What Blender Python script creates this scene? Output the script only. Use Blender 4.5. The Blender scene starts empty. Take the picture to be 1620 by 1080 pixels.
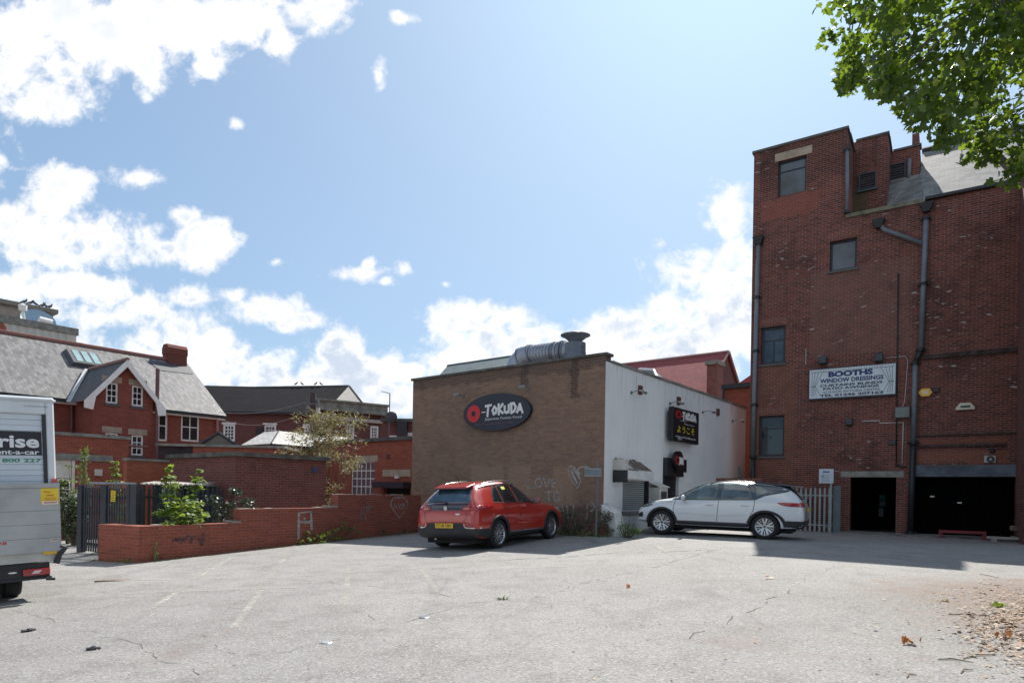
import bpy, bmesh, math, random
from mathutils import Vector, Matrix, noise
from mathutils.geometry import delaunay_2d_cdt
from mathutils.bvhtree import BVHTree
random.seed(7)
R = math.radians
sc = bpy.context.scene
COL = sc.collection
# ---------------------------------------------------------------- camera
CAMZ = 1.485
FPX = 1015.0
ROLL = 0.0172
HX, HY = 810.0, 777.0
cd = bpy.data.cameras.new('camera'); cam = bpy.data.objects.new('camera', cd); COL.objects.link(cam)
CRO, SRO = math.cos(ROLL), math.sin(ROLL)
cam.matrix_world = Matrix(((CRO, -SRO, 0, 0), (0, 0, -1, 0), (SRO, CRO, 0, CAMZ), (0, 0, 0, 1)))
cd.sensor_width = 36.0
cd.lens = FPX / 1620 * 36
cd.shift_y = (HY - 540) / 1620
cd.clip_start = 0.1; cd.clip_end = 3000
sc.camera = cam
sc.view_settings.view_transform = 'Standard'; sc.view_settings.look = 'None'
sc.view_settings.exposure = 0.90; sc.view_settings.gamma = 1
# ---------------------------------------------------------------- light
SUN_AZ, SUN_EL = R(19.5), R(47.3)
sd = bpy.data.lights.new('sun', 'SUN'); sun = bpy.data.objects.new('sun', sd); COL.objects.link(sun)
sd.energy = 4.2; sd.angle = R(0.5); sd.color = (1.0, 0.95, 0.88)
sdir = Vector((math.sin(SUN_AZ) * math.cos(SUN_EL), math.cos(SUN_AZ) * math.cos(SUN_EL), math.sin(SUN_EL)))
sun.rotation_euler = (-sdir).to_track_quat('-Z', 'Y').to_euler()
sun.location = (0, 0, 40)

def ray(px, py):
    dx, dy = px - HX, HY - py
    return ((CRO * dx - SRO * dy) / FPX, (SRO * dx + CRO * dy) / FPX)

# ---------------------------------------------------------------- node helpers
class NT:
    def __init__(s, tree): s.t = tree; s.n = tree.nodes; s.l = tree.links
    def node(s, typ, **kw):
        n = s.n.new(typ)
        ins = kw.pop('ins', {})
        for k, v in kw.items(): setattr(n, k, v)
        for k, v in ins.items():
            if hasattr(v, 'links') or hasattr(v, 'is_output'): s.l.new(v, n.inputs[k])
            else: n.inputs[k].default_value = v
        return n
    def math(s, op, a, b=None, c=None, clamp=False):
        n = s.n.new('ShaderNodeMath'); n.operation = op; n.use_clamp = clamp
        for i, v in enumerate((a, b, c)):
            if v is None: continue
            if hasattr(v, 'is_output'): s.l.new(v, n.inputs[i])
            else: n.inputs[i].default_value = v
        return n.outputs[0]
    def mix(s, f, a, b, blend='MIX'):
        n = s.n.new('ShaderNodeMix'); n.data_type = 'RGBA'; n.blend_type = blend
        for i, v in ((0, f), (6, a), (7, b)):
            if hasattr(v, 'is_output'): s.l.new(v, n.inputs[i])
            else: n.inputs[i].default_value = v if i == 0 else (tuple(v) + (1,))[:4]
        return n.outputs[2]
    def ramp(s, f, lo, hi, a=0.0, b=1.0):
        n = s.n.new('ShaderNodeMapRange'); n.interpolation_type = 'SMOOTHSTEP'
        s.l.new(f, n.inputs[0]); n.inputs[1].default_value = lo; n.inputs[2].default_value = hi
        n.inputs[3].default_value = a; n.inputs[4].default_value = b
        return n.outputs[0]
    def noise(s, vec, scale, detail=4, rough=0.55, dist=0.0):
        n = s.n.new('ShaderNodeTexNoise'); n.inputs['Scale'].default_value = scale
        n.inputs['Detail'].default_value = detail; n.inputs['Roughness'].default_value = rough
        n.inputs['Distortion'].default_value = dist
        if vec is not None: s.l.new(vec, n.inputs['Vector'])
        return n.outputs[0]

# ---------------------------------------------------------------- world: nishita sky + clouds by direction
w = bpy.data.worlds.new('World'); sc.world = w; w.use_nodes = True
T = NT(w.node_tree); T.n.clear()
out = T.node('ShaderNodeOutputWorld')
sky = T.node('ShaderNodeTexSky', sky_type='NISHITA', sun_disc=False, sun_elevation=SUN_EL, sun_rotation=SUN_AZ,
             altitude=50, air_density=1.0, dust_density=1.6, ozone_density=1.6)
hs = T.node('ShaderNodeHueSaturation', ins={'Saturation': 1.0, 'Value': 0.122, 'Color': sky.outputs[0]})
# photographic roll-off of the glare round the sun: c / (1 + c / 0.8)
den = T.node('ShaderNodeVectorMath', operation='MULTIPLY_ADD', ins={0: hs.outputs[0], 1: (1 / .46, 1 / .60, 1 / .84), 2: (1, 1, 1)})
cmp_ = T.node('ShaderNodeVectorMath', operation='DIVIDE', ins={0: hs.outputs[0], 1: den.outputs[0]})
tint = T.node('ShaderNodeVectorMath', operation='MULTIPLY', ins={0: cmp_.outputs[0], 1: (.99, 1.10, 1.12)})
skyb = T.node('ShaderNodeBackground', ins={'Strength': 1.0, 'Color': tint.outputs[0]})
tc = T.node('ShaderNodeTexCoord')
sep = T.node('ShaderNodeSeparateXYZ', ins={0: tc.outputs['Generated']})
yy = T.math('MAXIMUM', sep.outputs[1], 0.08)
uu = T.math('DIVIDE', sep.outputs[0], yy); vv = T.math('DIVIDE', sep.outputs[2], yy)
uv = T.node('ShaderNodeCombineXYZ', ins={0: uu, 1: vv}).outputs[0]
CL = [(30, 80, 115, 100, 1), (100, 60, 115, 85, 1), (110, 148, 58, 40, 1), (200, 45, 95, 62, 1), (238, 100, 32, 58, .85), (300, 45, 85, 58, 1), (330, 105, 34, 30, .85), (365, 35, 65, 42, 1), (432, 18, 64, 30, 1), (442, 62, 26, 36, .8), (500, 10, 50, 34, .95),
      (60, 165, 60, 26, .8), (232, 150, 15, 24, .6), (640, 28, 30, 11, .6), (600, 125, 13, 24, .65), (373, 195, 15, 13, .55), (0, 255, 14, 26, .7),
      (108, 382, 155, 46, 1), (86, 312, 48, 42, .95), (125, 284, 26, 15, .75), (205, 394, 66, 26, .95), (17, 362, 70, 40, 1), (322, 384, 52, 36, 1), (292, 342, 28, 15, .8), (262, 392, 30, 14, .7), (216, 280, 42, 17, .75), (30, 268, 26, 6, .4),
      (30, 452, 66, 28, 1), (110, 452, 62, 26, 1), (170, 465, 60, 30, 1), (222, 492, 60, 34, 1), (262, 522, 62, 38, 1), (312, 556, 62, 42, 1), (352, 582, 74, 42, 1), (405, 592, 62, 38, 1), (438, 575, 30, 30, .8), (296, 470, 34, 20, .85), (130, 500, 170, 40, .62), (80, 560, 200, 50, .60), (220, 570, 120, 40, .6),
      (423, 488, 68, 26, .95), (475, 505, 48, 18, .8), (370, 468, 28, 16, .8), (450, 515, 30, 14, .7), (441, 414, 18, 8, .55), (562, 433, 40, 15, .8), (580, 419, 15, 12, .7), (609, 446, 16, 9, .6), (639, 426, 13, 12, .6),
      (540, 557, 46, 36, 1), (579, 587, 74, 32, 1), (645, 592, 66, 24, 1), (520, 610, 60, 40, 1), (600, 625, 130, 32, 1), (480, 640, 90, 30, 1),
      (738, 505, 58, 30, 1), (798, 522, 62, 38, 1), (850, 548, 66, 38, 1), (760, 545, 80, 36, 1), (720, 570, 70, 26, .9), (932, 545, 66, 30, 1), (1000, 530, 92, 38, 1), (1080, 500, 66, 38, 1), (1105, 420, 62, 40, 1), (1150, 345, 42, 44, .95), (1155, 430, 66, 64, 1), (1165, 510, 70, 64, 1), (1060, 550, 140, 38, 1),
      (1045, 385, 18, 14, .6), (798, 488, 16, 8, .5), (705, 450, 10, 5, .4), (-150, 200, 140, 240, .9), (-160, 520, 190, 100, 1), (1900, 300, 250, 200, .9), (1750, 620, 300, 110, .9), (300, -220, 260, 110, .9)]
acc = None
for (px, py, rx, ry, st) in CL:
    u0, v0 = ray(px, py)
    mp = T.node('ShaderNodeMapping', vector_type='TEXTURE', ins={'Vector': uv, 'Location': (u0, v0, 0), 'Scale': (rx / FPX * 1.42, ry / FPX * 1.42, 1)})
    ln = T.node('ShaderNodeVectorMath', operation='LENGTH', ins={0: mp.outputs[0]})
    a = T.math('MULTIPLY_ADD', ln.outputs['Value'], -st, st)
    acc = a if acc is None else T.math('MAXIMUM', acc, a)
n1 = T.noise(uv, 9.0, 12, 0.60, 0.35)
n2 = T.noise(uv, 34, 8, 0.62, 0.3)
edge = T.math('ADD', T.math('MULTIPLY_ADD', n1, 1.7, -0.88), T.math('MULTIPLY_ADD', n2, 1.1, -0.55))
m = T.math('ADD', T.math('MINIMUM', acc, 0.62), edge)
mask = T.ramp(m, 0.06, 0.62)
ns = T.noise(uv, 8.0, 9, 0.6, 0.3)
front = T.ramp(sep.outputs[1], 0.12, 0.3)
gen = T.noise(tc.outputs['Generated'], 2.2, 10, 0.6)
maskb = T.ramp(gen, 0.50, 0.60)
mask = T.math('ADD', T.math('MULTIPLY', mask, front), T.math('MULTIPLY', maskb, T.math('SUBTRACT', 1.0, front)))
low = T.ramp(vv, 0.60, 0.22, 0.45, 1.0)
shade = T.math('MULTIPLY', T.math('MULTIPLY', T.ramp(ns, 0.40, 0.60), low), T.ramp(m, 0.42, 0.80))
ccol = T.mix(shade, (1.0, 1.0, 1.0), (0.60, 0.68, 0.80))
cloud = T.node('ShaderNodeBackground', ins={'Strength': 0.60, 'Color': ccol})
mx = T.node('ShaderNodeMixShader', ins={0: mask})
T.l.new(skyb.outputs[0], mx.inputs[1]); T.l.new(cloud.outputs[0], mx.inputs[2]); T.l.new(mx.outputs[0], out.inputs[0])

# ---------------------------------------------------------------- materials
MATS = {}
def pmat(name, col=(.5, .5, .5), rough=.6, metal=0, var=0.12, nscale=3.0, coat=0, spec=.5, bump=0.0, alpha=None, emit=None, ior=None, dirt=0.0):
    if name in MATS: return MATS[name]
    m = bpy.data.materials.new(name); m.use_nodes = True; MATS[name] = m
    t = NT(m.node_tree); b = m.node_tree.nodes['Principled BSDF']
    b.inputs['Roughness'].default_value = rough; b.inputs['Metallic'].default_value = metal
    b.inputs['Coat Weight'].default_value = coat; b.inputs['Specular IOR Level'].default_value = spec
    b.inputs['Coat Roughness'].default_value = 0.04
    if ior: b.inputs['IOR'].default_value = ior
    co = t.node('ShaderNodeTexCoord').outputs['Object']
    n = t.noise(co, nscale, 6, .6)
    f = t.ramp(n, .3, .7, 1 - var, 1 + var)
    cc = t.mix(1.0, col, t.node('ShaderNodeCombineColor', ins={0: f, 1: f, 2: f}).outputs[0], 'MULTIPLY')
    if dirt:
        n3 = t.noise(co, 1.1, 9, .68)
        cc = t.mix(t.ramp(n3, .5, .72, 0, dirt), cc, tuple(x * .45 for x in col))
    t.l.new(cc, b.inputs['Base Color'])
    if bump:
        n2 = t.noise(co, nscale * 12, 5, .6)
        bp = t.node('ShaderNodeBump', ins={'Strength': bump, 'Distance': .01, 'Height': n2}); t.l.new(bp.outputs[0], b.inputs['Normal'])
    if emit:
        b.inputs['Emission Color'].default_value = tuple(emit[:3]) + (1,); b.inputs['Emission Strength'].default_value = emit[3]
    return m

def brick(name, c1, c2, mortar, bw=.225, rh=.075, ms=.011, patch=(.1, .03, .02), pamt=.4, light=(.45, .38, .33), lamt=.15, pscale=.5, boxes=(), soot=0.0, spots=0.0):
    if name in MATS: return MATS[name]
    m = bpy.data.materials.new(name); m.use_nodes = True; MATS[name] = m
    t = NT(m.node_tree); b = m.node_tree.nodes['Principled BSDF']; b.inputs['Roughness'].default_value = .9
    b.inputs['Specular IOR Level'].default_value = .25
    uvn = t.node('ShaderNodeUVMap', uv_map='uv').outputs[0]
    wob = t.node('ShaderNodeTexNoise', ins={'Vector': uvn, 'Scale': 1.2})
    off = t.node('ShaderNodeVectorMath', operation='SCALE', ins={0: wob.outputs['Color'], 'Scale': .025})
    uvw = t.node('ShaderNodeVectorMath', operation='ADD', ins={0: uvn, 1: off.outputs[0]}).outputs[0]
    bt = t.node('ShaderNodeTexBrick', offset=.5, ins={'Vector': uvw, 'Color1': c1 + (1,), 'Color2': c2 + (1,), 'Mortar': mortar + (1,), 'Scale': 1.0,
                'Mortar Size': ms, 'Mortar Smooth': .25, 'Bias': 0.0, 'Brick Width': bw, 'Row Height': rh})
    # second random: dark / pale single bricks
    bt2 = t.node('ShaderNodeTexBrick', offset=.5, ins={'Vector': uvw, 'Color1': (0, 0, 0, 1), 'Color2': (1, 1, 1, 1), 'Mortar': (.5, .5, .5, 1), 'Scale': 1.0,
                 'Mortar Size': ms, 'Mortar Smooth': .25, 'Bias': -.55, 'Brick Width': bw, 'Row Height': rh})
    big = t.noise(uvn, pscale, 8, .65); mid = t.noise(uvn, 2.3, 8, .68); fine = t.noise(uvn, 30, 4, .6)
    c = bt.outputs[0]
    bf = t.ramp(t.math('MULTIPLY', bt2.outputs[0], t.ramp(mid, .35, .6)), .25, .8, 0, .75)
    c = t.mix(bf, c, patch)
    c = t.mix(t.ramp(big, .48, .72, 0, pamt), c, patch)
    c = t.mix(t.ramp(mid, .58, .78, 0, lamt), c, light)
    run = t.noise(t.node('ShaderNodeMapping', ins={'Vector': uvn, 'Scale': (1.8, .16, 1)}).outputs[0], 1.0, 7, .7)
    c = t.mix(t.ramp(run, .54, .76, 0, pamt * .7), c, patch)
    if spots:
        sp = t.node('ShaderNodeMapping', ins={'Vector': uvn, 'Scale': (1.6, 4.5, 1)}).outputs[0]
        n5 = t.noise(sp, 1.9, 4, .6)
        c = t.mix(t.math('MULTIPLY', t.ramp(n5, .60, .68, 0, spots), t.ramp(big, .50, .58)), c, (.55, .5, .47))
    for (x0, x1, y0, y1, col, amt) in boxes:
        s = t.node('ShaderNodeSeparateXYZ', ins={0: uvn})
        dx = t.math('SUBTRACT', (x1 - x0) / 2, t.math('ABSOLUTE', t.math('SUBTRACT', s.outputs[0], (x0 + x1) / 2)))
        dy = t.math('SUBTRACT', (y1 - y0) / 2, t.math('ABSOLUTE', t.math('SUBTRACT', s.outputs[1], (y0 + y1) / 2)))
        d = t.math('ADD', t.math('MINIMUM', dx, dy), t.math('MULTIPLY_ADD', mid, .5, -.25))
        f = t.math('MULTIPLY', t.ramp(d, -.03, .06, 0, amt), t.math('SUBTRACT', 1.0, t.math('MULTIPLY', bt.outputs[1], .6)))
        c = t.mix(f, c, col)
    ff = t.ramp(fine, .3, .7, .8, 1.2)
    c = t.mix(1.0, c, t.node('ShaderNodeCombineColor', ins={0: ff, 1: ff, 2: ff}).outputs[0], 'MULTIPLY')
    t.l.new(c, b.inputs['Base Color'])
    h = t.math('ADD', t.math('MULTIPLY', bt.outputs[1], -1.0), t.math('MULTIPLY', fine, .5))
    bp = t.node('ShaderNodeBump', ins={'Strength': .5, 'Distance': .008, 'Height': h}); t.l.new(bp.outputs[0], b.inputs['Normal'])
    return m

def glass(name, col=(.015, .02, .024), rough=.04, ior=1.6, var=.3):
    m = pmat(name, col, rough, 0, var, .9, spec=.6, ior=ior); return m

# ---------------------------------------------------------------- mesh builder
class Frame:
    def __init__(s, x, y, ang, bz=0.0): s.x, s.y, s.a, s.bz = x, y, ang, bz; s.c, s.s = math.cos(ang), math.sin(ang)
    def world(s, u, v, z=0): return Vector((s.x + u * s.c - v * s.s, s.y + u * s.s + v * s.c, z))
    def front(s, px, py, v=0.0):                    # ray meets plane local y = v -> (u, z)
        rx, rz = ray(px, py)
        # world point = t*(rx,1); local y = -(X-x)*sin + (Y-y)*cos = v
        t = (v - s.s * s.x + s.c * s.y) / (-s.s * rx + s.c)
        X, Y = t * rx, t
        return ((X - s.x) * s.c + (Y - s.y) * s.s, CAMZ + rz * t)
    def side(s, px, py, u=0.0):                     # plane local x = u -> (v, z)
        rx, rz = ray(px, py)
        t = (u + s.c * s.x + s.s * s.y) / (s.c * rx + s.s)
        X, Y = t * rx, t
        return (-(X - s.x) * s.s + (Y - s.y) * s.c, CAMZ + rz * t)
def at(px, py, Y):
    rx, rz = ray(px, py); return Vector((rx * Y, Y, CAMZ + rz * Y))
BZ = {}; FR = {}
def tag(o, label=None, cat=None, group=None, kind=None):
    if label: o['label'] = label
    if cat: o['category'] = cat
    if group: o['group'] = group
    if kind: o['kind'] = kind
    return o
def thing(name, label, cat, fr, group=None):
    o = bpy.data.objects.new(name, None); COL.objects.link(o); o.empty_display_size = .3
    o.location = (fr.x, fr.y, fr.bz); o.rotation_euler = (0, 0, fr.a)
    BZ[o.name] = fr.bz
    return tag(o, label, cat, group)
class MB:
    def __init__(s, m=None): s.v = []; s.f = []; s.m = m; s.sm = False
    def P(s, a, b, c): return tuple(s.m(a, b, c)) if s.m else (a, b, c)
    def add(s, pts, faces):
        k = len(s.v); s.v += [s.P(*p) for p in pts]; s.f += [tuple(i + k for i in f) for f in faces]; return s
    def box(s, a0, a1, b0, b1, c0, c1):
        return s.add([(a0, b0, c0), (a1, b0, c0), (a1, b1, c0), (a0, b1, c0), (a0, b0, c1), (a1, b0, c1), (a1, b1, c1), (a0, b1, c1)],
                     [(3, 2, 1, 0), (4, 5, 6, 7), (0, 1, 5, 4), (1, 2, 6, 5), (2, 3, 7, 6), (3, 0, 4, 7)])
    def prism(s, poly, b0, b1):                      # poly in (a,c), extruded along b
        n = len(poly)
        pts = [(p[0], b0, p[1]) for p in poly] + [(p[0], b1, p[1]) for p in poly]
        return s.add(pts, [tuple(range(n))] + [tuple(range(2 * n - 1, n - 1, -1))] + [(i, i + n, (i + 1) % n + n, (i + 1) % n) for i in range(n)])
    def hexa(s, p):                                  # 8 points like box order
        return s.add(p, [(3, 2, 1, 0), (4, 5, 6, 7), (0, 1, 5, 4), (1, 2, 6, 5), (2, 3, 7, 6), (3, 0, 4, 7)])
    def tube(s, path, r, n=8, cap=True):
        path = [Vector(p) for p in path]; rs = r if isinstance(r, (list, tuple)) else [r] * len(path)
        rings = []
        for i, p in enumerate(path):
            d = (path[min(i + 1, len(path) - 1)] - path[max(i - 1, 0)]).normalized()
            a = d.orthogonal().normalized() if i == 0 else (pa - d * pa.dot(d)).normalized()
            pa = a; b = d.cross(a)
            rings.append([tuple(p + (a * math.cos(2 * math.pi * k / n) + b * math.sin(2 * math.pi * k / n)) * rs[i]) for k in range(n)])
        pts = [q for rg in rings for q in rg]; fs = []
        for i in range(len(path) - 1):
            for k in range(n): fs.append((i * n + k, i * n + (k + 1) % n, (i + 1) * n + (k + 1) % n, (i + 1) * n + k))
        if cap: fs += [tuple(range(n - 1, -1, -1)), tuple(range((len(path) - 1) * n, len(path) * n))]
        return s.add(pts, fs)
    def lathe(s, prof, c=(0, 0, 0), n=24, axis='z', cap=True):   # prof: (r, h)
        pts = []
        for (r, h) in prof:
            for k in range(n):
                a = 2 * math.pi * k / n; x, y = r * math.cos(a), r * math.sin(a)
                pts.append({'z': (c[0] + x, c[1] + y, c[2] + h), 'y': (c[0] + x, c[1] + h, c[2] + y), 'x': (c[0] + h, c[1] + x, c[2] + y)}[axis])
        fs = []
        for i in range(len(prof) - 1):
            for k in range(n): fs.append((i * n + k, i * n + (k + 1) % n, (i + 1) * n + (k + 1) % n, (i + 1) * n + k))
        if cap: fs += [tuple(range(n)), tuple(range((len(prof) - 1) * n, len(prof) * n))]
        return s.add(pts, fs)
    def wall(s, s0, s1, z0, z1, th, holes=()):       # wall slab with rectangular holes and reveals; face at b=0
        ss = sorted({s0, s1} | {h[0] for h in holes} | {h[1] for h in holes}); zz = sorted({z0, z1} | {h[2] for h in holes} | {h[3] for h in holes})
        ss = [x for x in ss if s0 - 1e-6 <= x <= s1 + 1e-6]; zz = [x for x in zz if z0 - 1e-6 <= x <= z1 + 1e-6]
        def inh(a, c): return any(h[0] < a < h[1] and h[2] < c < h[3] for h in holes)
        for i in range(len(ss) - 1):
            for j in range(len(zz) - 1):
                if inh((ss[i] + ss[i + 1]) / 2, (zz[j] + zz[j + 1]) / 2): continue
                for b in (0, th): s.add([(ss[i], b, zz[j]), (ss[i + 1], b, zz[j]), (ss[i + 1], b, zz[j + 1]), (ss[i], b, zz[j + 1])], [(0, 1, 2, 3)])
        def rim(a0, a1, c0, c1):
            s.add([(a0, 0, c0), (a1, 0, c0), (a1, 0, c1), (a0, 0, c1), (a0, th, c0), (a1, th, c0), (a1, th, c1), (a0, th, c1)], [(0, 1, 5, 4), (1, 2, 6, 5), (2, 3, 7, 6), (3, 0, 4, 7)])
        rim(s0, s1, z0, z1)
        for h in holes: rim(max(h[0], s0), min(h[1], s1), max(h[2], z0), min(h[3], z1))
        return s
    def build(s, name, mat, parent=None, fr=None, bz=None, smooth=False, merge=False, bevel=0, wobble=0):
        if bz is None:
            if parent is not None:
                p = parent
                while p.parent: p = p.parent
                bz = BZ.get(p.name, 0.0)
            else: bz = fr.bz if fr else 0.0
        me = bpy.data.meshes.new(name)
        me.from_pydata([(v[0], v[1], v[2] - bz) for v in s.v], [], s.f)
        o = bpy.data.objects.new(name, me); COL.objects.link(o)
        mats = mat if isinstance(mat, (list, tuple)) else [mat]
        for m_ in mats: me.materials.append(m_)
        bm = bmesh.new(); bm.from_mesh(me)
        if merge: bmesh.ops.remove_doubles(bm, verts=bm.verts, dist=1e-4)
        bmesh.ops.recalc_face_normals(bm, faces=bm.faces)
        if bevel: bmesh.ops.bevel(bm, geom=[e for e in bm.edges if len(e.link_faces) == 2 and e.calc_face_angle(0) > .6], offset=bevel, segments=1, affect='EDGES', profile=.5)
        if wobble:
            for v in bm.verts: v.co += Vector((noise.noise(v.co * 1.3), noise.noise(v.co * 1.3 + Vector((9, 0, 0))), noise.noise(v.co * 1.3 + Vector((0, 9, 0))))) * wobble
        ul = bm.loops.layers.uv.new('uv')
        for f in bm.faces:
            n = f.normal
            if abs(n.z) > .75: 
                for l in f.loops: l[ul].uv = (l.vert.co.x, l.vert.co.y)
            else:
                t = Vector((-n.y, n.x)).normalized()
                sg = 1.0
                k = math.sqrt(max(1e-6, 1 - n.z * n.z))
                for l in f.loops: l[ul].uv = (l.vert.co.x * t.x + l.vert.co.y * t.y, (l.vert.co.z + bz) / k)
            f.smooth = smooth
        bm.to_mesh(me); bm.free()
        if parent: o.parent = parent
        elif fr: o.location = (fr.x, fr.y, fr.bz); o.rotation_euler = (0, 0, fr.a)
        return o
def fmap(y0=0.0): return lambda a, b, c: (a, y0 + b, c)              # wall facing local -y ; b inward
def smap(x0=0.0): return lambda a, b, c: (x0 - b, a, c)             # wall facing local +x ; b inward
def copy_tree(o, parent=None):
    c = o.copy(); COL.objects.link(c)
    if parent: c.parent = parent
    for ch in list(o.children): copy_tree(ch, c)
    if not parent and o.name in BZ: BZ[c.name] = BZ[o.name]
    return c
_fonts = {}
def text(body, m, s0, s1, z0, z1, b, mat, parent, name='lettering', bold=0.0, fit=True, skew=0, depth=.004, smul=1, spacing=1.0, fr=None):
    cu = bpy.data.curves.new('txt', 'FONT'); cu.body = body; cu.size = 1; cu.offset = bold; cu.resolution_u = 3; cu.space_character = spacing
    ob = bpy.data.objects.new('txt', cu); COL.objects.link(ob)
    dg = bpy.context.evaluated_depsgraph_get(); dg.update()
    me = bpy.data.meshes.new_from_object(ob.evaluated_get(dg))
    bpy.data.objects.remove(ob); 
    xs = [v.co.x for v in me.vertices]; ys = [v.co.y for v in me.vertices]
    if not xs: return None
    x0, x1, y0, y1 = min(xs), max(xs), min(ys), max(ys)
    mb = MB(m)
    pts = []
    for v in me.vertices:
        fx, fy = (v.co.x - x0) / (x1 - x0), (v.co.y - y0) / (y1 - y0)
        pts.append((s0 + fx * (s1 - s0) + skew * fy, b, z0 + fy * (z1 - z0)))
    mb.add(pts, [tuple(p.vertices) for p in me.polygons])
    return mb.build(name, mat, parent, fr=fr)
# ---------------------------------------------------------------- ground height
def smin(a, b, k=1.5):
    h = max(0, min(1, .5 + .5 * (b - a) / k)); return b + (a - b) * h - k * h * (1 - h)
def gz(x, y):
    xx = smin(x, 4.5); xx = max(xx, -22) if xx < -22 else xx
    z = .045 * xx + .012 * smin(y, 18)
    a = max(0, min(1, (x - 6) / 6)); b = max(0, min(1, (y - 14.5) / 4.5))
    return z - .2 * a * a * (3 - 2 * a) * b * b * (3 - 2 * b)
def ground_at(px, py):
    rx, rz = ray(px, py); t = 5.0
    for _ in range(60):
        t += ((CAMZ + rz * t) - gz(rx * t, t)) / (-rz) * .7
    return Vector((rx * t, t, gz(rx * t, t)))
def gnormal(x, y):
    e = .2
    return Vector((-(gz(x + e, y) - gz(x - e, y)) / (2 * e), -(gz(x, y + e) - gz(x, y - e)) / (2 * e), 1)).normalized()
GA = R(-38)
# ================================================================ SETTING: ground
def asphalt():
    m = bpy.data.materials.new('asphalt'); m.use_nodes = True; MATS['asphalt'] = m
    t = NT(m.node_tree); b = m.node_tree.nodes['Principled BSDF']; b.inputs['Roughness'].default_value = .82
    b.inputs['Specular IOR Level'].default_value = .3
    co = t.node('ShaderNodeTexCoord').outputs['Object']
    sp = t.noise(co, 85, 3, .7); sp2 = t.noise(co, 34, 5, .75); mid = t.noise(co, 1.7, 9, .68); big = t.noise(co, .22, 6, .6, .4)
    vo = t.node('ShaderNodeTexVoronoi', ins={'Vector': co, 'Scale': 62}).outputs[1]
    vs = t.node('ShaderNodeSeparateColor', ins={0: vo}).outputs[0]
    c = t.mix(t.ramp(big, .35, .65), (.225, .218, .208), (.270, .262, .250))
    c = t.mix(t.ramp(mid, .42, .70, 0, .65), c, (.155, .147, .138))
    c = t.mix(t.ramp(sp2, .52, .75, 0, .55), c, (.10, .095, .09))
    c = t.mix(t.ramp(vs, .70, 1.0, 0, .5), c, (.44, .425, .40))
    c = t.mix(t.ramp(vs, .0, .22, .55, 0), c, (.085, .08, .078))
    c = t.mix(t.ramp(sp, .58, .8, 0, .5), c, (.36, .35, .33))
    pk = t.noise(co, .55, 7, .7, .6); c = t.mix(t.ramp(pk, .56, .72, 0, .5), c, (.215, .170, .155))
    stn = t.noise(t.node('ShaderNodeMapping', ins={'Vector': co, 'Rotation': (0, 0, .5), 'Scale': (1, .25, 1)}).outputs[0], 1.1, 8, .7); c = t.mix(t.ramp(stn, .58, .72, 0, .6), c, (.12, .115, .11))
    c = t.mix(t.ramp(stn, .40, .28, 0, .35), c, (.36, .35, .33))
    # brown dirt with a shape of its own, far right under the tree and along the wall foot
    s = t.node('ShaderNodeSeparateXYZ', ins={0: co})
    dl = t.node('ShaderNodeMapping', vector_type='TEXTURE', ins={'Vector': co, 'Location': (7.3, 6.7, 0), 'Scale': (3.2, 3.0, 50)}).outputs[0]
    ln = t.node('ShaderNodeVectorMath', operation='LENGTH', ins={0: dl}).outputs['Value']
    f = t.ramp(t.math('ADD', ln, t.math('MULTIPLY_ADD', sp2, .9, t.math('MULTIPLY_ADD', mid, 1.6, -1.25))), .55, 1.15, .7, 0)
    c = t.mix(f, c, (.17, .11, .075))
    t.l.new(c, b.inputs['Base Color'])
    h = t.math('ADD', t.math('MULTIPLY', sp2, 1.4), t.math('ADD', sp, t.math('MULTIPLY', mid, 2.0)))
    bp = t.node('ShaderNodeBump', ins={'Strength': .55, 'Distance': .012, 'Height': h}); t.l.new(bp.outputs[0], b.inputs['Normal'])
    return m
def ramp_coords(lo, hi, far):
    a = [lo + i * .5 for i in range(int((hi - lo) / .5) + 1)]
    k = 1
    l, h = [], []
    x = lo; y = hi
    while y < far: y += k; x -= k; h.append(y); l.append(x); k *= 1.5
    return l[::-1] + a + h
gx, gy = ramp_coords(-25, 25, 1200), ramp_coords(-6, 45, 1500)
bmv = [(x, y, gz(x, y)) for y in gy for x in gx]; nx = len(gx)
bmf = [(j * nx + i, j * nx + i + 1, (j + 1) * nx + i + 1, (j + 1) * nx + i) for j in range(len(gy) - 1) for i in range(nx - 1)]
g = MB(); g.v = bmv; g.f = bmf
tag(g.build('ground', asphalt(), bz=0, smooth=True), kind='structure')

def strip(mb, pts, w, lift=.004, jitter=0.0, gap=0.0, rnd=random):
    """ribbon on the ground through world points"""
    P = []
    for a, b in zip(pts[:-1], pts[1:]):
        n = max(1, int((b - a).length / .12)); P += [a.lerp(b, i / n) for i in range(n)]
    P.append(pts[-1]); L = []
    for i, p in enumerate(P):
        d = (P[min(i + 1, len(P) - 1)] - P[max(i - 1, 0)]); d.z = 0; d.normalize(); n = Vector((-d.y, d.x, 0))
        q = p + n * (noise.noise(p * 2.1) * jitter + noise.noise(p * 9) * jitter * .35)
        ww = w * (1 + (rnd.random() - .5) * (1.1 if jitter else .12)) / 2
        a, b = q + n * ww, q - n * ww
        L.append(((a.x, a.y, gz(a.x, a.y) + lift), (b.x, b.y, gz(b.x, b.y) + lift)))
    for (a, b), (c, d) in zip(L[:-1], L[1:]):
        if gap and rnd.random() < gap: continue
        mb.add([a, b, d, c], [(0, 1, 2, 3)])
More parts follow.
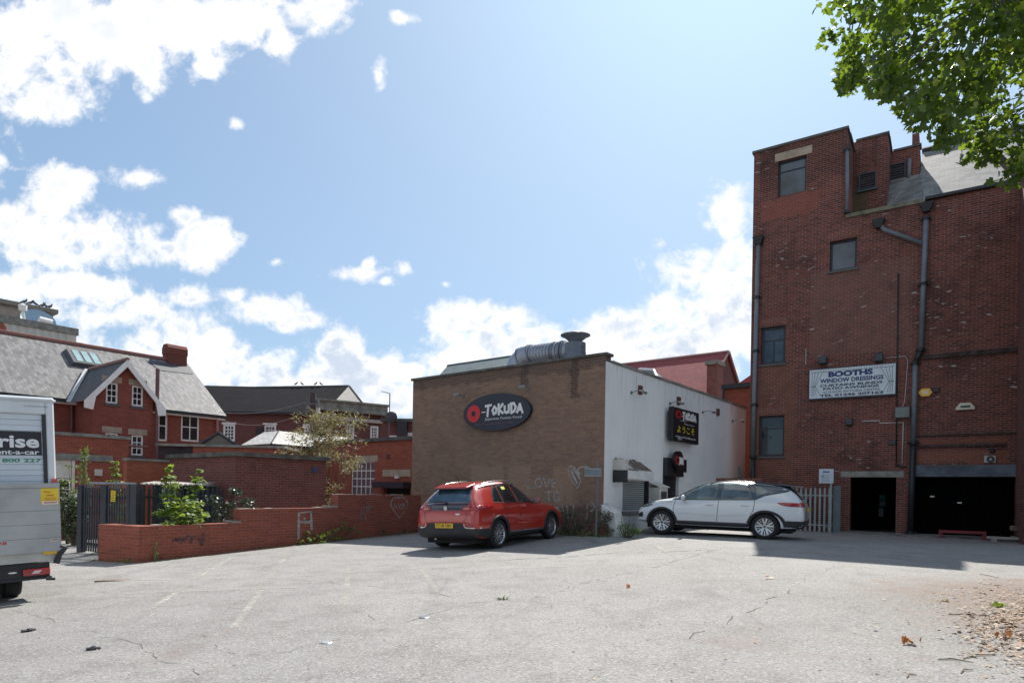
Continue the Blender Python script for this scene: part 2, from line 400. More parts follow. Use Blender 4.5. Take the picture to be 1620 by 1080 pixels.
def worn(name, col, lo, hi, under=(.235, .228, .218)):
    m = bpy.data.materials.new(name); m.use_nodes = True
    t = NT(m.node_tree); b = m.node_tree.nodes['Principled BSDF']; b.inputs['Roughness'].default_value = .85
    co = t.node('ShaderNodeTexCoord').outputs['Object']
    n = t.noise(co, 14, 8, .75); n2 = t.noise(co, .9, 4, .6)
    f = t.ramp(t.math('ADD', n, t.math('MULTIPLY', n2, .5)), lo, hi)
    t.l.new(t.mix(.5, col, under), b.inputs['Base Color'])
    tr = t.node('ShaderNodeBsdfTransparent'); ms = t.node('ShaderNodeMixShader', ins={0: f})
    o = [x for x in m.node_tree.nodes if x.type == 'OUTPUT_MATERIAL'][0]
    t.l.new(tr.outputs[0], ms.inputs[1]); t.l.new(b.outputs[0], ms.inputs[2]); t.l.new(ms.outputs[0], o.inputs[0])
    return m
G = ground_at
mk = MB()
for pts in ([(158, 918), (434, 914), (642, 900), (800, 893)], [(150, 942), (257, 936), (474, 929)], [(467, 862), (430, 909), (370, 993)],
            [(378, 875), (326, 906), (232, 968)], [(267, 892), (237, 903)], [(551, 896), (546, 968)], [(662, 894), (691, 936)], [(800, 899), (900, 896)],
            [(1035, 862), (1075, 885)], [(520, 845), (545, 853)], [(640, 838), (660, 850)]):
    strip(mk, [G(*p) for p in pts], .085)
tag(mk.build('road_marking', worn('faded_line_paint', (.52, .50, .43), .55, .98), bz=0), kind='structure')
ck = MB(); rc = random.Random(3)
for pts, wd in (([(830, 949), (905, 927), (972, 911), (1033, 896), (1149, 865)], .022), ([(1090, 1010), (1104, 1002), (1140, 985), (1175, 972), (1235, 941), (1262, 925)], .03),
            ([(434, 914), (560, 925), (701, 941), (760, 949)], .016), ([(20, 968), (123, 990), (220, 1023), (316, 1067)], .013), ([(459, 1032), (540, 1010), (617, 993), (741, 953), (830, 949)], .016),
            ([(800, 886), (960, 876), (1154, 869), (1400, 868), (1620, 871)], .05), ([(210, 893), (420, 901), (640, 893), (800, 886)], .018), ([(300, 1000), (360, 1030), (459, 1032)], .012),
            ([(560, 965), (617, 993)], .01), ([(880, 900), (1010, 1050)], .006), ([(120, 930), (300, 955), (500, 972)], .008), ([(1260, 925), (1330, 888)], .012)):
    strip(ck, [G(*p) for p in pts], wd * .5, .003, jitter=.14, gap=.35, rnd=rc)
tag(ck.build('asphalt_crack', pmat('crack_dirt', (.11, .103, .095), .95, var=.4, nscale=8), bz=0), kind='structure')
# darker re-laid tarmac apron in front of the warehouse
# ================================================================ shared materials
M_brown = None
concrete = pmat('stained_concrete', (.23, .22, .19), .9, var=.3, nscale=2.5, bump=.3, dirt=.6)
stone = pmat('sandstone', (.36, .29, .22), .9, var=.2, nscale=3, bump=.2, dirt=.5)
whitewash = None
wpaint = pmat('white_paint', (.74, .73, .70), .5, var=.05, dirt=.12)
blackp = pmat('black_paint', (.018, .019, .023), .45, var=.2)
darkframe = pmat('dark_window_frame', (.02, .022, .03), .5, var=.2)
greypipe = pmat('grey_pipe', (.13, .15, .17), .45, var=.15)
blackpipe = pmat('black_pipe', (.015, .017, .02), .5, var=.2)
G_dark = glass('dark_glass'); G_blue = glass('sky_reflect_glass', (.045, .07, .095), .10, 1.42, .6)  # blue base and strong mottling paint an uneven sky reflection into the panes
redbrick = brick('red_brick', (.34, .085, .05), (.25, .06, .04), (.27, .15, .11), patch=(.16, .05, .04), pamt=.35, light=(.40, .14, .09), lamt=.25, ms=.008)
redbrick2 = brick('darker_red_brick', (.24, .075, .052), (.17, .055, .042), (.26, .18, .15), patch=(.09, .035, .03), pamt=.5, light=(.34, .16, .11), lamt=.25, ms=.012)
purplebrick = brick('purple_brick', (.17, .062, .055), (.12, .048, .045), (.17, .11, .10), patch=(.08, .035, .035), pamt=.4, light=(.30, .09, .06), lamt=.35, ms=.008)
orangebrick = brick('orange_brick', (.40, .115, .055), (.30, .08, .045), (.25, .13, .085), patch=(.19, .05, .035), pamt=.4, light=(.44, .17, .09), lamt=.3, ms=.009)
def slate(name, c1, c2, bw=.28, rh=.2, rough=.55, moss=.2):
    m = brick(name, c1, c2, tuple(x * .45 for x in c1), bw, rh, .006, patch=tuple(x * .55 for x in c2), pamt=.35, light=tuple(min(1, x * 1.5) for x in c1), lamt=.35)
    m.node_tree.nodes['Principled BSDF'].inputs['Roughness'].default_value = rough
    return m
greyslate = slate('grey_slate', (.235, .228, .225), (.125, .123, .122), .24, .13)
housebrick = brick('house_brick', (.275, .078, .052), (.205, .058, .042), (.20, .10, .085), patch=(.13, .04, .035), pamt=.35, light=(.33, .10, .075), lamt=.2, ms=.007)
darkslate = slate('dark_slate', (.020, .019, .022), (.013, .013, .016), rough=1.0); darkslate.node_tree.nodes['Principled BSDF'].inputs['Specular IOR Level'].default_value = .05
greenslate = slate('green_slate', (.12, .16, .16), (.09, .12, .12))
redtile = slate('red_tile', (.30, .085, .085), (.25, .07, .072), .3, .3, rough=.85)
G_ = GA
def rect_front(fr, a, b, v=0.0):     # a,b = (px, ytop, ybottom) of the left and right edge
    p = fr.front(a[0], a[1], v); q = fr.front(b[0], b[1], v); r = fr.front(a[0], a[2], v); s = fr.front(b[0], b[2], v)
    return p[0], q[0], (r[1] + s[1]) / 2, (p[1] + q[1]) / 2
def rect_side(fr, a, b, u=0.0):
    p = fr.side(a[0], a[1], u); q = fr.side(b[0], b[1], u); r = fr.side(a[0], a[2], u); s = fr.side(b[0], b[2], u)
    return p[0], q[0], (r[1] + s[1]) / 2, (p[1] + q[1]) / 2
def window(parent, m, r, rec=.1, nx=1, nz=1, fm=None, gm=None, fw=.06, bar=.028, vb=None, hb=None, label=None, gap=.004):
    """frame (with its glazing bars) recessed in the opening, pane as sub-part"""
    s0, s1, z0, z1 = r[0] + gap, r[1] - gap, r[2] + gap, r[3] - gap
    mb = MB(m); d0, d1 = rec, rec + .06
    mb.box(s0, s0 + fw, d0, d1, z0, z1); mb.box(s1 - fw, s1, d0, d1, z0, z1)
    mb.box(s0 + fw, s1 - fw, d0, d1, z0, z0 + fw); mb.box(s0 + fw, s1 - fw, d0, d1, z1 - fw, z1)
    V = vb if vb is not None else [i / nx for i in range(1, nx)]; Hh = hb if hb is not None else [i / nz for i in range(1, nz)]
    for f in V: x = s0 + fw + (s1 - s0 - 2 * fw) * f; mb.box(x - bar / 2, x + bar / 2, d0 + .012, d1 - .012, z0 + fw, z1 - fw)
    for f in Hh: z = z0 + fw + (z1 - z0 - 2 * fw) * f; mb.box(s0 + fw, s1 - fw, d0 + .010, d1 - .010, z - bar / 2, z + bar / 2)
    w_ = mb.build('window', fm or wpaint, parent)
    if label: w_['label'] = label
    p = MB(m); p.box(s0 + .01, s1 - .01, d0 + .026, d0 + .036, z0 + .01, z1 - .01); p.build('pane', gm or G_dark, w_)
    return w_
# dark box behind an opening so that nothing shines through
def backing(mb, r, d0=.2, d1=.32): mb.box(r[0] - .1, r[1] + .1, d0, d1, r[2] - .1, r[3] + .1)
blackin = pmat('dark_interior', (.012, .012, .013), .9, var=.1)

# ================================================================ RESTAURANT (brown brick front, white side)
K = Frame(2.52, 17.69, G_); K.bz = -.15
LK = K.front(652, 700)[0]; ZK = (K.front(652.5, 603)[1] + K.front(954, 562)[1]) / 2
VK = K.side(1180, 640)[0]; print('K', LK, ZK, VK)
def kp(px, py): return K.front(px, py)
lb = [kp(760, 735), kp(850, 790), kp(830, 732), kp(938, 742)]
bx = [(kp(757, 0)[0], kp(808, 0)[0], 1.35, kp(780, 736)[1], (.36, .235, .165), .5), (kp(815, 0)[0], kp(852, 0)[0], 1.2, kp(830, 735)[1], (.36, .235, .165), .5),
      (kp(840, 0)[0], kp(905, 0)[0], .9, kp(870, 757)[1], (.33, .215, .155), .4), (kp(888, 0)[0], kp(921, 0)[0], 1.1, kp(905, 737)[1], (.36, .235, .165), .5),
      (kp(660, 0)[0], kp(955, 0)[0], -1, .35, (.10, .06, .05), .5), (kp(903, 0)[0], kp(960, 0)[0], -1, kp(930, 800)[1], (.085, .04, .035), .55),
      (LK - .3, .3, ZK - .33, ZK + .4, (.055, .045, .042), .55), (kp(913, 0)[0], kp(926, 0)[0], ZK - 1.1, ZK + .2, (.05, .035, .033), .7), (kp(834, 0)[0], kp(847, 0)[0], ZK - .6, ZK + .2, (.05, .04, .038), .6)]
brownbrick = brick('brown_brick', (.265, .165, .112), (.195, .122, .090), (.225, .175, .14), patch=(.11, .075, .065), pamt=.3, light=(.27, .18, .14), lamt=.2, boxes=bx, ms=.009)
rest = thing('restaurant_building', 'single storey flat-roofed building with brown brick front and white painted side wall', 'building', K)
wl = MB(fmap(0)).wall(LK, 0, -.6, ZK, .3)
wl.m = None; wl.box(LK, LK + .3, .303, VK, -.6, ZK); wl.box(LK + .303, -.3, VK - .3, VK, -.6, ZK)
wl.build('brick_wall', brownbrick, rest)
r_sh = rect_side(K, (985, 757, 809), (1025, 762, 806)); r_dr = rect_side(K, (1050, 725, 826), (1074, 729, 826))
r_dr = (r_dr[0], r_dr[1], .2, r_dr[3])
def limewash():
    m = bpy.data.materials.new('white_render'); m.use_nodes = True; t = NT(m.node_tree); b = m.node_tree.nodes['Principled BSDF']
    b.inputs['Roughness'].default_value = .9
    uvn = t.node('ShaderNodeUVMap', uv_map='uv').outputs[0]
    big = t.noise(uvn, .8, 7, .6); drip = t.noise(t.node('ShaderNodeMapping', ins={'Vector': uvn, 'Scale': (5, .35, 1)}).outputs[0], 1.5, 7, .65); fl = t.noise(uvn, 9, 9, .7)
    c = t.mix(t.ramp(big, .35, .7, 0, .6), (.82, .82, .815), (.72, .725, .72))
    s = t.node('ShaderNodeSeparateXYZ', ins={0: uvn}).outputs[1]
    low = t.ramp(s, .3, 1.9, 1, 0); top = t.ramp(s, ZK - 1.4, ZK, 0, 1)
    c = t.mix(t.math('MULTIPLY', t.ramp(drip, .50, .72), t.math('ADD', t.math('MULTIPLY', top, .55), .12)), c, (.33, .34, .33))
    c = t.mix(t.math('MULTIPLY', t.ramp(fl, .52, .7), t.math('MULTIPLY', low, .6)), c, (.36, .31, .24))
    c = t.mix(t.math('MULTIPLY', t.ramp(fl, .66, .72), t.math('ADD', t.math('MULTIPLY', top, .7), .08)), c, (.25, .25, .24))
    t.l.new(c, b.inputs['Base Color'])
    bt = t.node('ShaderNodeTexBrick', offset=.5, ins={'Vector': uvn, 'Scale': 1.0, 'Mortar Size': .01, 'Mortar Smooth': .6, 'Brick Width': .225, 'Row Height': .075})
    bp = t.node('ShaderNodeBump', ins={'Strength': .25, 'Distance': .006, 'Height': t.math('SUBTRACT', fl, bt.outputs[1])}); t.l.new(bp.outputs[0], b.inputs['Normal'])
    return m
whitewall = limewash()
sw = MB(smap(.006)).wall(.012, VK, -.6, ZK - .16, .3, [r_sh, r_dr]); swo = sw.build('side_wall', whitewall, rest); swo['label'] = 'white painted side wall with grey streaks'
rb = MB(); rb.box(LK + .3, -.28, .3, VK - .3, ZK - .6, ZK - .5); rb.build('flat_roof', pmat('roof_felt', (.08, .085, .085), .85), rest)
cp = MB(); cp.box(LK - .07, .07, -.06, .33, ZK + .001, ZK + .08); cp.build('coping', pmat('dark_coping', (.10, .095, .085), .9, var=.35, dirt=.6), rest, bevel=.01)
cs = MB(); zc = ZK - .157
for i in range(14):
    a, b = .34 + i * (VK - .34) / 14, .34 + (i + 1) * (VK - .34) / 14
    cs.box(-.36, .05 + random.uniform(-.008, .008), a, b - .008, zc, zc + .07 + random.uniform(-.006, .006))
cs.build('side_coping', concrete, rest)
# roller shutter
sh = MB(smap(0)); n = 15; h = (r_sh[3] - r_sh[2]) / n
for i in range(n):
    z = r_sh[2] + i * h; sh.prism([(r_sh[0], z), (r_sh[1], z), (r_sh[1], z + h * .80), (r_sh[0], z + h * .80)], .10, .13)
    sh.box(r_sh[0] + .002, r_sh[1] - .002, .135, .15, z + h * .7, z + h * 1.1)
gv = MB(smap(0))
for i in range(1, n): gv.box(r_sh[0] + .004, r_sh[1] - .06, .094, .099, r_sh[2] + i * h - .022, r_sh[2] + i * h + .004)  # dark strips in front of the slats paint shade into their gaps
shut = sh.build('roller_shutter', pmat('white_shutter', (.40, .43, .42), .5, var=.08, dirt=.35), rest)
gv.build('slat_gap_shade', pmat('gap_shade_grey', (.12, .13, .13), .7), shut)
sb = MB(smap(0)); sb.box(r_sh[0] - .04, r_sh[1] + .04, -.05, .1, r_sh[2] - .12, r_sh[2] - .004); sb.build('sill', concrete, rest)
gd = MB(smap(0)); gd.box(r_sh[1] - .05, r_sh[1] - .005, -.04, .1, r_sh[2], r_sh[3]); gd.build('shutter_guide', blackp, rest)
# shutter box canopy with the broken top
cr = rect_side(K, (980, 740, 755), (1034, 749, 758), .45)
cb = MB(smap(0)); cz0, cz1 = cr[2] - .02, cr[3]; ca0, ca1 = K.side(969, 750, .0)[0], cr[1]
cb.box(ca0, ca0 + .05, -.45, -.001, cz0 - .1, cz1); cb.build('canopy_end', blackp, rest)
cb = MB(smap(0)); cb.box(ca0 + .05, ca1, -.47, -.40, cz0, cz1 + .0); cb.build('canopy_fascia', pmat('fascia_white', (.62, .62, .60), .6, dirt=.15), rest)
cb = MB(smap(0))
for i in range(9):
    a = ca0 + .08 + i * (ca1 - ca0 - .1) / 9
    if i in (4,): continue
    rise = random.uniform(.26, .36); cb.hexa([(a, -.42, cz1 + .02), (a + .17, -.42, cz1 + .02), (a + .15, -.02, cz1 + rise), (a, -.02, cz1 + rise),
                                              (a, -.42, cz1 + .035), (a + .17, -.42, cz1 + .035), (a + .15, -.02, cz1 + rise + .015), (a, -.02, cz1 + rise + .015)])
cb.build('broken_slats', pmat('rotten_wood', (.16, .13, .10), .9, var=.6, nscale=6, dirt=.8), rest)
cb = MB(smap(0)); cb.box(ca0 - .02, ca0 + .12, -.43, -.002, cz1 + .01, cz1 + .30); cb.hexa([(ca0 + .1, -.40, cz1 + .045), (ca0 + .5, -.4, cz1 + .045), (ca0 + .42, -.02, cz1 + .36), (ca0 + .1, -.02, cz1 + .36),
    (ca0 + .1, -.40, cz1 + .06), (ca0 + .5, -.4, cz1 + .06), (ca0 + .42, -.02, cz1 + .375), (ca0 + .1, -.02, cz1 + .375)])
cb.build('canopy_cheek', pmat('pale_render', (.48, .46, .43), .9, dirt=.5), rest)
# meter cupboard between shutter and door
q0 = K.side(1026, 790)[0]; dC = K.front(1043, 790, q0)[0]; q1 = K.side(1056, 790, dC)[0]; ztop = K.side(1049, 771, dC)[1]
mc = MB(smap(0))
mc.prism([(q0, .2), (q1, .2), (q1, ztop), (q0, ztop)], -dC, -.002)
mc.hexa([(q0 - .05, -dC - .05, ztop + .002), (q1 + .04, -dC - .05, ztop + .002), (q1 + .04, -.001, ztop + .14), (q0 - .05, -.001, ztop + .14), (q0 - .05, -dC - .05, ztop + .03), (q1 + .04, -dC - .05, ztop + .03), (q1 + .04, -.001, ztop + .18), (q0 - .05, -.001, ztop + .18)])
mc.build('meter_cupboard', pmat('cupboard_white', (.58, .57, .53), .8, dirt=.35), rest)
mc = MB(smap(0)); mc.box(q0 + .12, q1 - .08, -dC - .012, -dC - .002, ztop - .62, ztop - .12); mc.build('notice_panel', pmat('grey_notice', (.06, .06, .07), .5, var=.5, nscale=12), rest)
# door with shutter slats
dr = MB(smap(0)); n = 26; h = (r_dr[3] - r_dr[2]) / n
for i in range(n): dr.box(r_dr[0] + .003, r_dr[1] - .003, .09 + (.0 if i % 2 else .006), .13, r_dr[2] + i * h, r_dr[2] + (i + .96) * h)
dr.build('door_shutter', pmat('black_shutter', (.014, .014, .02), .45), rest)
dh = MB(smap(0)); dh.box(r_dr[0] - .06, r_dr[1] + .04, -.16, -.002, r_dr[3] - .55, r_dr[3] + .04); dh.box(r_dr[0] - .06, r_dr[0], -.05, -.002, r_dr[2], r_dr[3] - .55); dh.build('door_canopy', blackp, rest)
# brick stub and white capped wing wall at the front right corner
st = MB(); st.box(-.02, .55, -.42, -.004, -.6, .68); st.box(-.02, .62, -.004, .35, -.6, .55)
for x in range(4): pass
bb = MB(); 
s1_ = K.front(935, 815); 
bb.box(K.front(937, 800)[0], .02, -.30, -.005, -.6, .62); bb.box(.022, .24, -.30, .30, -.6, .62)
bb.build('corner_pier', redbrick2, rest)
wc = MB(); wc.prism([(.245, -.6), (.52, -.6), (.52, .62), (.45, .98), (.02, 1.18), (.02, .628), (.245, .628)], -.16, .24)
wo = wc.build('wing_wall', pmat('wing_white', (.62, .62, .6), .85, var=.15, dirt=.3), rest, bevel=.03)
# ---- things on the restaurant
def wall_lamp(px, py, fr, side, label, ll=.35, k=0):
    a = (fr.side(px, py) if side else fr.front(px, py)); m = smap(.006) if side else fmap(0)
    t_ = thing('wall_lamp', label, 'wall lamp', fr, 'spotlights on arms on the restaurant walls')
    s, z = a
    MB(m).lathe([(.05, 0), (.05, -.03)], (s, 0, z), 12, 'y').build('bracket', greypipe, t_)
    MB(m).tube([(s, -.02, z), (s + .02, -.2, z + .05), (s + .05 + k, -ll, z + .04)], .012, 6).build('arm', greypipe, t_)
    h_ = MB(m); h_.lathe([(.03, 0), (.06, .02), (.085, .09), (.085, .1)], (0, 0, 0), 12, 'z')
    h_.v = []; h_.f = []
    h_.box(s - .09 + k, s + .15 + k, -ll - .05, -ll + .03, z - .045, z + .055); h_.build('lamp_head', pmat('lamp_grey', (.20, .2, .2), .5), t_, bevel=.02)
    return t_
wall_lamp(733, 627, K, 0, 'small spotlight on brown brick above the left of the oval sign')
wall_lamp(836, 615, K, 0, 'small spotlight on brown brick above the right of the oval sign')
wall_lamp(998, 621, K, 1, 'spotlight arm on white wall above the white roller shutter', k=.12)
wall_lamp(1059, 638, K, 1, 'spotlight arm on white wall just over the top left of the square black sign', k=.12)
wall_lamp(1111, 652, K, 1, 'bent spotlight on white wall just right of the square black sign', k=.12)
wall_lamp(1158, 666, K, 1, 'spotlight arm on white wall near the tall brick warehouse', k=.12)
wall_lamp(1056, 694, K, 1, 'spotlight on white wall at the bottom left of the square black sign', k=.1)
for px, py, lab in ((1011, 617, 'rusty brown vent box on white wall beside the spotlight over the shutter'), (1072, 634, 'rusty brown vent box on white wall above the square black sign'), (1134, 652, 'rusty brown vent box on white wall right of the square black sign')):
    s, z = K.side(px, py)
    v_ = MB(smap(.006)); v_.box(s - .09, s + .09, -.07, -.001, z - .13, z + .13); v_.box(s - .07, s + .07, -.085, -.071, z - .11, z + .11)
    tag(v_.build('vent_box', pmat('rust_brown', (.12, .045, .035), .8), fr=K), lab, 'vent', 'vent boxes on the white wall')
# oval sign
def ellipse(cx, cz, rx, rz, n=48): return [(cx + rx * math.cos(2 * math.pi * i / n), cz + rz * math.sin(2 * math.pi * i / n)) for i in range(n)]
sg = thing('oval_sign', 'dark oval sign with red ring and white brush lettering on the brown brick wall', 'sign', K)
a0, a1 = K.front(733, 655, -.12)[0], K.front(839, 648, -.12)[0]; cz = (K.front(786, 622, -.12)[1] + K.front(786, 681, -.12)[1]) / 2
hz = (K.front(786, 622, -.12)[1] - K.front(786, 681, -.12)[1]) / 2; cx = (a0 + a1) / 2; hx = (a1 - a0) / 2
MB(fmap(0)).prism(ellipse(cx, cz, hx, hz), -.12, -.002).build('board', pmat('navy_board', (.014, .020, .035), .45, var=.15), sg)
def ring(m, cx, cz, ro, ri, b0, b1, roz=None, riz=None, n=36):
    mb = MB(m); roz = roz or ro; riz = riz or ri
    o = ellipse(cx, cz, ro, roz, n); i_ = ellipse(cx, cz, ri, riz, n)
    mb.add([(p[0], b0, p[1]) for p in o] + [(p[0], b0, p[1]) for p in i_] + [(p[0], b1, p[1]) for p in o] + [(p[0], b1, p[1]) for p in i_],
           [(k, (k + 1) % n, n + (k + 1) % n, n + k) for k in range(n)] + [(k, (k + 1) % n, 2 * n + (k + 1) % n, 2 * n + k) for k in range(n)])
    return mb
redp = pmat('sign_red', (.55, .02, .03), .5, var=.08); lett = pmat('sign_white', (.72, .72, .72), .5, var=.05)
ring(fmap(0), cx - hx * .66, cz - hz * .0, hx * .205, hx * .065, -.135, -.12).build('red_ring', redp, sg)
STROKES = {  # brush capitals as poly-lines in a unit box with widths
    'T': [[(0, .92), (1, 1.0)], [(.5, .95), (.42, .5), (.36, -.12)]], 'O': [[(.5, .8), (.15, .45), (.35, .05), (.75, .15), (.9, .55), (.5, .8)]],
    'K': [[(.15, 1), (.12, .5), (.2, -.02)], [(.85, 1), (.2, .45), (.9, .08)]], 'U': [[(.1, .75), (.12, .2), (.45, .08), (.8, .25)], [(.85, .85), (.85, .1)]],
    'D': [[(.15, .95), (.2, .02)], [(.05, .95), (.6, .98), (.95, .6), (.7, .2), (.2, .02)]], 'A': [[(.05, .05), (.5, .85), (1.0, -.02)], [(.2, .3), (.75, .3)]]}
def brush(word, m, s0, s1, z0, z1, b, mat, parent, th):
    mb = MB(m); n = len(word); W = (s1 - s0) / n
    for i, chh in enumerate(word):
        for st_ in STROKES[chh]:
            P = [Vector((s0 + (i + .04 + p[0] * .88) * W, z0 + p[1] * (z1 - z0))) for p in st_]
            for p, q in zip(P[:-1], P[1:]):
                d = (q - p).normalized(); nn = Vector((-d.y, d.x)) * th * .5; e = d * th * .35; k = (i * .001)
                mb.prism([tuple(p - e + nn), tuple(q + e + nn * .85), tuple(q + e - nn * .85), tuple(p - e - nn)], b - .002 - random.random() * .006, b)
    return mb.build('lettering', mat, parent)
brush('TOKUDA', fmap(0), cx - hx * .30, cx + hx * .80, cz - hz * .12, cz + hz * .40, -.122, lett, sg, .085)
MB(fmap(0)).box(cx - hx * .42, cx - hx * .30, -.13, -.121, cz + hz * .02, cz + hz * .07).build('dash', lett, sg)
text('Japanese Fusion Food', fmap(0), cx - hx * .32, cx + hx * .76, cz - hz * .44, cz - hz * .27, -.124, lett, sg)
text('www.o-tokuda.co.uk', fmap(0), cx - hx * .62, cx + hx * .5, cz - hz * .64, cz - hz * .55, -.124, pmat('sign_dull_red', (.22, .08, .10), .5), sg)
# square sign on the side wall
ss = thing('square_sign', 'square black sign with white brush lettering and yellow Japanese characters on white wall', 'sign', K)
off = .30; b0_ = rect_side(K, (1065, 644, 696), (1106, 652, 704), off); s0, s1, z0, z1 = b0_
MB(smap(0)).box(s0, s1, -off, -off + .16, z0, z1).build('board', pmat('black_board', (.008, .008, .012), .4), ss, bevel=.01)
for zz_ in (z0 + .15, z1 - .15):
    MB(smap(0)).box(s0 + .2, s1 - .2, -off + .161, .004, zz_ - .03, zz_ + .03).build('bracket', greypipe, ss)
Wd, Hd = s1 - s0, z1 - z0; m_ = smap(0); bb_ = -off - .002
ring(m_, s0 + Wd * .2, z0 + Hd * .80, Wd * .115, Wd * .05, -off - .012, -off, Hd * .125, Hd * .05).build('red_ring', pmat('sign_dark_red', (.30, .01, .015), .5), ss)
brush('TOKUDA', m_, s0 + Wd * .36, s0 + Wd * .88, z0 + Hd * .70, z0 + Hd * .90, bb_, lett, ss, .075)
MB(m_).box(s0 + Wd * .31, s0 + Wd * .36, -off - .008, -off, z0 + Hd * .765, z0 + Hd * .79).build('dash', lett, ss)
text('Japanese', m_, s0 + Wd * .28, s0 + Wd * .50, z0 + Hd * .615, z0 + Hd * .655, bb_, lett, ss)
text('Fusion Food', m_, s0 + Wd * .42, s0 + Wd * .80, z0 + Hd * .535, z0 + Hd * .58, bb_, lett, ss)
text('\u3088\u3046\u3053\u305d', m_, s0 + Wd * .16, s0 + Wd * .82, z0 + Hd * .27, z0 + Hd * .47, bb_, pmat('sign_yellow', (.72, .62, .02), .5), ss, bold=.006)
text('www.o-tokuda.co.uk', m_, s0 + Wd * .10, s0 + Wd * .88, z0 + Hd * .12, z0 + Hd * .185, bb_, lett, ss, bold=.005)
# round small sign over the door
rs = thing('round_sign', 'small round black sign with red edge and white lettering over the dark door', 'sign', K)
r3 = K.side(1075, 730, .3); rr = .33
MB(smap(0)).prism([(p[0], p[1]) for p in ellipse(r3[0], r3[1] + .02, rr, rr, 28)], -.3, -.18).build('disc', pmat('black_board', (0, 0, 0)), rs)
MB(smap(0)).box(r3[0] - .12, r3[0] + .62, -.29, -.163, r3[1] - .33, r3[1] + .09).build('plate', pmat('black_board', (0, 0, 0)), rs)
ring(smap(0), r3[0] - .17, r3[1] + .04, .15, .06, -.312, -.3).build('red_ring', pmat('sign_dark_red', (0, 0, 0)), rs)
brush('TOKUDA', smap(0), r3[0] - .05, r3[0] + .3, r3[1] - .08, r3[1] + .14, -.303, lett, rs, .04)
# roof plant: cowl, duct
def duct_part():
    d = thing('exhaust_duct', 'fat grey metal exhaust duct bending over the flat roof edge', 'duct', K)
    met = pmat('galvanised_grey', (.30, .33, .37), .45, .55, var=.1, nscale=2); met2 = pmat('galvanised_dark', (.16, .18, .21), .5, .4, var=.12)
    v = 1.6; p = K.front(868, 566, v); r = .33
    e0 = K.front(838, 560, v); zc_ = e0[1] - .06
    x0, x1 = K.front(843, 560, v)[0], K.front(893, 560, v)[0]
    mb = MB(); path = [(x0, v, zc_), (x1 + .2, v + .15, zc_ - .02)]; mb.tube(path, r, 28)
    n = 12
    mb.build('pipe', met, d, smooth=False)
    ribs = MB()
    for i in range(11):
        x = x0 + .1 + i * (x1 - x0) / 11; ribs.tube([(x, v + .01 * i, zc_), (x + .012, v + .01 * i, zc_)], r + .007, 28)
    ribs.build('rib', met, d)
    for f in (.62, .85):
        x = x0 + f * (x1 - x0); MB().tube([(x, v + .08, zc_), (x + .07, v + .09, zc_)], r + .03, 28).build('flange', met2, d)
    el = MB(); el.tube([(x0 + .0, v, zc_), (x0 - .28, v - .02, zc_ - .03), (x0 - .52, v - .05, zc_ - .22), (x0 - .66, v - .08, zc_ - .52), (x0 - .7, v - .08, ZK - .5)], [r + .03, r + .05, r + .06, r + .06, r + .06], 28)
    el.build('elbow', met, d)
    for q, rr_ in (((x0 - .04, v, zc_), .38), ((x0 - .40, v - .035, zc_ - .10), .41)):
        qq = Vector(q); MB().tube([qq, qq + Vector((.03, 0, .01))], rr_, 28).build('seam_collar', met2, d)
    return d
duct_part()
cw = thing('vent_cowl', 'grey roof vent with wide mushroom cap rising behind the brick parapet', 'vent', K)
v = 1.3; cc_ = K.front(910, 552, v); ux = cc_[0]; sc_ = (K.front(924, 552, v)[0] - K.front(896, 552, v)[0]) / 2
zt_ = K.front(910, 543, v)[1]
gm_ = pmat('cowl_grey', (.14, .165, .20), .5, .2, var=.12)
MB().lathe([(sc_ * 1.05, ZK - .5 - zt_), (sc_ * 1.05, -.30), (sc_, -.28), (sc_, 0)], (ux, v, zt_), 28).build('drum', gm_, cw, smooth=False)
MB().lathe([(sc_ * .58, -.02), (sc_ * .62, .06), (sc_ * 1.1, .19), (sc_ * 1.42, .235), (sc_ * 1.42, .255), (sc_ * .7, .31), (sc_ * .6, .335), (.01, .345)], (ux, v, zt_), 32).build('cap', gm_, cw, smooth=True)
MB().tube([(ux + sc_ * 1.0, v - .1, zt_ - .15), (ux + sc_ * 1.3, v - .1, zt_ - .15), (ux + sc_ * 1.3, v - .1, zt_ - .6)], .02, 6).build('stay', greypipe, cw)
hp = MB(); q = K.front(793, 578, .6); hp.tube([(q[0], .6, ZK - .4), (q[0], .6, q[1]), (q[0] + .14, .6, q[1] + .02), (q[0] + .2, .6, q[1] - .1)], .018, 6)
tag(hp.build('bent_pipe', wpaint, fr=K), 'short bent white pipe poking up left of the exhaust duct', 'pipe')
# green slate roof just behind the restaurant
GR = Frame(*K.world(0, VK + 2.2)[:2], G_, -.2)
gb = thing('hipped_roof_building', 'low building with grey-green slate roof just behind the restaurant parapet', 'building', GR)
gl, gr_ = GR.front(708, 574, 2.5), GR.front(838, 564, 2.5); zr = (gl[1] + gr_[1]) / 2; ee = GR.front(697, 590, 0)
gw = MB(); gw.box(ee[0] + .2, gr_[0] + 1.8, .3, 4.7, -.5, ee[1] - .52); gw.build('wall', redbrick2, gb)
rf = MB(); zE = ee[1] - .5
rf.add([(ee[0] - .6, 0, zE), (gr_[0] + 2, 0, zE), (gr_[0] + 2, 5, zE), (ee[0] - .6, 5, zE), (gl[0], 2.5, zr), (gr_[0] + .4, 2.5, zr)], [(0, 1, 5, 4), (1, 2, 5), (2, 3, 4, 5), (3, 0, 4), (3, 2, 1, 0)])
rf.build('roof', greenslate, gb)
rr_ = MB(); rr_.tube([(gl[0], 2.5, zr), (gr_[0] + .4, 2.5, zr)], .07, 6); rr_.build('ridge', pmat('dark_ridge', (.1, .13, .13), .7), gb)
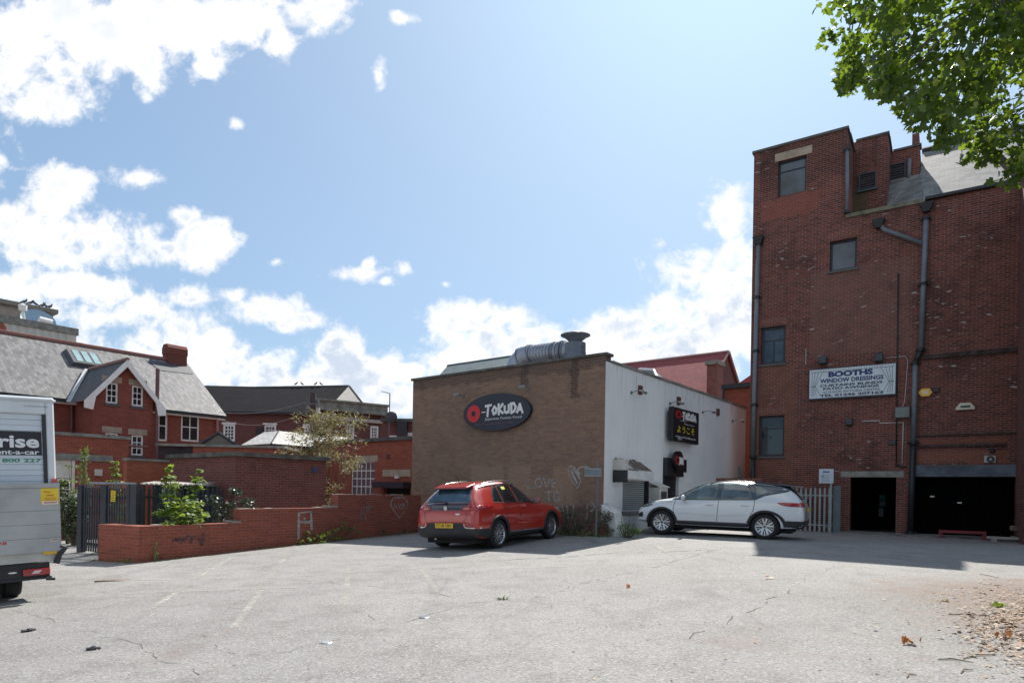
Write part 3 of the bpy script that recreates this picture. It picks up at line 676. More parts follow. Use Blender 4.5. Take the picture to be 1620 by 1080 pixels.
# small grey lantern roof seen over the white wall
# red roofed building
p0 = at(1152, 600, 42.0); RB = Frame(p0.x, p0.y, G_, 0)
rbn = thing('red_roofed_building', 'brick building with steep red tiled roof rising behind the white wall', 'building', RB)
zr = RB.front(1152, 557, 0)[1]; zl = RB.front(994, 575, 0); D_ = 4.4; zE = zr - 4.0
ul_ = zl[0] - 6
rw = MB(); rw.box(ul_, -.15, -D_ + .3, D_, 0, zE); rw.add([(-.15, -D_, zE), (-.15, D_, zE), (-.15, 0, zr - .15)], [(0, 1, 2)]); rw.box(-.45, -.16, -D_ + .3, D_ - .3, 0, zE + .1)
rw.build('wall', purplebrick, rbn)
rf = MB(); rf.add([(ul_, -D_ - .2, zE - .1), (0, -D_ - .2, zE - .1), (0, 0, zr), (ul_, 0, zr), (ul_, D_ + .2, zE - .1), (0, D_ + .2, zE - .1)], [(0, 1, 2, 3), (3, 2, 5, 4)])
rfo = rf.build('roof', redtile, rbn)
s_ = MB(); s_.tube([(ul_, 0, zr + .05), (0, 0, zr + .05)], .09, 6); s_.tube([(.03, 0, zr + .03), (.03, -D_ - .2, zE - .08)], .06, 5); s_.tube([(.03, 0, zr + .03), (.03, D_ + .2, zE - .08)], .08, 5); s_.build('ridge', pmat('pale_verge', (.35, .2, .19), .8), rbn)
cv = -3.4; cA, cB = RB.front(1118, 600, cv - .5), RB.front(1134, 600, cv - .5); ct = RB.front(1126, 570, cv - .5)[1]
ch = MB(); ch.box(cA[0], cB[0], cv - .5, cv + .5, 2, ct - .25); chm = ch.build('chimney', redbrick2, rbn)
ch = MB(); ch.box(cA[0] - .1, cB[0] + .1, cv - .6, cv + .6, ct - .25, ct); ch.build('chimney_cap', concrete, chm)
dp = MB(); q = RB.front(1145, 600, -D_ - .3); dp.tube([(q[0], -D_ - .3, zE), (q[0], -D_ - .3, 0)], .09, 8); dp.build('drainpipe', blackpipe, rbn)
# hipped grey lantern with white edge (behind the white wall)
p0 = at(1028, 585, 30.0); LF = Frame(p0.x, p0.y, G_, 0)
lf = thing('roof_lantern', 'grey hipped roof light with thick white edges showing over the white wall top', 'roof light', LF)
zt = LF.front(1025, 580, 0)[1]; x0, x1 = LF.front(1002, 583, 0)[0], LF.front(1047, 590, 0)[0]
mb = MB(); mb.add([(x0 - .8, -1.2, zt - 1.6), (x1 + .7, -1.2, zt - 1.6), (x1 + .7, 2.2, zt - 1.6), (x0 - .8, 2.2, zt - 1.6), (x0 + .2, .3, zt), (x1 - .55, .3, zt - .12)], [(0, 1, 5, 4), (1, 2, 5), (2, 3, 4, 5), (3, 0, 4), (3, 2, 1, 0)])
mb.build('roof', pmat('lead_grey', (.16, .19, .19), .7, dirt=.4), lf)
mb = MB(); mb.tube([(x0 + .2, .3, zt), (x1 - .55, .3, zt - .12)], .07, 6); mb.tube([(x1 - .55, .3, zt - .12), (x1 + .7, -1.2, zt - 1.6)], .07, 6); mb.tube([(x0 + .2, .3, zt), (x0 - .8, -1.2, zt - 1.6)], .07, 6); mb.build('edging', wpaint, lf)
mb = MB(); mb.box(x0 - .6, x1 + .5, -1.1, 2.1, 0, zt - 1.6); mb.build('base', redbrick2, lf)
# low brick building in the gap
p0 = at(1147, 640, 31.0); GP = Frame(p0.x, p0.y, G_, 0)
gp = thing('brick_outbuilding', 'small flat-topped red brick building in the gap beside the tall warehouse', 'building', GP)
zt = GP.front(1165, 607, 0)[1]; MB().box(0, 5, 0, 4, 0, zt - .22).build('wall', redbrick, gp)
MB().box(-.15, 5.1, -.15, 4, zt - .218, zt).build('gutter', blackpipe, gp)
MB().tube([(-.05, -.1, zt - .2), (-.05, -.1, 3)], .05, 8).build('drainpipe', blackpipe, gp)
p0 = at(1172, 606, 48.0); GP2 = Frame(p0.x, p0.y, G_, 0)
g2 = thing('distant_building', 'sliver of red gabled roof between the brick outbuilding and the warehouse', 'building', GP2)
zt = GP2.front(1184, 594, 0)[1]; zb_ = GP2.front(1172, 606, 0)[1]
MB().add([(-.2, 0, zb_), (4, 0, zb_), (4, 0, zt + 2.0), (-.2, 4, zb_), (4, 4, zt + 2.0), (4, 4, zb_)], [(0, 1, 2), (0, 2, 4, 3), (3, 4, 5), (0, 3, 5, 1), (1, 5, 4, 2)]).build('roof', redtile, g2)
MB().box(0, 3.9, .1, 3.9, 0, zb_ - .002).build('wall', redbrick2, g2)
# ================================================================ TALL BRICK WAREHOUSE
W0 = Frame(9.15, 24.84, R(-34)); W0.bz = .2
F0 = W0.front
uT = F0(1339, 300)[0]; uP = F0(1458, 320)[0]; uE = F0(1613, 400)[0]
zTt = (F0(1188, 243)[1] + F0(1339, 207)[1]) / 2
zP = (F0(1338, 339)[1] + F0(1456, 320)[1]) / 2 - .1
zR = (F0(1465, 319)[1] + F0(1610, 288)[1]) / 2
print('T', uT, uP, uE, zTt, zP, zR)
w1 = rect_front(W0, (1231, 254, 311), (1276, 246, 303)); w2 = rect_front(W0, (1313, 381, 428), (1356, 376, 424))
w3 = rect_front(W0, (1204, 518, 577), (1243, 514, 573)); w4 = rect_front(W0, (1201, 659, 722), (1241, 655, 720))
d1 = rect_front(W0, (1345, 755, 834), (1418, 754, 837)); d2 = rect_front(W0, (1441, 753, 850), (1611, 753, 852))
d1 = (d1[0], d1[1], -.3, d1[3]); d2 = (d2[0], d2[1], -.3, d1[3] + .02)
def fx(px): return F0(px, 600)[0]
bxs = [(fx(1200), fx(1290), F0(1240, 345)[1], F0(1240, 312)[1], (.30, .085, .055), .55),
       (fx(1452), fx(1600), F0(1520, 702)[1], F0(1520, 692)[1], (.30, .10, .06), .5), (fx(1452), fx(1600), F0(1520, 733)[1], F0(1520, 712)[1], (.30, .11, .07), .6),
       (fx(1185), fx(1260), F0(1220, 790)[1], F0(1220, 575)[1], (.22, .09, .05), .35), (fx(1280), fx(1440), F0(1350, 560)[1], F0(1350, 420)[1], (.22, .12, .10), .35),
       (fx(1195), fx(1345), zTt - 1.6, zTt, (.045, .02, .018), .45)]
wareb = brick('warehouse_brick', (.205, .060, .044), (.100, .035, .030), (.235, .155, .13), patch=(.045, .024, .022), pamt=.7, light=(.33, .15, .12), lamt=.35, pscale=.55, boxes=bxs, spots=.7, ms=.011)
wb_ = thing('brick_warehouse', 'tall dark red brick warehouse with stepped roofline, black downpipes and few dark windows', 'building', W0)
zb = -1.2
ww = MB(fmap(0)).wall(0, uE, zb, zP, .45, [w2, w3, w4, d1, d2])
w_ = MB(fmap(0)).wall(0, uT, zP, zTt, .45, [w1]); w_.m = None
ww.m = None
k = len(ww.v); ww.v += w_.v; ww.f += [tuple(i + k for i in f) for f in w_.f]
DT = 5.0
w_ = MB(fmap(0)).wall(uP, uE, zP, zR, .45); k = len(ww.v); ww.v += w_.v; ww.f += [tuple(i + k for i in f) for f in w_.f]
ww.box(0, .4, .451, DT, zb, zTt); ww.box(uT - .4, uT, .451, DT, zP - .3, zTt); ww.box(.401, uT - .401, DT - .4, DT, zb, zTt)
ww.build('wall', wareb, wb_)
MB().box(.4, uT - .4, .45, DT - .4, zTt - .3, zTt - .2).build('tower_roof', pmat('roof_felt', (0, 0, 0)), wb_)
# set back second and third stair blocks
b2 = 1.9; u2 = F0(1404, 260, b2)[0]; z2 = (F0(1342, 226, b2)[1] + F0(1404, 214, b2)[1]) / 2
blk = MB(); blk.box(uT + .002, u2, b2, DT - .5, zP - .5, z2); blk.build('stair_block', wareb, wb_)['label'] = 'second brick block stepped back behind the tower'
b3 = 3.4; u3 = F0(1455, 260, b3)[0]; z3 = (F0(1407, 241, b3)[1] + F0(1455, 232, b3)[1]) / 2
blk = MB(); blk.box(u2 + .002, u3, b3, DT + .6, zP - .5, z3); blk.build('stair_block', wareb, wb_)['label'] = 'third brick block stepped back beside the slate roof'
cA = F0(1443, 225, b3 + .4)[0]; cB = F0(1455, 225, b3 + .4)[0]; ct = F0(1449, 211, b3 + .4)[1]
MB().box(cA, cB - .02, b3 + .4, b3 + 1.2, z3 - .1, ct).build('chimney', wareb, wb_)
cpb = MB()
cpb.box(-.06, uT + .05, -.06, .5, zTt + .001, zTt + .09); cpb.box(uT - .45, uT + .07, .501, DT, zTt + .001, zTt + .09)
cpb.box(uT + .08, u2 + .05, b2 - .05, b2 + .4, z2 + .001, z2 + .08); cpb.box(u2 - .3, u2 + .06, b2 + .401, DT - .5, z2 + .001, z2 + .08)
cpb.box(u2 + .08, u3 + .05, b3 - .05, b3 + .4, z3 + .001, z3 + .08)
cpb.build('coping', pmat('dark_coping', (0, 0, 0)), wb_)
MB().box(uT + .0, uP + .05, -.07, .35, zP + .001, zP + .13).build('terrace_coping', pmat('mossy_concrete', (.15, .15, .10), .9, var=.4, dirt=.5), wb_)
mo = MB(); r_ = rect_front(W0, (1346, 300, 336), (1372, 300, 333), b2); mo.box(r_[0], r_[1], b2 - .012, b2 - .003, zP + .1, r_[3]); mo.build('moss_patch', brick('mossy_brick', (.13, .075, .04), (.10, .07, .035), (.12, .12, .08), patch=(.06, .07, .03), pamt=.6), wb_)
# louvres
def louvre(r, d, lab):
    mb = MB(fmap(d)); n = 6; h = (r[3] - r[2]) / n
    for i in range(n): mb.hexa([(r[0], -.06, r[2] + i * h), (r[1], -.06, r[2] + i * h), (r[1], -.01, r[2] + (i + .6) * h), (r[0], -.01, r[2] + (i + .6) * h), (r[0], -.07, r[2] + (i + .1) * h), (r[1], -.07, r[2] + (i + .1) * h), (r[1], -.02, r[2] + (i + .8) * h), (r[0], -.02, r[2] + (i + .8) * h)])
    mb.box(r[0] - .04, r[0], -.09, -.003, r[2] - .04, r[3] + .04); mb.box(r[1], r[1] + .04, -.09, -.003, r[2] - .04, r[3] + .04); mb.box(r[0], r[1], -.09, -.003, r[3], r[3] + .04)
    mb.box(r[0] - .08, r[1] + .08, -.11, -.003, r[2] - .12, r[2] - .04)
    mb.build('louvre', pmat('slate_blue_louvre', (.055, .07, .085), .6), wb_)['label'] = lab
louvre(rect_front(W0, (1361, 278, 300), (1385, 274, 296), b2), b2, 'small grey louvred opening on the second block')
louvre(rect_front(W0, (1407, 263, 286), (1431, 260, 284), b3), b3, 'small grey louvred opening on the third block')
# slate roof: from the wall head up to a ridge
vr = 5.6; zrg = F0(1500, 231, vr)[1]; uL = F0(1423, 318, .4)[0]
uvg = F0(1457, 240, vr)[0]; uRR = uE + 16
rf = MB(); t_ = .06
rf.add([(uP - 1.3, .42, zR - .75), (uE, .42, zR - .02), (uRR, .42, zR - .02), (uRR, vr, zrg), (u3 + .02, vr, zrg), (u3 + .02, b3 - .1, zR + (zrg - zR) * (b3 - .5) / (vr - .42)), (uP + .1, .42, zR - .02)],
       [(6, 2, 3, 4, 5)])
rf.add([(uP - 1.5, 1.3, zR + .05), (uP + .1, .42, zR - .02), (u3 + .02, b3 - .1, zR + (zrg - zR) * (b3 - .5) / (vr - .42)), (u3 - 1.2, b3 - .1, zR + (zrg - zR) * (b3 - .5) / (vr - .42))], [(0, 1, 2, 3)])
rf.add([(uRR, vr, zrg), (u3, vr, zrg), (u3, vr + 5, zR), (uRR, vr + 5, zR)], [(0, 1, 2, 3)])
rs_ = slate('weathered_slate', (.25, .25, .24), (.13, .135, .13), .3, .16, .75)
rf.build('slate_roof', rs_, wb_)
MB().tube([(u3, vr, zrg + .05), (uRR, vr, zrg + .05)], .12, 6).build('ridge', blackpipe, wb_)
MB().box(uP + .1, uE - .002, -.14, .03, zR + .002, zR + .1).build('gutter', blackpipe, wb_)
dz = MB(); dz.box(0, uRR, .46, 12, zb, zP - .6) if False else None
back = MB(); back.box(uT + .02, uRR, 10.4, 10.8, zb, zR); back.box(uE + .5, uRR, .45, .8, zb, zR); back.box(uRR - .4, uRR, .81, 10.39, zb, zR); back.build('rear_wall', wareb, wb_)
back = MB(); back.box(uT + .001, uP + 2, .46, b2 + 1, zP - .35, zP - .25); back.build('terrace_roof', pmat('roof_felt', (0, 0, 0)), wb_)
# wing that comes forward at the right picture edge
MB().box(uE + .002, uE + 4, -3.0, 5.0, zb, zR - .2).build('side_wing', wareb, wb_)
# windows
W_ = window(wb_, fmap(0), w1, .14, 1, 1, darkframe, G_blue, .06, .05, vb=[], hb=[.74], label='top floor window with dark frame and a transom')
W_ = window(wb_, fmap(0), w2, .14, 1, 1, darkframe, G_blue, .07, .05, vb=[], hb=[], label='small square single-pane window')
W_ = window(wb_, fmap(0), w3, .14, 1, 1, darkframe, G_blue, .09, .05, vb=[], hb=[.66], label='first floor window left of the sign board')
mb = MB(fmap(0)); xm = (w3[0] + w3[1]) / 2; mb.box(xm - .025, xm + .025, .145, .19, w3[2] + .1, w3[2] + (w3[3] - w3[2]) * .64); mb.build('mullion', darkframe, W_)
W_ = window(wb_, fmap(0), w4, .14, 1, 1, darkframe, G_dark, .07, .05, vb=[], hb=[.70], label='lower dark window beside the left downpipe')
mb = MB(fmap(0)); mb.box(w4[0] + .1, w4[1] - .1, .15, .165, w4[2] + (w4[3] - w4[2]) * .72, w4[3] - .1); mb.build('blind', pmat('blue_blind', (.05, .075, .095), .6), W_)
li = MB(fmap(0)); r_ = rect_front(W0, (1226, 255, 255), (1285, 241, 241)); li.box(r_[0], r_[1], -.012, .1, w1[3] + .002, w1[3] + .30); li.build('lintel', stone, wb_)['label'] = 'pale stone lintel over the top window'
for r in (w2, w3, w4):
    sl = MB(fmap(0)); sl.box(r[0] - .06, r[1] + .06, -.05, .13, r[2] - .09, r[2] - .003); sl.build('sill', pmat('dark_sill', (.09, .085, .085), .8), wb_)
    ar = MB(fmap(0)); n = 12; xc = (r[0] + r[1]) / 2; hw = (r[1] - r[0]) / 2 + .06
    for i in range(n):
        a = xc - hw + 2 * hw * i / n; rise = .06 * (1 - ((a + hw / n - xc) / hw) ** 2)
        ar.box(a + .006, a + 2 * hw / n - .006, -.012, .02, r[3] + .02 + rise, r[3] + .24 + rise)
    ar.build('brick_arch', redbrick2, wb_)
li = MB(fmap(0)); r_ = rect_front(W0, (1330, 747, 755), (1419, 746, 754)); li.box(r_[0], r_[1] + .2, -.02, .3, d1[3] + .002, d1[3] + .21); li.build('lintel', concrete, wb_)['label'] = 'concrete lintel over the passage doorway'
li = MB(fmap(0)); li.box(d2[0] - .05, d2[1] + .05, -.03, .3, d2[3] + .002, d2[3] + .38); li.build('lintel', pmat('blue_grey_concrete', (.11, .13, .16), .8, var=.4, nscale=1.5, dirt=.6), wb_)['label'] = 'wide blue-grey concrete beam over the dark doors'
# ledges / old roof scars on the right half
for (pa, pb, h_, dd) in (((1461, 566), (1613, 552), .14, .10), ((1452, 690), (1613, 683), .07, .05), ((1452, 707), (1593, 702), .08, .06)):
    q0, q1 = F0(*pa), F0(*pb); z = (q0[1] + q1[1]) / 2
    MB(fmap(0)).box(q0[0], q1[0], -dd, -.002, z - h_ / 2, z + h_ / 2).build('ledge', pmat('dark_ledge', (.06, .04, .035), .9, var=.5, nscale=5), wb_)
# double garage doors, near-black colour painting in the unlit interior
gdm = pmat('unlit_interior_door', (.0025, .0025, .003), .95, spec=.05)
gd = MB(fmap(0)); n = 18
for i in range(n):
    a = d2[0] + .02 + i * (d2[1] - d2[0] - .04) / n; gd.box(a, a + (d2[1] - d2[0]) / n - .02, .40, .44, d2[2], d2[3] - .05)
gd.box(d2[0] - .0, d2[1], .441, .48, d2[2], d2[3]); gdo = gd.build('garage_door', gdm, wb_)
for px, py in ((1475, 785), (1518, 795)):
    q = F0(px, py, .38); MB(fmap(0)).box(q[0] - .06, q[0] + .06, .36, .399, q[1] - .02, q[1] + .025).build('handle', pmat('steel', (.4, .4, .4), .3, .8), gdo)
# passage behind the doorway with a back door
pas = MB(); a, b = d1[0] - .6, d1[1] + .35
pas.box(a - .2, a, .46, 7.2, -1, 3); pas.box(b, b + .2, .46, 7.2, -1, 3); pas.box(a, b, .46, 7.2, d1[3] + .25, 3); pas.box(a, b, 7.0, 7.2, -1, d1[3] + .2)
pas.build('passage', blackin, wb_)
fl = MB(); fl.box(a, b, -.1, 6.98, -.3, .22); fl.build('passage_floor', pmat('dark_floor', (.10, .10, .10), .8), wb_)
def back_item(px0, px1, py0, py1, col, nm, v=6.9, rough=.5, lab=None):
    p, q = F0(px0, py1, v), F0(px1, py0, v); mb = MB(fmap(v)); mb.box(p[0], q[0], -.05, -.002, p[1], q[1])
    o = mb.build(nm, pmat('item_' + nm + str(px0), col, rough), wb_)
    if lab: o['label'] = lab
back_item(1391, 1401, 782, 791, (.10, .55, .62), 'back_door_pane', lab='teal glass in the back door of the passage')
back_item(1391, 1401, 792, 801, (.45, .62, .72), 'back_door_panel', lab='pale blue panel of the back door')
back_item(1390, 1398, 803, 817, (.72, .74, .85), 'hanging_sheet', lab='pale sheet hanging low in the dark passage')
# downpipes
def pipe(pts, r, nm='downpipe', mat=None, d=-.12, lab=None, hop=None):
    P = [F0(px, py, d) for px, py in pts]; mb = MB(); mb.tube([(p[0], d, p[1]) for p in P], r, 12)
    o = mb.build(nm, mat or greypipe, wb_, smooth=True)
    if lab: o['label'] = lab
    cl = MB()
    for (a, b) in zip(P[:-1], P[1:]):
        if abs(a[1] - b[1]) > 2:
            n = int(abs(a[1] - b[1]) / 1.9)
            for i in range(n + 1):
                z = a[1] + (b[1] - a[1]) * i / max(1, n); x = a[0] + (b[0] - a[0]) * i / max(1, n); cl.tube([(x, d, z - .05), (x, d, z + .05)], r * 1.35, 12); cl.box(x - r * 1.9, x + r * 1.9, d + .03, -.002, z - .03, z + .03)
    if cl.v: cl.build('pipe_collar', blackpipe, o)
    if hop:
        q = F0(hop[0], hop[1], d); h = MB(); h.hexa([(q[0] - .09, d - .09, q[1] - .28), (q[0] + .09, d - .09, q[1] - .28), (q[0] + .09, -.004, q[1] - .28), (q[0] - .09, -.004, q[1] - .28),
                                                      (q[0] - .2, d - .16, q[1]), (q[0] + .2, d - .16, q[1]), (q[0] + .2, -.004, q[1]), (q[0] - .2, -.004, q[1])])
        h.build('hopper', blackpipe, o)
    return o
pipe([(1200, 385), (1193, 640), (1191, 720)], .075, lab='grey downpipe at the left edge of the warehouse', hop=(1200, 376))
pipe([(1191, 722), (1190, 830)], .08, mat=blackpipe)
pipe([(1465, 345), (1457, 553)], .085, lab='grey downpipe down the middle of the warehouse', hop=(1466, 322))
pipe([(1457, 553), (1448, 574)], .085, mat=blackpipe); pipe([(1448, 574), (1445, 700)], .085); pipe([(1445, 700), (1440, 842)], .095, mat=blackpipe)
pipe([(1390, 352), (1398, 363), (1462, 386)], .07, lab='slanting branch pipe from the small hopper', hop=(1390, 348))
pipe([(1340, 236), (1340, 335)], .06, d=-.1); pipe([(1439, 252), (1437, 288)], .07, d=b3 - .12)
pipe([(1421, 435), (1418, 735)], .018, 'conduit', blackpipe, -.04)
pipe([(1421, 735), (1426, 738), (1434, 738)], .02, 'conduit', blackpipe, -.04)
pipe([(1364, 666), (1391, 665), (1392, 669), (1429, 668), (1427, 735)], .014, 'conduit', pmat('white_cable', (.6, .6, .6), .5), -.03)
pipe([(1400, 566), (1432, 563), (1436, 570), (1434, 600), (1431, 635), (1426, 648)], .008, 'cable', pmat('white_cable', (.6, .6, .6), .5), -.03)
# single brick-coloured marks: plugs
def wall_item(name, label, cat, px, py, w, h, dep, mat, group=None, bev=.01, v=0.0):
    q = F0(px, py, v); mb = MB(fmap(v)); mb.box(q[0] - w / 2, q[0] + w / 2, -dep, -.002, q[1] - h / 2, q[1] + h / 2)
    return tag(mb.build(name, mat, fr=W0, bevel=bev), label, cat, group), q
jb, q = wall_item('junction_box', 'grey-green metal junction box beside the middle downpipe', 'box', 1428, 653, .42, .36, .2, pmat('box_green', (.16, .19, .175), .5), bev=.012)
mb = MB(fmap(0)); mb.box(q[0] - .18, q[0] + .18, -.21, -.201, q[1] - .15, q[1] + .15); mb.build('door', pmat('box_green', (0, 0, 0)), jb, bz=W0.bz)
# alarm boxes
q = F0(1464, 621); al = thing('alarm_box', 'yellow hexagonal alarm box on the warehouse wall right of the downpipe', 'alarm', W0)
hx_ = [(q[0] - .2, q[1]), (q[0] - .11, q[1] - .13), (q[0] + .11, q[1] - .13), (q[0] + .2, q[1]), (q[0] + .11, q[1] + .13), (q[0] - .11, q[1] + .13)]
MB(fmap(0)).prism(hx_, -.09, -.002).build('case', pmat('alarm_yellow', (.75, .42, .04), .4), al)
MB(fmap(0)).prism([((x - q[0]) * .6 + q[0], (z - q[1]) * .6 + q[1]) for x, z in hx_], -.1, -.09).build('front_panel', pmat('alarm_face', (.7, .55, .35), .4), al)
q = F0(1527, 643); al = thing('alarm_box', 'cream bell box with curved top low on the right of the warehouse wall', 'alarm', W0)
P_ = [(q[0] - .26, q[1] - .11), (q[0] + .26, q[1] - .11), (q[0] + .26, q[1] - .04), (q[0] + .14, q[1] + .12), (q[0] - .14, q[1] + .12), (q[0] - .26, q[1] - .04)]
MB(fmap(0)).prism(P_, -.1, -.002).build('case', pmat('alarm_cream', (.62, .58, .45), .4), al, bevel=.01)
text('Aids', fmap(0), q[0] - .12, q[0] + .14, q[1] - .06, q[1] + .03, -.103, blackp, al, bold=.02) if False else MB(fmap(0)).box(q[0] - .13, q[0] + .13, -.104, -.1, q[1] - .04, q[1] + .025).build('name_strip', pmat('dark_green', (.03, .06, .04), .5), al)
wall_item('sensor_box', 'small dark box just right of the yellow alarm', 'box', 1481, 617, .17, .16, .12, pmat('dark_box', (.05, .03, .03), .6))
wall_item('vent_hole', 'round black vent pipe above the white wall vent', 'vent', 1570, 713, .13, .12, .05, blackp, bev=.03)
q = F0(1566, 726); vt = thing('wall_vent', 'white square wall vent with round black outlet over the wide dark doors', 'vent', W0)
MB(fmap(0)).box(q[0] - .15, q[0] + .15, -.05, -.002, q[1] - .11, q[1] + .11).build('plate', pmat('vent_white', (.4, .4, .4), .5), vt)
ring(fmap(0), q[0] + .01, q[1], .10, .05, -.09, -.05).build('outlet_ring', blackp, vt); 
MB(fmap(0)).prism(ellipse(q[0] + .01, q[1], .05, .05, 16), -.06, -.05).build('outlet', pmat('vent_grey', (.4, .42, .45), .4), vt)
def flood(px, py, lab, s=.72, lit=True):
    q = F0(px, py); t_ = thing('floodlight', lab, 'floodlight', W0, 'floodlights on the warehouse wall')
    MB(fmap(0)).box(q[0] - .05 * s, q[0] + .05 * s, -.14 * s, -.002, q[1] + .02, q[1] + .09 * s).build('bracket', blackpipe, t_)
    MB(fmap(0)).hexa([(q[0] - .17 * s, -.38 * s, q[1] - .2 * s), (q[0] + .17 * s, -.38 * s, q[1] - .2 * s), (q[0] + .17 * s, -.12 * s, q[1] - .26 * s), (q[0] - .17 * s, -.12 * s, q[1] - .26 * s),
                      (q[0] - .17 * s, -.34 * s, q[1] + .16 * s), (q[0] + .17 * s, -.34 * s, q[1] + .16 * s), (q[0] + .17 * s, -.08 * s, q[1] + .18 * s), (q[0] - .17 * s, -.08 * s, q[1] + .18 * s)]).build('lamp_head', pmat('flood_grey', (.035, .045, .055), .5), t_, bevel=.015)
flood(1303, 570, 'dark boxy floodlight above the left half of the sign board')
flood(1391, 566, 'dark boxy floodlight above the right half of the sign board')
flood(1344, 667, 'small dark floodlight on bare brick below the sign board', .6)
wall_item('wall_bar', 'thin pale metal strip upright on brick left of the sign board', 'bracket', 1275, 564, .035, .62, .03, pmat('pale_metal', (.25, .24, .22), .5), bev=0)
wall_item('air_brick', 'small grey vent on brick right above the passage doorway', 'vent', 1412, 700, .2, .14, .05, pmat('flood_grey', (0, 0, 0)))
# ---- sign board BOOTHS
sb_ = thing('shop_sign', 'long white sign board with dark blue lettering and drawn curtains on the warehouse wall', 'sign', W0)
o_ = .12; r_ = rect_front(W0, (1281, 586, 630), (1417, 574, 623), -o_); s0, s1, z0, z1 = r_; Ws, Hs = s1 - s0, z1 - z0
# the panel hangs slightly crooked like in the photo: keep level
MB(fmap(0)).box(s0 - .03, s1 + .03, -o_ + .01, -.004, z0 - .05, z1 + .03).build('backing_frame', pmat('navy_frame', (.02, .022, .05), .5), sb_)
MB(fmap(0)).box(s0, s1, -o_, -o_ + .008, z0, z1).build('board', pmat('sign_board', (.58, .64, .67), .5, var=.06, nscale=1.5), sb_)
navy = pmat('navy_ink', (.012, .03, .14), .5); ink = pmat('dark_ink', (.025, .035, .08), .5); ff_ = fmap(0); bb_ = -o_ - .003
def sl(t_, a, b, c, d, mat, bold, nm='lettering'): text(t_, ff_, s0 + Ws * a, s0 + Ws * b, z0 + Hs * c, z0 + Hs * d, bb_, mat, sb_, bold=bold)
sl('BOOTHS', .23, .75, .70, .89, navy, .06); sl('WINDOW DRESSINGS', .13, .87, .51, .66, navy, .04)
sl('CURTAINS BLINDS', .13, .86, .375, .465, ink, .04); sl('PATIO AWNINGS', .17, .82, .265, .355, ink, .04)
sl('1st FLOOR VICTORIA CENTRE', .165, .83, .155, .225, ink, .012); sl('TEL 01246 207162', .13, .87, .03, .125, ink, .04)
ln_ = MB(fmap(0))
def lseg(a, b, c, d, w=.012):
    p, q = Vector((s0 + Ws * a, z0 + Hs * b)), Vector((s0 + Ws * c, z0 + Hs * d)); n = (q - p).normalized(); n = Vector((-n.y, n.x)) * w / 2
    ln_.prism([tuple(p + n), tuple(q + n), tuple(q - n), tuple(p - n)], -o_ - .004 - random.random() * .001, -o_ - .001)
lseg(.015, .90, .985, .90)
for i in range(33): lseg(.02 + i * .03, .98, .02 + i * .03 + (.004 if i % 2 else -.004), .905, .009)
for sgn in (0, 1):
    f = (lambda x: 1 - x) if sgn else (lambda x: x)
    for a, b in ((.035, .03), (.07, .045), (.11, .06), (.16, .07)): lseg(f(a), .89, f(b), .42)
    lseg(f(.015), .42, f(.08), .41, .02)
    for a, b in ((.03, .035), (.045, .06), (.06, .09), (.075, .14)): lseg(f(a), .40, f(b), .05)
ln_.build('curtain_drawing', ink, sb_)
# ---- fence, notice and post before the warehouse
FW = W0
fn = thing('palisade_fence', 'pale grey galvanised palisade fence between white car and dark doorway', 'fence', FW)
fv = -.55; q0, q1 = F0(1190, 800, fv)[0], F0(1317, 800, fv)[0]; zt = F0(1300, 771, fv)[1]
galv = pmat('galvanised', (.28, .32, .33), .55, .3, var=.15)
fp = MB(fmap(fv)); n = int((q1 - q0) / .155)
for i in range(n + 1):
    a = q0 + i * .155; fp.prism([(a - .033, .1), (a + .033, .1), (a + .033, zt - .06), (a, zt + .02), (a - .033, zt - .06)], -.012, .0)
fp.build('pale', galv, fn)
fr_ = MB(fmap(fv)); fr_.box(q0, q1, .003, .04, zt - .3, zt - .25); fr_.box(q0, q1, .003, .04, .45, .5); fr_.build('rail', galv, fn)
gp_ = MB(fmap(fv)); a, b = F0(1318, 800, fv)[0], F0(1330, 800, fv)[0]; gp_.box(a, b, -.02, .06, .05, F0(1324, 768, fv)[1]); gp_.build('steel_post', pmat('blue_grey_steel', (.10, .13, .15), .5), fn)
nt = thing('notice_board', 'white printed notice on grey post in front of the palisade fence', 'sign', FW)
nv = -.75; a, b, z0, z1 = rect_front(W0, (1296, 742, 764), (1319, 741, 764), nv)
pp = F0(1314, 800, nv)[0]; MB(fmap(nv)).box(pp - .03, pp + .03, .005, .05, .05, z1 - .05).build('post', galv, nt)
MB(fmap(nv)).box(a, b, -.012, .003, z0, z1).build('board', pmat('notice_white', (.55, .60, .66), .5), nt)
MB(fmap(nv)).box(a + .12, b - .12, -.016, -.012, z1 - .13, z1 - .07).build('heading', pmat('heading_blue', (.12, .17, .38), .6, var=.5, nscale=30), nt)
tl = MB(fmap(nv)); tl.box(a + .08, a + .16, -.015, -.012, z1 - .29, z1 - .22)
for i in range(5): tl.box(a + .08, b - .1 - random.uniform(0, .1), -.015, -.012, z0 + .06 + i * .055, z0 + .075 + i * .055)
tl.build('small_print', pmat('faint_ink', (.30, .33, .42), .6), nt)
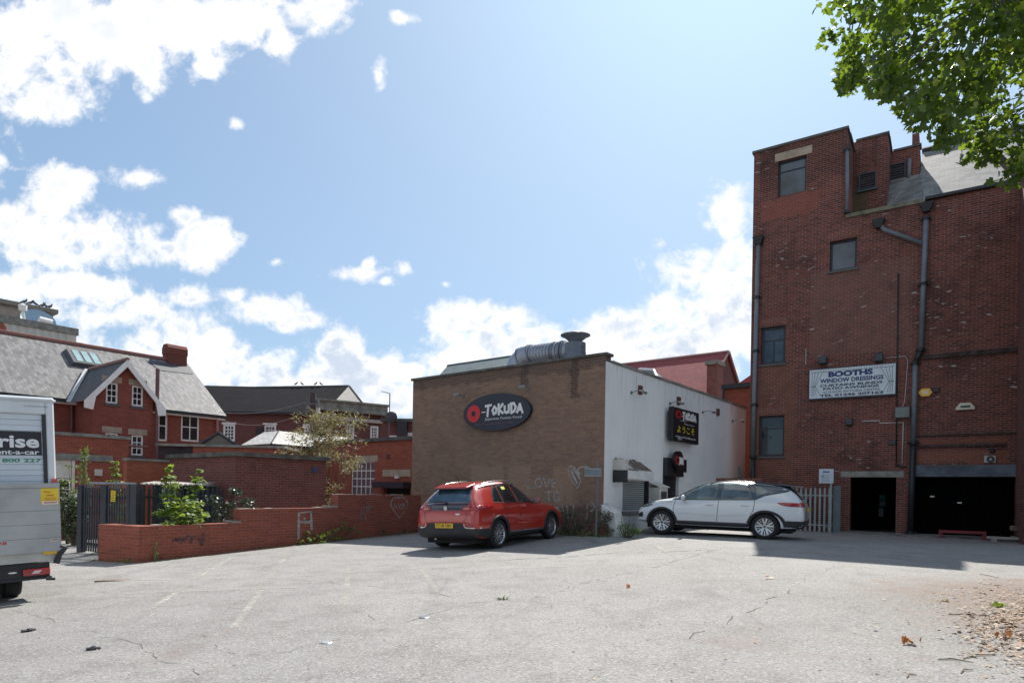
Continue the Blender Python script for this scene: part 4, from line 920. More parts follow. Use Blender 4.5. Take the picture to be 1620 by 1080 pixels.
# red step, plank, block, kerb strip
q = F0(1522, 845, -.7); rs2 = MB(fmap(-.7)); hw = .62; gb = gz(*W0.world(q[0], -.7)[:2]) - .04
rs2.box(q[0] - hw, q[0] + hw, -.12, .18, gb + .22, gb + .30); rs2.box(q[0] - hw, q[0] - hw + .1, -.1, .16, gb - .1, gb + .22); rs2.box(q[0] + hw - .1, q[0] + hw, -.1, .16, gb - .1, gb + .22)
tag(rs2.build('low_bench', pmat('red_painted', (.20, .025, .03), .6, dirt=.3), fr=W0), 'low dull red painted step standing before the wide dark doors', 'step')
q = F0(1606, 850, -1.1); gb = gz(*W0.world(q[0], -1.1)[:2]); pl = MB(fmap(-1.1)); pl.box(q[0] - .7, q[0] + .9, -.2, .15, gb + .08, gb + .14); pl.box(q[0] - .6, q[0] - .45, -.18, .1, gb - .05, gb + .079)
tag(pl.build('plank', pmat('grey_plank', (.38, .36, .33), .8, var=.3), fr=W0), 'grey plank lying on rubble at the right picture edge', 'plank')
rbk = thing('rubble_pile', 'pile of brown stone blocks at the foot of the wall by the right picture edge', 'rubble', W0)
rnd = random.Random(5)
for i in range(9):
    x = q[0] - .1 + rnd.random() * .9; z = gb + (i // 4) * .16; v = -1.0 + .25 + rnd.random() * .3
    MB().box(x, x + .3, v, v + .22, z, z + .15).build('stone_block', pmat('rubble_stone', (.20, .15, .11), .9, var=.4, nscale=5, dirt=.5), rbk, bevel=.02, wobble=.03)
ap = MB(); n = 24
for i in range(n):
    a, b = d1[0] - .3 + i * (uE - d1[0] + .3) / n, d1[0] - .3 + (i + 1) * (uE - d1[0] + .3) / n
    za, zb2 = gz(*W0.world(a, -.8)[:2]) + .045, gz(*W0.world(b, -.8)[:2]) + .045; e = -.72 + random.uniform(-.03, .03)
    ap.hexa([(a, e, -.3), (b - .006, e, -.3), (b - .006, .4, -.3), (a, .4, -.3), (a, e, za), (b - .006, e, zb2), (b - .006, .4, zb2 + .02), (a, .4, za + .02)])
tag(ap.build('threshold_paving', pmat('worn_paving', (.17, .16, .15), .9, var=.35, nscale=3, dirt=.6), fr=W0), kind='structure')
# low brick kerb wall behind the white car, next to the restaurant
lw = MB(fmap(-1.2)); a, b = F0(1156, 760, -1.2)[0], F0(1187, 760, -1.2)[0]; lw.box(a - 1.2, b + .4, 0, .22, -.3, F0(1170, 756, -1.2)[1])
tag(lw.build('low_brick_wall', redbrick2, fr=W0), 'low dark brick wall behind the white car against the warehouse corner', 'wall')
gpst = MB(fmap(-1.4)); a = F0(1169, 745, -1.4); gpst.box(a[0] - .03, a[0] + .03, -.03, .03, 0, F0(1169, 737, -1.4)[1])
tag(gpst.build('green_post', pmat('green_post', (.06, .12, .10), .5), fr=W0), 'slim green post against the white wall behind the white car', 'post')
# ================================================================ LEFT: gabled brick house
H = Frame(-15.3, 33.3, G_, -.9)
RU = -4.0                                            # ridge line
S = H.side
zE = (S(0, 613, .3)[1] + S(340, 645, .3)[1]) / 2
zRg = (S(0, 528, RU)[1] + S(255, 566, RU)[1]) / 2
v118 = S(118, 650, 0)[0]; print('H', zE, zRg, v118, S(255, 566, RU)[0])
P_ = H.front(147, 650, v118)[0]                      # projection of the gable wing
vL, vR = v118, S(242, 650, P_)[0]; vM = (vL + vR) / 2
zA = S(207, 571, P_ + .25)[1]
zGe = zE
hs_ = thing('brick_house', 'two storey red brick house with grey slate roof, white-trimmed gable wing and roof windows', 'building', H)
wa = rect_side(H, (250, 648, 697), (266, 650, 698)); wb2 = rect_side(H, (287, 652, 697), (316, 654, 699))
V0 = -22.0
mw = MB(smap(0)).wall(vR, 0, -1.2, zE - .05, .3, [wa, wb2])
w_ = MB(smap(0)).wall(V0, vL, -1.2, zE - .05, .3); k = len(mw.v); mw.v += w_.v; mw.f += [tuple(i + k for i in f) for f in w_.f]
mw.m = None; mw.box(-8, -.3, -.3, 0, -1.2, zE - .05); mw.box(-8, -7.7, V0, -.3, -1.2, zE - .05)
mw.add([(-.01, -.3, zE - .05), (2 * RU, -.3, zE - .05), (RU, -.3, zRg - .1), (-.01, 0, zE - .05), (2 * RU, 0, zE - .05), (RU, 0, zRg - .1)], [(0, 1, 2), (5, 4, 3), (0, 2, 5, 3), (2, 1, 4, 5)])
mw.build('wall', housebrick, hs_)
gh = [rect_side(H, (168, 604, 637), (187, 607, 639), P_), rect_side(H, (209, 608, 641), (227, 611, 644), P_), rect_side(H, (167, 684, 712), (187, 685, 712), P_), rect_side(H, (208, 687, 719), (227, 689, 721), P_)]
gw = MB(smap(P_)).wall(vL, vR, -1.2, zE + .0, .3, gh)
zW = (gh[0][3] + gh[1][3]) / 2; gh[0] = gh[0][:3] + (zW,); gh[1] = gh[1][:3] + (zW,)
kk = (zA - .12 - zE) / ((vR - vL) / 2); eL = vL + (zW - zE) / kk; eR = vR - (zW - zE) / kk
gw.prism([(vL, zE), (gh[0][0], zE), (gh[0][0], zW), (eL, zW)], 0, .3); gw.prism([(gh[0][1], zE), (gh[1][0], zE), (gh[1][0], zW), (gh[0][1], zW)], 0, .3)
gw.prism([(gh[1][1], zE), (vR, zE), (eR, zW), (gh[1][1], zW)], 0, .3); gw.prism([(eL, zW), (eR, zW), (vM, zA - .12)], 0, .3)
gw.m = None; gw.box(0, P_ - .3, vL, vL + .3, -1.2, zE - .05); gw.box(0, P_ - .3, vR - .3, vR, -1.2, zE - .05)
gw.build('gable_wall', housebrick, hs_)
sill_m = pmat('dark_sill', (0, 0, 0))
for i, r in enumerate(gh):
    window(hs_, smap(P_), r, .04, 2, 3, fw=.07, bar=.035)
    MB(smap(P_)).box(r[0] - .05, r[1] + .05, -.06, .03, r[2] - .12, r[2] - .003).build('sill', sill_m, hs_)
    MB(smap(P_)).box(r[0] - .14, r[1] + .14, -.02, .03, r[3] + .004, r[3] + .26).build('lintel', stone, hs_)
window(hs_, smap(0), wa, .05, 1, 2, fw=.09, bar=.05); window(hs_, smap(0), wb2, .05, 2, 2, fw=.08, bar=.05)
for r in (wa, wb2): MB(smap(0)).box(r[0] - .1, r[1] + .1, -.02, .05, r[3] + .004, r[3] + .22).build('lintel', stone, hs_)
ov = .35; slope = (zRg - zE) / (-RU + 0)
rf = MB(); zo = zE - slope * ov
for (v0, v1) in ((V0, .25),):
    rf.add([(ov, v0, zo), (ov, v1, zo), (RU, v1, zRg), (RU, v0, zRg), (2 * RU - ov, v0, zo), (2 * RU - ov, v1, zo)], [(0, 1, 2, 3), (3, 2, 5, 4)])
rf.build('slate_roof', greyslate, hs_)
# wing roof
sw_ = (zA - zE) / ((vR - vL) / 2); zwo = zE - sw_ * .4
ub = lambda z: -(z - zE) / slope
rf = MB()
rf.add([(P_ + .3, vL - .4, zwo), (ub(zwo) + .02, vL - .4, zwo + .03), (ub(zA), vM, zA + .03), (P_ + .3, vM, zA)], [(0, 1, 2, 3)])
rf.add([(P_ + .3, vR + .4, zwo), (ub(zwo) + .02, vR + .4, zwo + .03), (ub(zA), vM, zA + .03), (P_ + .3, vM, zA)], [(3, 2, 1, 0)])
rf.build('wing_roof', slate('wing_slate', (.10, .10, .105), (.07, .07, .075)), hs_)
bg = MB(smap(P_ + .3)); th = .26
for sgn, ve in ((-1, vL - .42), (1, vR + .42)):
    z_e = zA - sw_ * abs(ve - vM)
    bg.prism([(vM, zA + .03), (ve, z_e + .03), (ve, z_e - th), (ve - sgn * .32, z_e - th - .05), (ve - sgn * .42, z_e - th + sw_ * .42), (vM, zA - th - .02)], -.03, .04)
bg.build('barge_board', wpaint, hs_)
MB().tube([(P_ + .3, vM, zA + .05), (ub(zA), vM, zA + .06)], .09, 6).build('ridge', pmat('ridge_clay', (.22, .13, .11), .8), hs_)
MB().tube([(RU, V0, zRg + .03), (RU, -.9, zRg + .03)], .12, 6).build('ridge', pmat('ridge_red', (.28, .12, .10), .8), hs_)
gt = MB(); gt.box(ov - .02, ov + .1, V0, vL - .42, zo - .16, zo - .02); gt.box(ov - .02, ov + .1, vR + .3, .25, zo - .16, zo - .02); gt.build('gutter', blackpipe, hs_)
gt = MB(); gt.box(.02, ov - .025, V0, vL - .02, zo - .22, zo - .12); gt.box(.02, ov - .025, vR + .02, .2, zo - .22, zo - .12); gt.build('soffit', wpaint, hs_)
lv = MB(); lv.add([(ub(zwo) + .05, vL - .55, zwo + .07), (ub(zwo) + .05, vL - .38, zwo + .07), (ub(zA) + .2, vM - .1, zA + .04), (ub(zA) + .2, vM - .24, zA + .04)], [(0, 1, 2, 3)]); lv.build('valley_flashing', pmat('lead_pale', (.45, .45, .45), .5), hs_)
dk = MB(smap(P_)); dk.tube([(vL + .25, -.02, zE - 2.2), (vR - .2, -.02, zE - 2.2)], .035, 6); dk.build('wall_pipe', pmat('pinkish_pipe', (.30, .14, .12), .6), hs_)
# downpipes
q = S(247, 650, P_ + .12); MB().tube([(P_ + .12, vR + .12, zE + 1.3), (P_ + .12, vR + .12, -.5)], .085, 8).build('downpipe', pmat('maroon_pipe', (.12, .05, .05), .5), hs_)
MB().tube([(.1, vL - .14, zE - .2), (.1, vL - .14, -.5)], .06, 8).build('downpipe', pmat('maroon_pipe', (0, 0, 0)), hs_)
MB().tube([(.12, -.12, zE - .2), (.12, -.12, -.5)], .07, 8).build('downpipe', pmat('pinkish_pipe', (0, 0, 0)), hs_)
# chimney on the ridge end
cq0, cq1 = S(256, 560, RU), S(286, 560, RU); ct = (S(271, 548, RU)[1])
ch = MB(); ch.box(RU - .35, RU + .35, -.95, .05, zRg - 1.4, ct - .45); chm = ch.build('chimney', brick('chimney_brick', (.19, .05, .04), (.15, .042, .035), (.15, .08, .06)), hs_)
ch = MB(); ch.prism([(RU - .37, ct - .45), (RU + .37, ct - .45), (RU + .37, ct - .12), (RU + .2, ct + .08), (RU - .2, ct + .08), (RU - .37, ct - .12)], -.98, .08); ch.build('chimney_cap', MATS['chimney_brick'], chm)
ps = MB(); zz = lambda u: zE - slope * u
ps.add([(RU + .36, -2.1, zz(RU + .36) + .03), (RU + 1.15, -1.7, zz(RU + 1.15) + .03), (RU + 1.0, .1, zz(RU + 1.0) + .03), (RU + .36, .2, zz(RU + .36) + .03)], [(0, 1, 2, 3)]); ps.build('lead_apron', pmat('lead_dark', (.06, .065, .075), .6), hs_)
# skylight
def onroof(px, py):    # ray meets the roof plane u = (zE - z)/slope
    rx, rz = ray(px, py); lo, hi = 5, 90
    for _ in range(60):
        t = (lo + hi) / 2; X, Y, Z = rx * t, t, CAMZ + rz * t; u = (X - H.x) * H.c + (Y - H.y) * H.s
        if Z > zE - slope * u: lo = t
        else: hi = t
    return (-(X - H.x) * H.s + (Y - H.y) * H.c, u)
qa, qb, qc, qd = onroof(108, 559), onroof(150, 565), onroof(160, 582), onroof(120, 577)
v0, v1 = (qa[0] + qd[0]) / 2, (qb[0] + qc[0]) / 2; u0, u1 = (qa[1] + qb[1]) / 2, (qd[1] + qc[1]) / 2
def rp(u, v, h): n = Vector((slope, 0, 1)).normalized(); return (u + n.x * h, v, zE - slope * u + n.z * h)
sk = MB(); sk.hexa([rp(u0 - .1, v0 - .25, -.02), rp(u0 - .1, v1 + .15, -.02), rp(u1 + .15, v1 + .15, -.02), rp(u1 + .15, v0 - .25, -.02), rp(u0 - .05, v0 - .12, .2), rp(u0 - .05, v1 + .1, .2), rp(u1 + .1, v1 + .1, .2), rp(u1 + .1, v0 - .12, .2)])
sko = sk.build('skylight', pmat('lead_dark', (0, 0, 0)), hs_)
for i in range(3):
    a = v0 + (v1 - v0) * i / 3 + .06; b = v0 + (v1 - v0) * (i + 1) / 3 - .05
    sk = MB(); sk.hexa([rp(u0, a, .19), rp(u0, b, .19), rp(u1, b, .19), rp(u1, a, .19), rp(u0, a, .22), rp(u0, b, .22), rp(u1, b, .22), rp(u1, a, .22)]); sk.build('pane', pmat('pale_glass', (.30, .42, .42), .12, spec=.8), sko)
# ================================================================ concrete roof-top building behind the house
p0 = at(121, 520, 54.0); C = Frame(p0.x, p0.y, G_, -1)
cb_ = thing('concrete_building', 'pale concrete building with ribbed parapet and darker plant room behind the slate roof', 'building', C)
z1 = C.side(115, 519, 0)[1]
ribc = pmat('ribbed_concrete', (.56, .53, .47), .9, var=.12, nscale=.6, dirt=.3)
cw_ = MB(); cw_.box(-12, 0, -32, 0, 0, z1 - .55); cw_.build('wall', ribc, cb_)
rb_ = MB(smap(0)); 
for i in range(60): rb_.box(-32 + i * .53, -32 + i * .53 + .3, -.05, -.001, 4, z1 - .56)
rb_.build('cladding_rib', ribc, cb_)
MB().box(-12.1, .15, -32, .12, z1 - .548, z1).build('parapet', concrete, cb_)
tv = C.side(84, 500, -3.5)[0]; z2 = C.side(80, 489, -3.5)[1]
MB().box(-11, -3.5, -32, tv, z1 - .3, z2 - .35).build('plant_room', pmat('dark_render', (.24, .20, .17), .9, var=.45, nscale=1.0, dirt=.6), cb_)
MB().box(-11.2, -3.2, -32, tv + .3, z2 - .348, z2).build('plant_room_roof', pmat('roof_edge', (.20, .19, .16), .9, dirt=.4), cb_)
MB().box(.14, .5, -.3, .35, z1 - 1.5, z1 - 1.2).build('spout', concrete, cb_)
MB(smap(0)).prism([(C.side(0, 512)[0], z1 - 1.9), (C.side(9, 512)[0], z1 - 1.6), (C.side(10, 512)[0], z1 - .9), (C.side(5, 512)[0], z1 - .62), (C.side(0, 512)[0], z1 - .62), (C.side(0, 512)[0] - 3, z1 - .62), (C.side(0, 512)[0] - 3, z1 - 1.9)], -.09, -.052).build('red_patch', pmat('red_patch', (.34, .10, .07), .9, var=.3), cb_)
# dish antenna
dv, dz_ = C.side(57, 498, -1.5); ds = thing('satellite_dish', 'big pale blue dish antenna with white feed arm on the concrete building roof', 'satellite dish', C)
db = MB(); n = 28; rr0 = 1.25
pts = [(0, 0)]; prof = [(rr0 * i / 8, .34 * (i / 8) ** 2) for i in range(9)]
dv += .1
def dpt(r, h, a): # disc facing up-right, tipped
    p = Vector((r * math.cos(a), r * math.sin(a), h)); p = Matrix.Rotation(R(68), 3, 'Y') @ p; return (-1.5 + p.x * .9, dv + p.y, dz_ - .55 + p.z * .8)
vs_ = [dpt(r, h, 2 * math.pi * k / n) for r, h in prof for k in range(n)]
db.add(vs_, [(i * n + k, i * n + (k + 1) % n, (i + 1) * n + (k + 1) % n, (i + 1) * n + k) for i in range(8) for k in range(n)]); db.build('reflector', pmat('dish_blue', (.22, .34, .46), .5, var=.05), ds, smooth=True)
a = C.side(39, 503, -.9); b = C.side(36, 490, -.9); MB().tube([(-.9, a[0], a[1] - .4), (-.9, b[0], b[1])], .1, 8).build('feed_arm', wpaint, ds)
MB().lathe([(.05, -.3), (.28, -.2), (.32, .2), (.05, .35)], (-.9, b[0], b[1] + .15), 12).build('feed_horn', wpaint, ds)
a = C.side(72, 507, -.6); MB().tube([(-.6, a[0] - .45, a[1]), (-.6, a[0] + .45, a[1] - .08)], .26, 12).build('drum', wpaint, ds)
# pigeons
def bird(px, py, lab, flip=1, s=1.0):
    v, z = C.side(px, py + 2.5, -3.6); z = z2 + .0
    mb = MB(); L = .17 * s
    mb.tube([(-3.6, v - flip * L * 1.7, z + .10), (-3.6, v - flip * L * .9, z + .17), (-3.6, v, z + .22), (-3.6, v + flip * L * .8, z + .30), (-3.6, v + flip * L * 1.0, z + .42), (-3.6, v + flip * L * 1.25, z + .46), (-3.6, v + flip * L * 1.55, z + .45)],
            [.02, .06, .11, .095, .055, .06, .012], 8)
    mb.tube([(-3.6, v, z + .12), (-3.6, v, z)], .015, 5)
    tag(mb.build('pigeon', pmat('pigeon_grey', (.09, .09, .10), .8), fr=C, smooth=True), lab, 'bird', 'pigeons on the plant room roof edge')
for px, py, lab, fl in ((38, 476, 'leftmost of the pigeons on the plant room roof edge', 1), (47.5, 478, 'second pigeon from the left on the plant room roof edge', 1), (57, 482, 'crouching pigeon in the middle of the row on the roof edge', -1),
                        (67, 484, 'fourth pigeon from the left on the plant room roof edge', 1), (73, 485, 'fifth pigeon from the left on the plant room roof edge', -1), (78, 485.5, 'rightmost of the pigeons on the plant room roof edge', 1)): bird(px, py, lab, fl)
# ================================================================ long dark-roofed building across the background
def build_long():
    L = Frame(at(430, 660, 46).x, 46.0, R(0), -.8)
    t_ = thing('long_dark_roofed_building', 'long brick building with great dark slate roof and white sash windows behind the white-roofed shed', 'building', L)
    f = lambda px, py, v=0.0: L.front(px, py, v)
    u0, u1 = f(318, 660)[0] - 6, f(497, 660)[0]; zw = (f(350, 652)[1] + f(490, 652)[1]) / 2
    wins = [rect_front(L, (353, 671, 697), (372, 671, 698)), rect_front(L, (418, 672, 697), (437, 672, 698)), rect_front(L, (481, 674, 697), (493, 674, 698))]
    MB(fmap(0)).wall(u0, u1, -1.5, zw, .4, wins).build('wall', purplebrick, t_)
    for r in wins:
        window(t_, fmap(0), r, .03, 3, 4, fw=.13, bar=.05)
        MB(fmap(0)).box(r[0] - .08, r[1] + .08, -.04, .03, r[3] + .003, r[3] + .14).build('lintel', wpaint, t_)
    # angled part going away to the right
    A = Frame(*L.world(u1, 0)[:2], R(38 + 0), -.8)
    A = Frame(*L.world(u1, 0)[:2], R(35), -.8)
    g = lambda px, py, v=0.0: A.front(px, py, v)
    a1 = g(604, 665)[0]; zc = (g(505, 666)[1] + g(600, 681)[1]) / 2; zc = g(550, 659)[1]
    w2_ = [rect_front(A, (548, 669, 695), (561, 670, 697)), rect_front(A, (586, 673, 697), (599, 674, 699))]
    def conv(mb):   # A coords -> L coords
        out_ = []
        for (a, b, c) in mb.v:
            wv = A.world(a, b); X, Y = wv.x - L.x, wv.y - L.y; out_.append((X, Y, c))
        mb.v = out_; return mb
    conv(MB(fmap(0)).wall(0, a1, -1.5, zc + .3, .4, w2_)).build('wing_wall', purplebrick, t_)
    for r in w2_:
        fr2 = lambda a, b, c: (lambda wv: (wv.x - L.x, wv.y - L.y, c))(A.world(a, b))
        window(t_, fr2, r, .03, 3, 4, fw=.14, bar=.05)
    co = MB(fmap(0)); co.box(-.3, a1 + .2, -.25, -.002, zc - .32, zc - .08); conv(co).build('stone_band', pmat('pale_stone_band', (.42, .38, .33), .8), t_)
    co = MB(fmap(0)); co.box(-.5, a1 + .35, -.5, .3, zc + .3, zc + .55); co.box(-.4, a1 + .3, -.4, .25, zc + .56, zc + .95); co.box(-.5, a1 + .4, -.55, .35, zc + .96, zc + 1.1); conv(co).build('cornice', concrete, t_)
    # roof: long ridge sagging slightly in the middle
    vrd = 7.0; rz = [(318, 610), (360, 611.5), (400, 613), (440, 613), (480, 612.5), (520, 611), (552, 610.5)]
    rp_ = [f(px, py, vrd) for px, py in rz]; rf = MB(); zl = zw - .15
    P = [(x, vrd, z) for x, z in rp_]; E = [(x if x < u1 else u1 + (x - u1) * .9, -.4 if x < u1 else (x - u1) * .45 - .4, zl) for x, z in rp_]
    P = [(P[0][0] - 12, vrd, P[0][2])] + P; E = [(E[0][0] - 12, -.4, zl)] + E
    n = len(P); rf.add(P + E, [(i, i + 1, n + i + 1, n + i) for i in range(n - 1)]); rf.build('slate_roof', darkslate, t_)
    hp = MB(); e = E[-1]; q = f(592, 655, 9.0); hp.add([P[-1], e, (q[0] + .8, 8.0, zl), (P[-1][0] + .5, 14, zl)], [(0, 1, 2), (0, 2, 3)]); hp.build('hip_roof', slate('grey_hip_slate', (.17, .15, .14), (.12, .11, .10)), t_)
    ed = MB(); ed.tube([P[0], P[3], P[-1]], .1, 5); ed.tube([P[-1], (q[0] + .8, 8.0, zl)], .1, 5); ed.build('ridge', pmat('ridge_grey', (.12, .115, .11), .8), t_)
    MB().box(u0, u1, -.45, -.2, zw - .16, zw).build('gutter', blackpipe, t_)
    for px, w_ in ((413, .14),):
        a = f(px, 660)[0]; MB(fmap(0)).box(a - .2, a + .2, -.3, -.003, zw - 1.6, zw - 1.1).build('hopper', blackpipe, t_); MB().tube([(a, -.15, zw - 1.6), (a, -.15, -.5)], .1, 8).build('downpipe', blackpipe, t_)
    # end pier
    p_ = Frame(*A.world(a1 + .1, 0)[:2], R(20), -.8); wv = p_
    pr = MB(lambda a, b, c: (lambda k: (k.x - L.x, k.y - L.y, c))(p_.world(a, b))); z_ = p_.front(608, 652)[1]; pr.box(0, 1.0, 0, 1.0, -1.5, z_); pr.build('end_pier', purplebrick, t_)
    # roof birds
    for px, s in ((468, 1), (478, -1), (499, 1), (508, -1)):
        a = f(px, 611, vrd); mb = MB(); z = a[1] + .1; x = a[0]; k = s * .55
        mb.tube([(x - k * .3, vrd, z + .03), (x, vrd, z + .11), (x + k * .16, vrd, z + .18), (x + k * .2, vrd, z + .26), (x + k * .3, vrd, z + .27)], [.02, .07, .055, .035, .01], 7)
        tag(mb.build('pigeon', MATS['pigeon_grey'], fr=L, smooth=True), 'dark pigeon perched on the ridge of the great dark roof', 'bird', 'pigeons on the dark roof ridge')
    return L, A, a1
LL, LA, la1 = build_long()
# low wing right of it with white window
p0 = at(605, 680, 40.0); Q = Frame(p0.x, p0.y, R(0), -.6)
qb_ = thing('flat_roofed_brick_wing', 'flat-roofed brick wing with small white window left of the brown brick restaurant', 'building', Q)
a, b = 0, Q.front(662, 680)[0]; zt = Q.front(630, 667)[1]; wr = rect_front(Q, (615, 689, 700), (632, 688, 700)); wr = (wr[0], wr[1], wr[2] - .3, wr[3])
MB(fmap(0)).wall(a, b, -1, zt, .3, [wr]).build('wall', purplebrick, qb_)
MB().box(a - .1, b, -.15, 6, zt + .002, zt + .2).build('coping', MATS['dark_coping'], qb_); MB().box(a, b, .301, 6, -1, zt).build('rear_block', purplebrick, qb_)
window(qb_, fmap(0), wr, -.02, 2, 1, fw=.09, bar=.09)
a_, b_ = Q.front(633, 682)[0], Q.front(656, 682)[0]; MB(fmap(0)).box(a_, b_, -.1, -.002, wr[2], Q.front(645, 684)[1]).build('white_panel', pmat('white_brick', (.62, .62, .62), .8, var=.1), qb_)
a_ = Q.front(638, 670); MB(fmap(0)).box(a_[0] - .3, a_[0] + .3, -.4, -.002, a_[1] - .9, a_[1] + .1).build('hopper', blackpipe, qb_)
# aerial mast and dish at the corner
av = at(616, 665, 39.5); AF = Frame(av.x, av.y, 0, 1.0)
am = thing('aerial_mast', 'thin television aerial mast with small round dish against the sky', 'aerial', AF)
zt = AF.front(617, 622)[1]; z0_ = AF.front(615, 675)[1]
MB().tube([(0, 0, z0_ - 1), (.0, 0, zt)], .035, 6).build('pole', greypipe, am)
mb = MB(); mb.tube([(0, 0, zt - .0), (-.55, 0, zt + .12)], .022, 5)
for i in range(6): mb.tube([(-.05 - i * .09, -.18, zt + .01 + i * .02), (-.05 - i * .09, .18, zt + .01 + i * .02)], .01, 4)
mb.build('aerial', greypipe, am)
MB().lathe([(.02, .0), (.28, .05), (.38, .14)], (.1, -.1, AF.front(617, 660)[1]), 16, 'y', cap=False).build('dish', pmat('dark_dish', (.05, .05, .055), .6), am)
# ================================================================ red brick workshop with lattice window (behind the low wall)
p0 = at(650, 740, 25.0); LT = Frame(p0.x, p0.y, G_, -.3)
lt = thing('brick_workshop', 'flat-roofed red brick workshop with large white lattice window beside the restaurant', 'building', LT)
f = LT.front; u0 = f(500, 740)[0]; zt = (f(570, 701)[1] + f(648, 694)[1]) / 2
wr = rect_front(LT, (556, 731, 783), (593, 730, 783)); dr_ = rect_front(LT, (607, 772, 800), (649, 771, 800)); dr_ = (dr_[0], dr_[1], -.8, dr_[3])
MB(fmap(0)).wall(u0, .6, -1, zt, .3, [wr, dr_]).build('wall', redbrick, lt); MB().box(u0, .6, .301, 6, -1, zt - .05).build('rear_block', redbrick, lt)
MB().box(u0 - .1, .7, -.1, .35, zt + .002, zt + .14).build('coping', MATS['dark_coping'], lt)
wo = window(lt, fmap(0), wr, .04, 5, 4, fw=.03, bar=.035, gm=pmat('dusty_glass', (.13, .10, .11), .3))
a, b = f(563, 725)[0], f(598, 725)[0]; MB(fmap(0)).box(a, b, -.02, .05, wr[3] + .002, wr[3] + .26).build('lintel', stone, lt)
a, b = f(606, 748)[0], f(650, 748)[0]; z = f(628, 748)[1]; MB(fmap(0)).box(a, b, -.02, -.002, z - .14, z + .14).build('stone_band', stone, lt)
q = f(629.5, 754.5); MB(fmap(0)).box(q[0] - .1, q[0] + .1, -.09, -.002, q[1] - .05, q[1] + .05).build('lamp', pmat('lamp_white', (.7, .7, .68), .4), lt)
a, b = f(602, 767)[0], f(651, 767)[0]; z = f(626, 767)[1]; MB(fmap(0)).box(a, b, -.45, -.002, z - .12, z + .12).build('canopy', pmat('aubergine_board', (.03, .02, .035), .6), lt)
MB(fmap(0)).box(dr_[0], dr_[1], .2, .28, dr_[2], dr_[3]).build('door', blackin, lt)
mb = MB(fmap(0)); q = f(614, 722); mb.box(q[0] - .1, q[0] + .1, -.02, -.002, q[1] - .1, q[1] + .1); mb.build('air_brick', pmat('rust_brown', (0, 0, 0)), lt)
# ================================================================ white-shingled shed roof
p0 = at(429, 700, 27.5); WR = Frame(p0.x, p0.y, G_, -.4)
wr_ = thing('white_roofed_shed', 'shed whose flaking white shingle sides show above the brick walls', 'shed', WR)
zt = WR.side(432, 678, 0)[1]; zb = WR.side(432, 702, .3)[1]; vE = WR.side(563, 697, 0)[0]; uLf = WR.front(391, 700, 0)[0]
shm = brick('white_shingle', (.62, .61, .58), (.54, .53, .50), (.20, .19, .18), .45, .12, .012, patch=(.30, .29, .27), pamt=.35, light=(.7, .7, .68), lamt=.3)
mb = MB(); zt2 = zt
mb.add([(.5, -.3, zb), (.5, vE, zb), (-.7, vE, zt2), (-.7, .8, zt2), (uLf, -.3, zb), (uLf, .8, zt2 - .0)], [(0, 1, 2, 3), (0, 3, 5, 4)]); mb.build('shingle_roof', shm, wr_)
mb = MB(); mb.box(uLf - .3, .2, 0, vE, -1, zb - .02); mb.build('wall', redbrick, wr_)
mb = MB(); mb.tube([(.5, -.3, zb + .01), (-.7, .8, zt2 + .02)], .03, 5); mb.build('corner_pipe', blackpipe, wr_)
mb = MB(); mb.box(.3, .55, -.4, vE, zb - .14, zb - .021); mb.build('gutter', blackpipe, wr_)
# ================================================================ flat-roofed extension with roof lantern
EX = Frame(at(305, 715, 25.5).x, 25.5, R(4), -.6)
ex = thing('flat_roofed_extension', 'flat-roofed red brick extension with dark blue brick end below the house windows', 'building', EX)
zt = (EX.front(310, 706)[1] + EX.front(430, 709)[1]) / 2; uR_ = EX.front(447, 710)[0]; uL_ = EX.front(249, 710)[0]
MB().box(.002, uR_, 0, 6, -1, zt).build('wall', redbrick, ex)
MB().box(uL_, 0, .05, 5, -1, zt).build('blue_brick_wall', brick('blue_brick', (.05, .045, .05), (.035, .03, .035), (.03, .022, .025), patch=(.09, .04, .04), pamt=.3), ex)
MB().box(uL_ - .05, uR_ + .1, -.08, 6, zt + .002, zt + .1).build('coping', concrete, ex)
p0 = EX.front(345, 700, 2.0); 
gl_ = thing('roof_lantern', 'small glazed roof lantern with pale panes on the flat-roofed extension', 'roof light', EX)
a0, a1_ = EX.front(293, 701, 1.8)[0], EX.front(341, 701, 1.8)[0]; zl = zt + .1; rzt = EX.front(348, 688, 1.8)[1]
# ridge along u, gable end at right facing us
e = EX.front(369, 702, 1.0)[0]
cxr = EX.front(349, 690, 1.0)[0]
mb = MB(); mb.add([(cxr - .75, .8, zl), (cxr + .75, .8, zl), (cxr, .8, rzt), (cxr - 1.6, 3.6, zl), (cxr + .2, 3.6, zl), (cxr - .7, 3.6, rzt)], [(0, 1, 2), (3, 5, 4), (1, 4, 5, 2), (0, 1, 4, 3)]); mb.build('gable', pmat('lantern_stone', (.17, .14, .12), .8), gl_)
mb = MB(); mb.tube([(cxr - .8, .75, zl), (cxr, .75, rzt + .02), (cxr + .8, .75, zl)], .06, 5); mb.tube([(cxr, .75, rzt + .02), (cxr - .7, 3.6, rzt + .02)], .06, 5); mb.build('edging', pmat('dark_edging', (.03, .035, .04), .6), gl_)
for i in range(3):
    f0, f1 = i / 3 + .02, (i + 1) / 3 - .03
    P = lambda f, g: (cxr - .75 * (1 - g) + (-.85 * (1 - g) - .7 * g) * f, .8 + 2.8 * f, zl + (rzt - zl) * g + .03)
    mb = MB(); mb.add([P(f0, .06), P(f1, .06), P(f1, .94), P(f0, .94)], [(0, 1, 2, 3)]); mb.build('pane', pmat('pale_pane', (.42, .55, .54), .2), gl_)
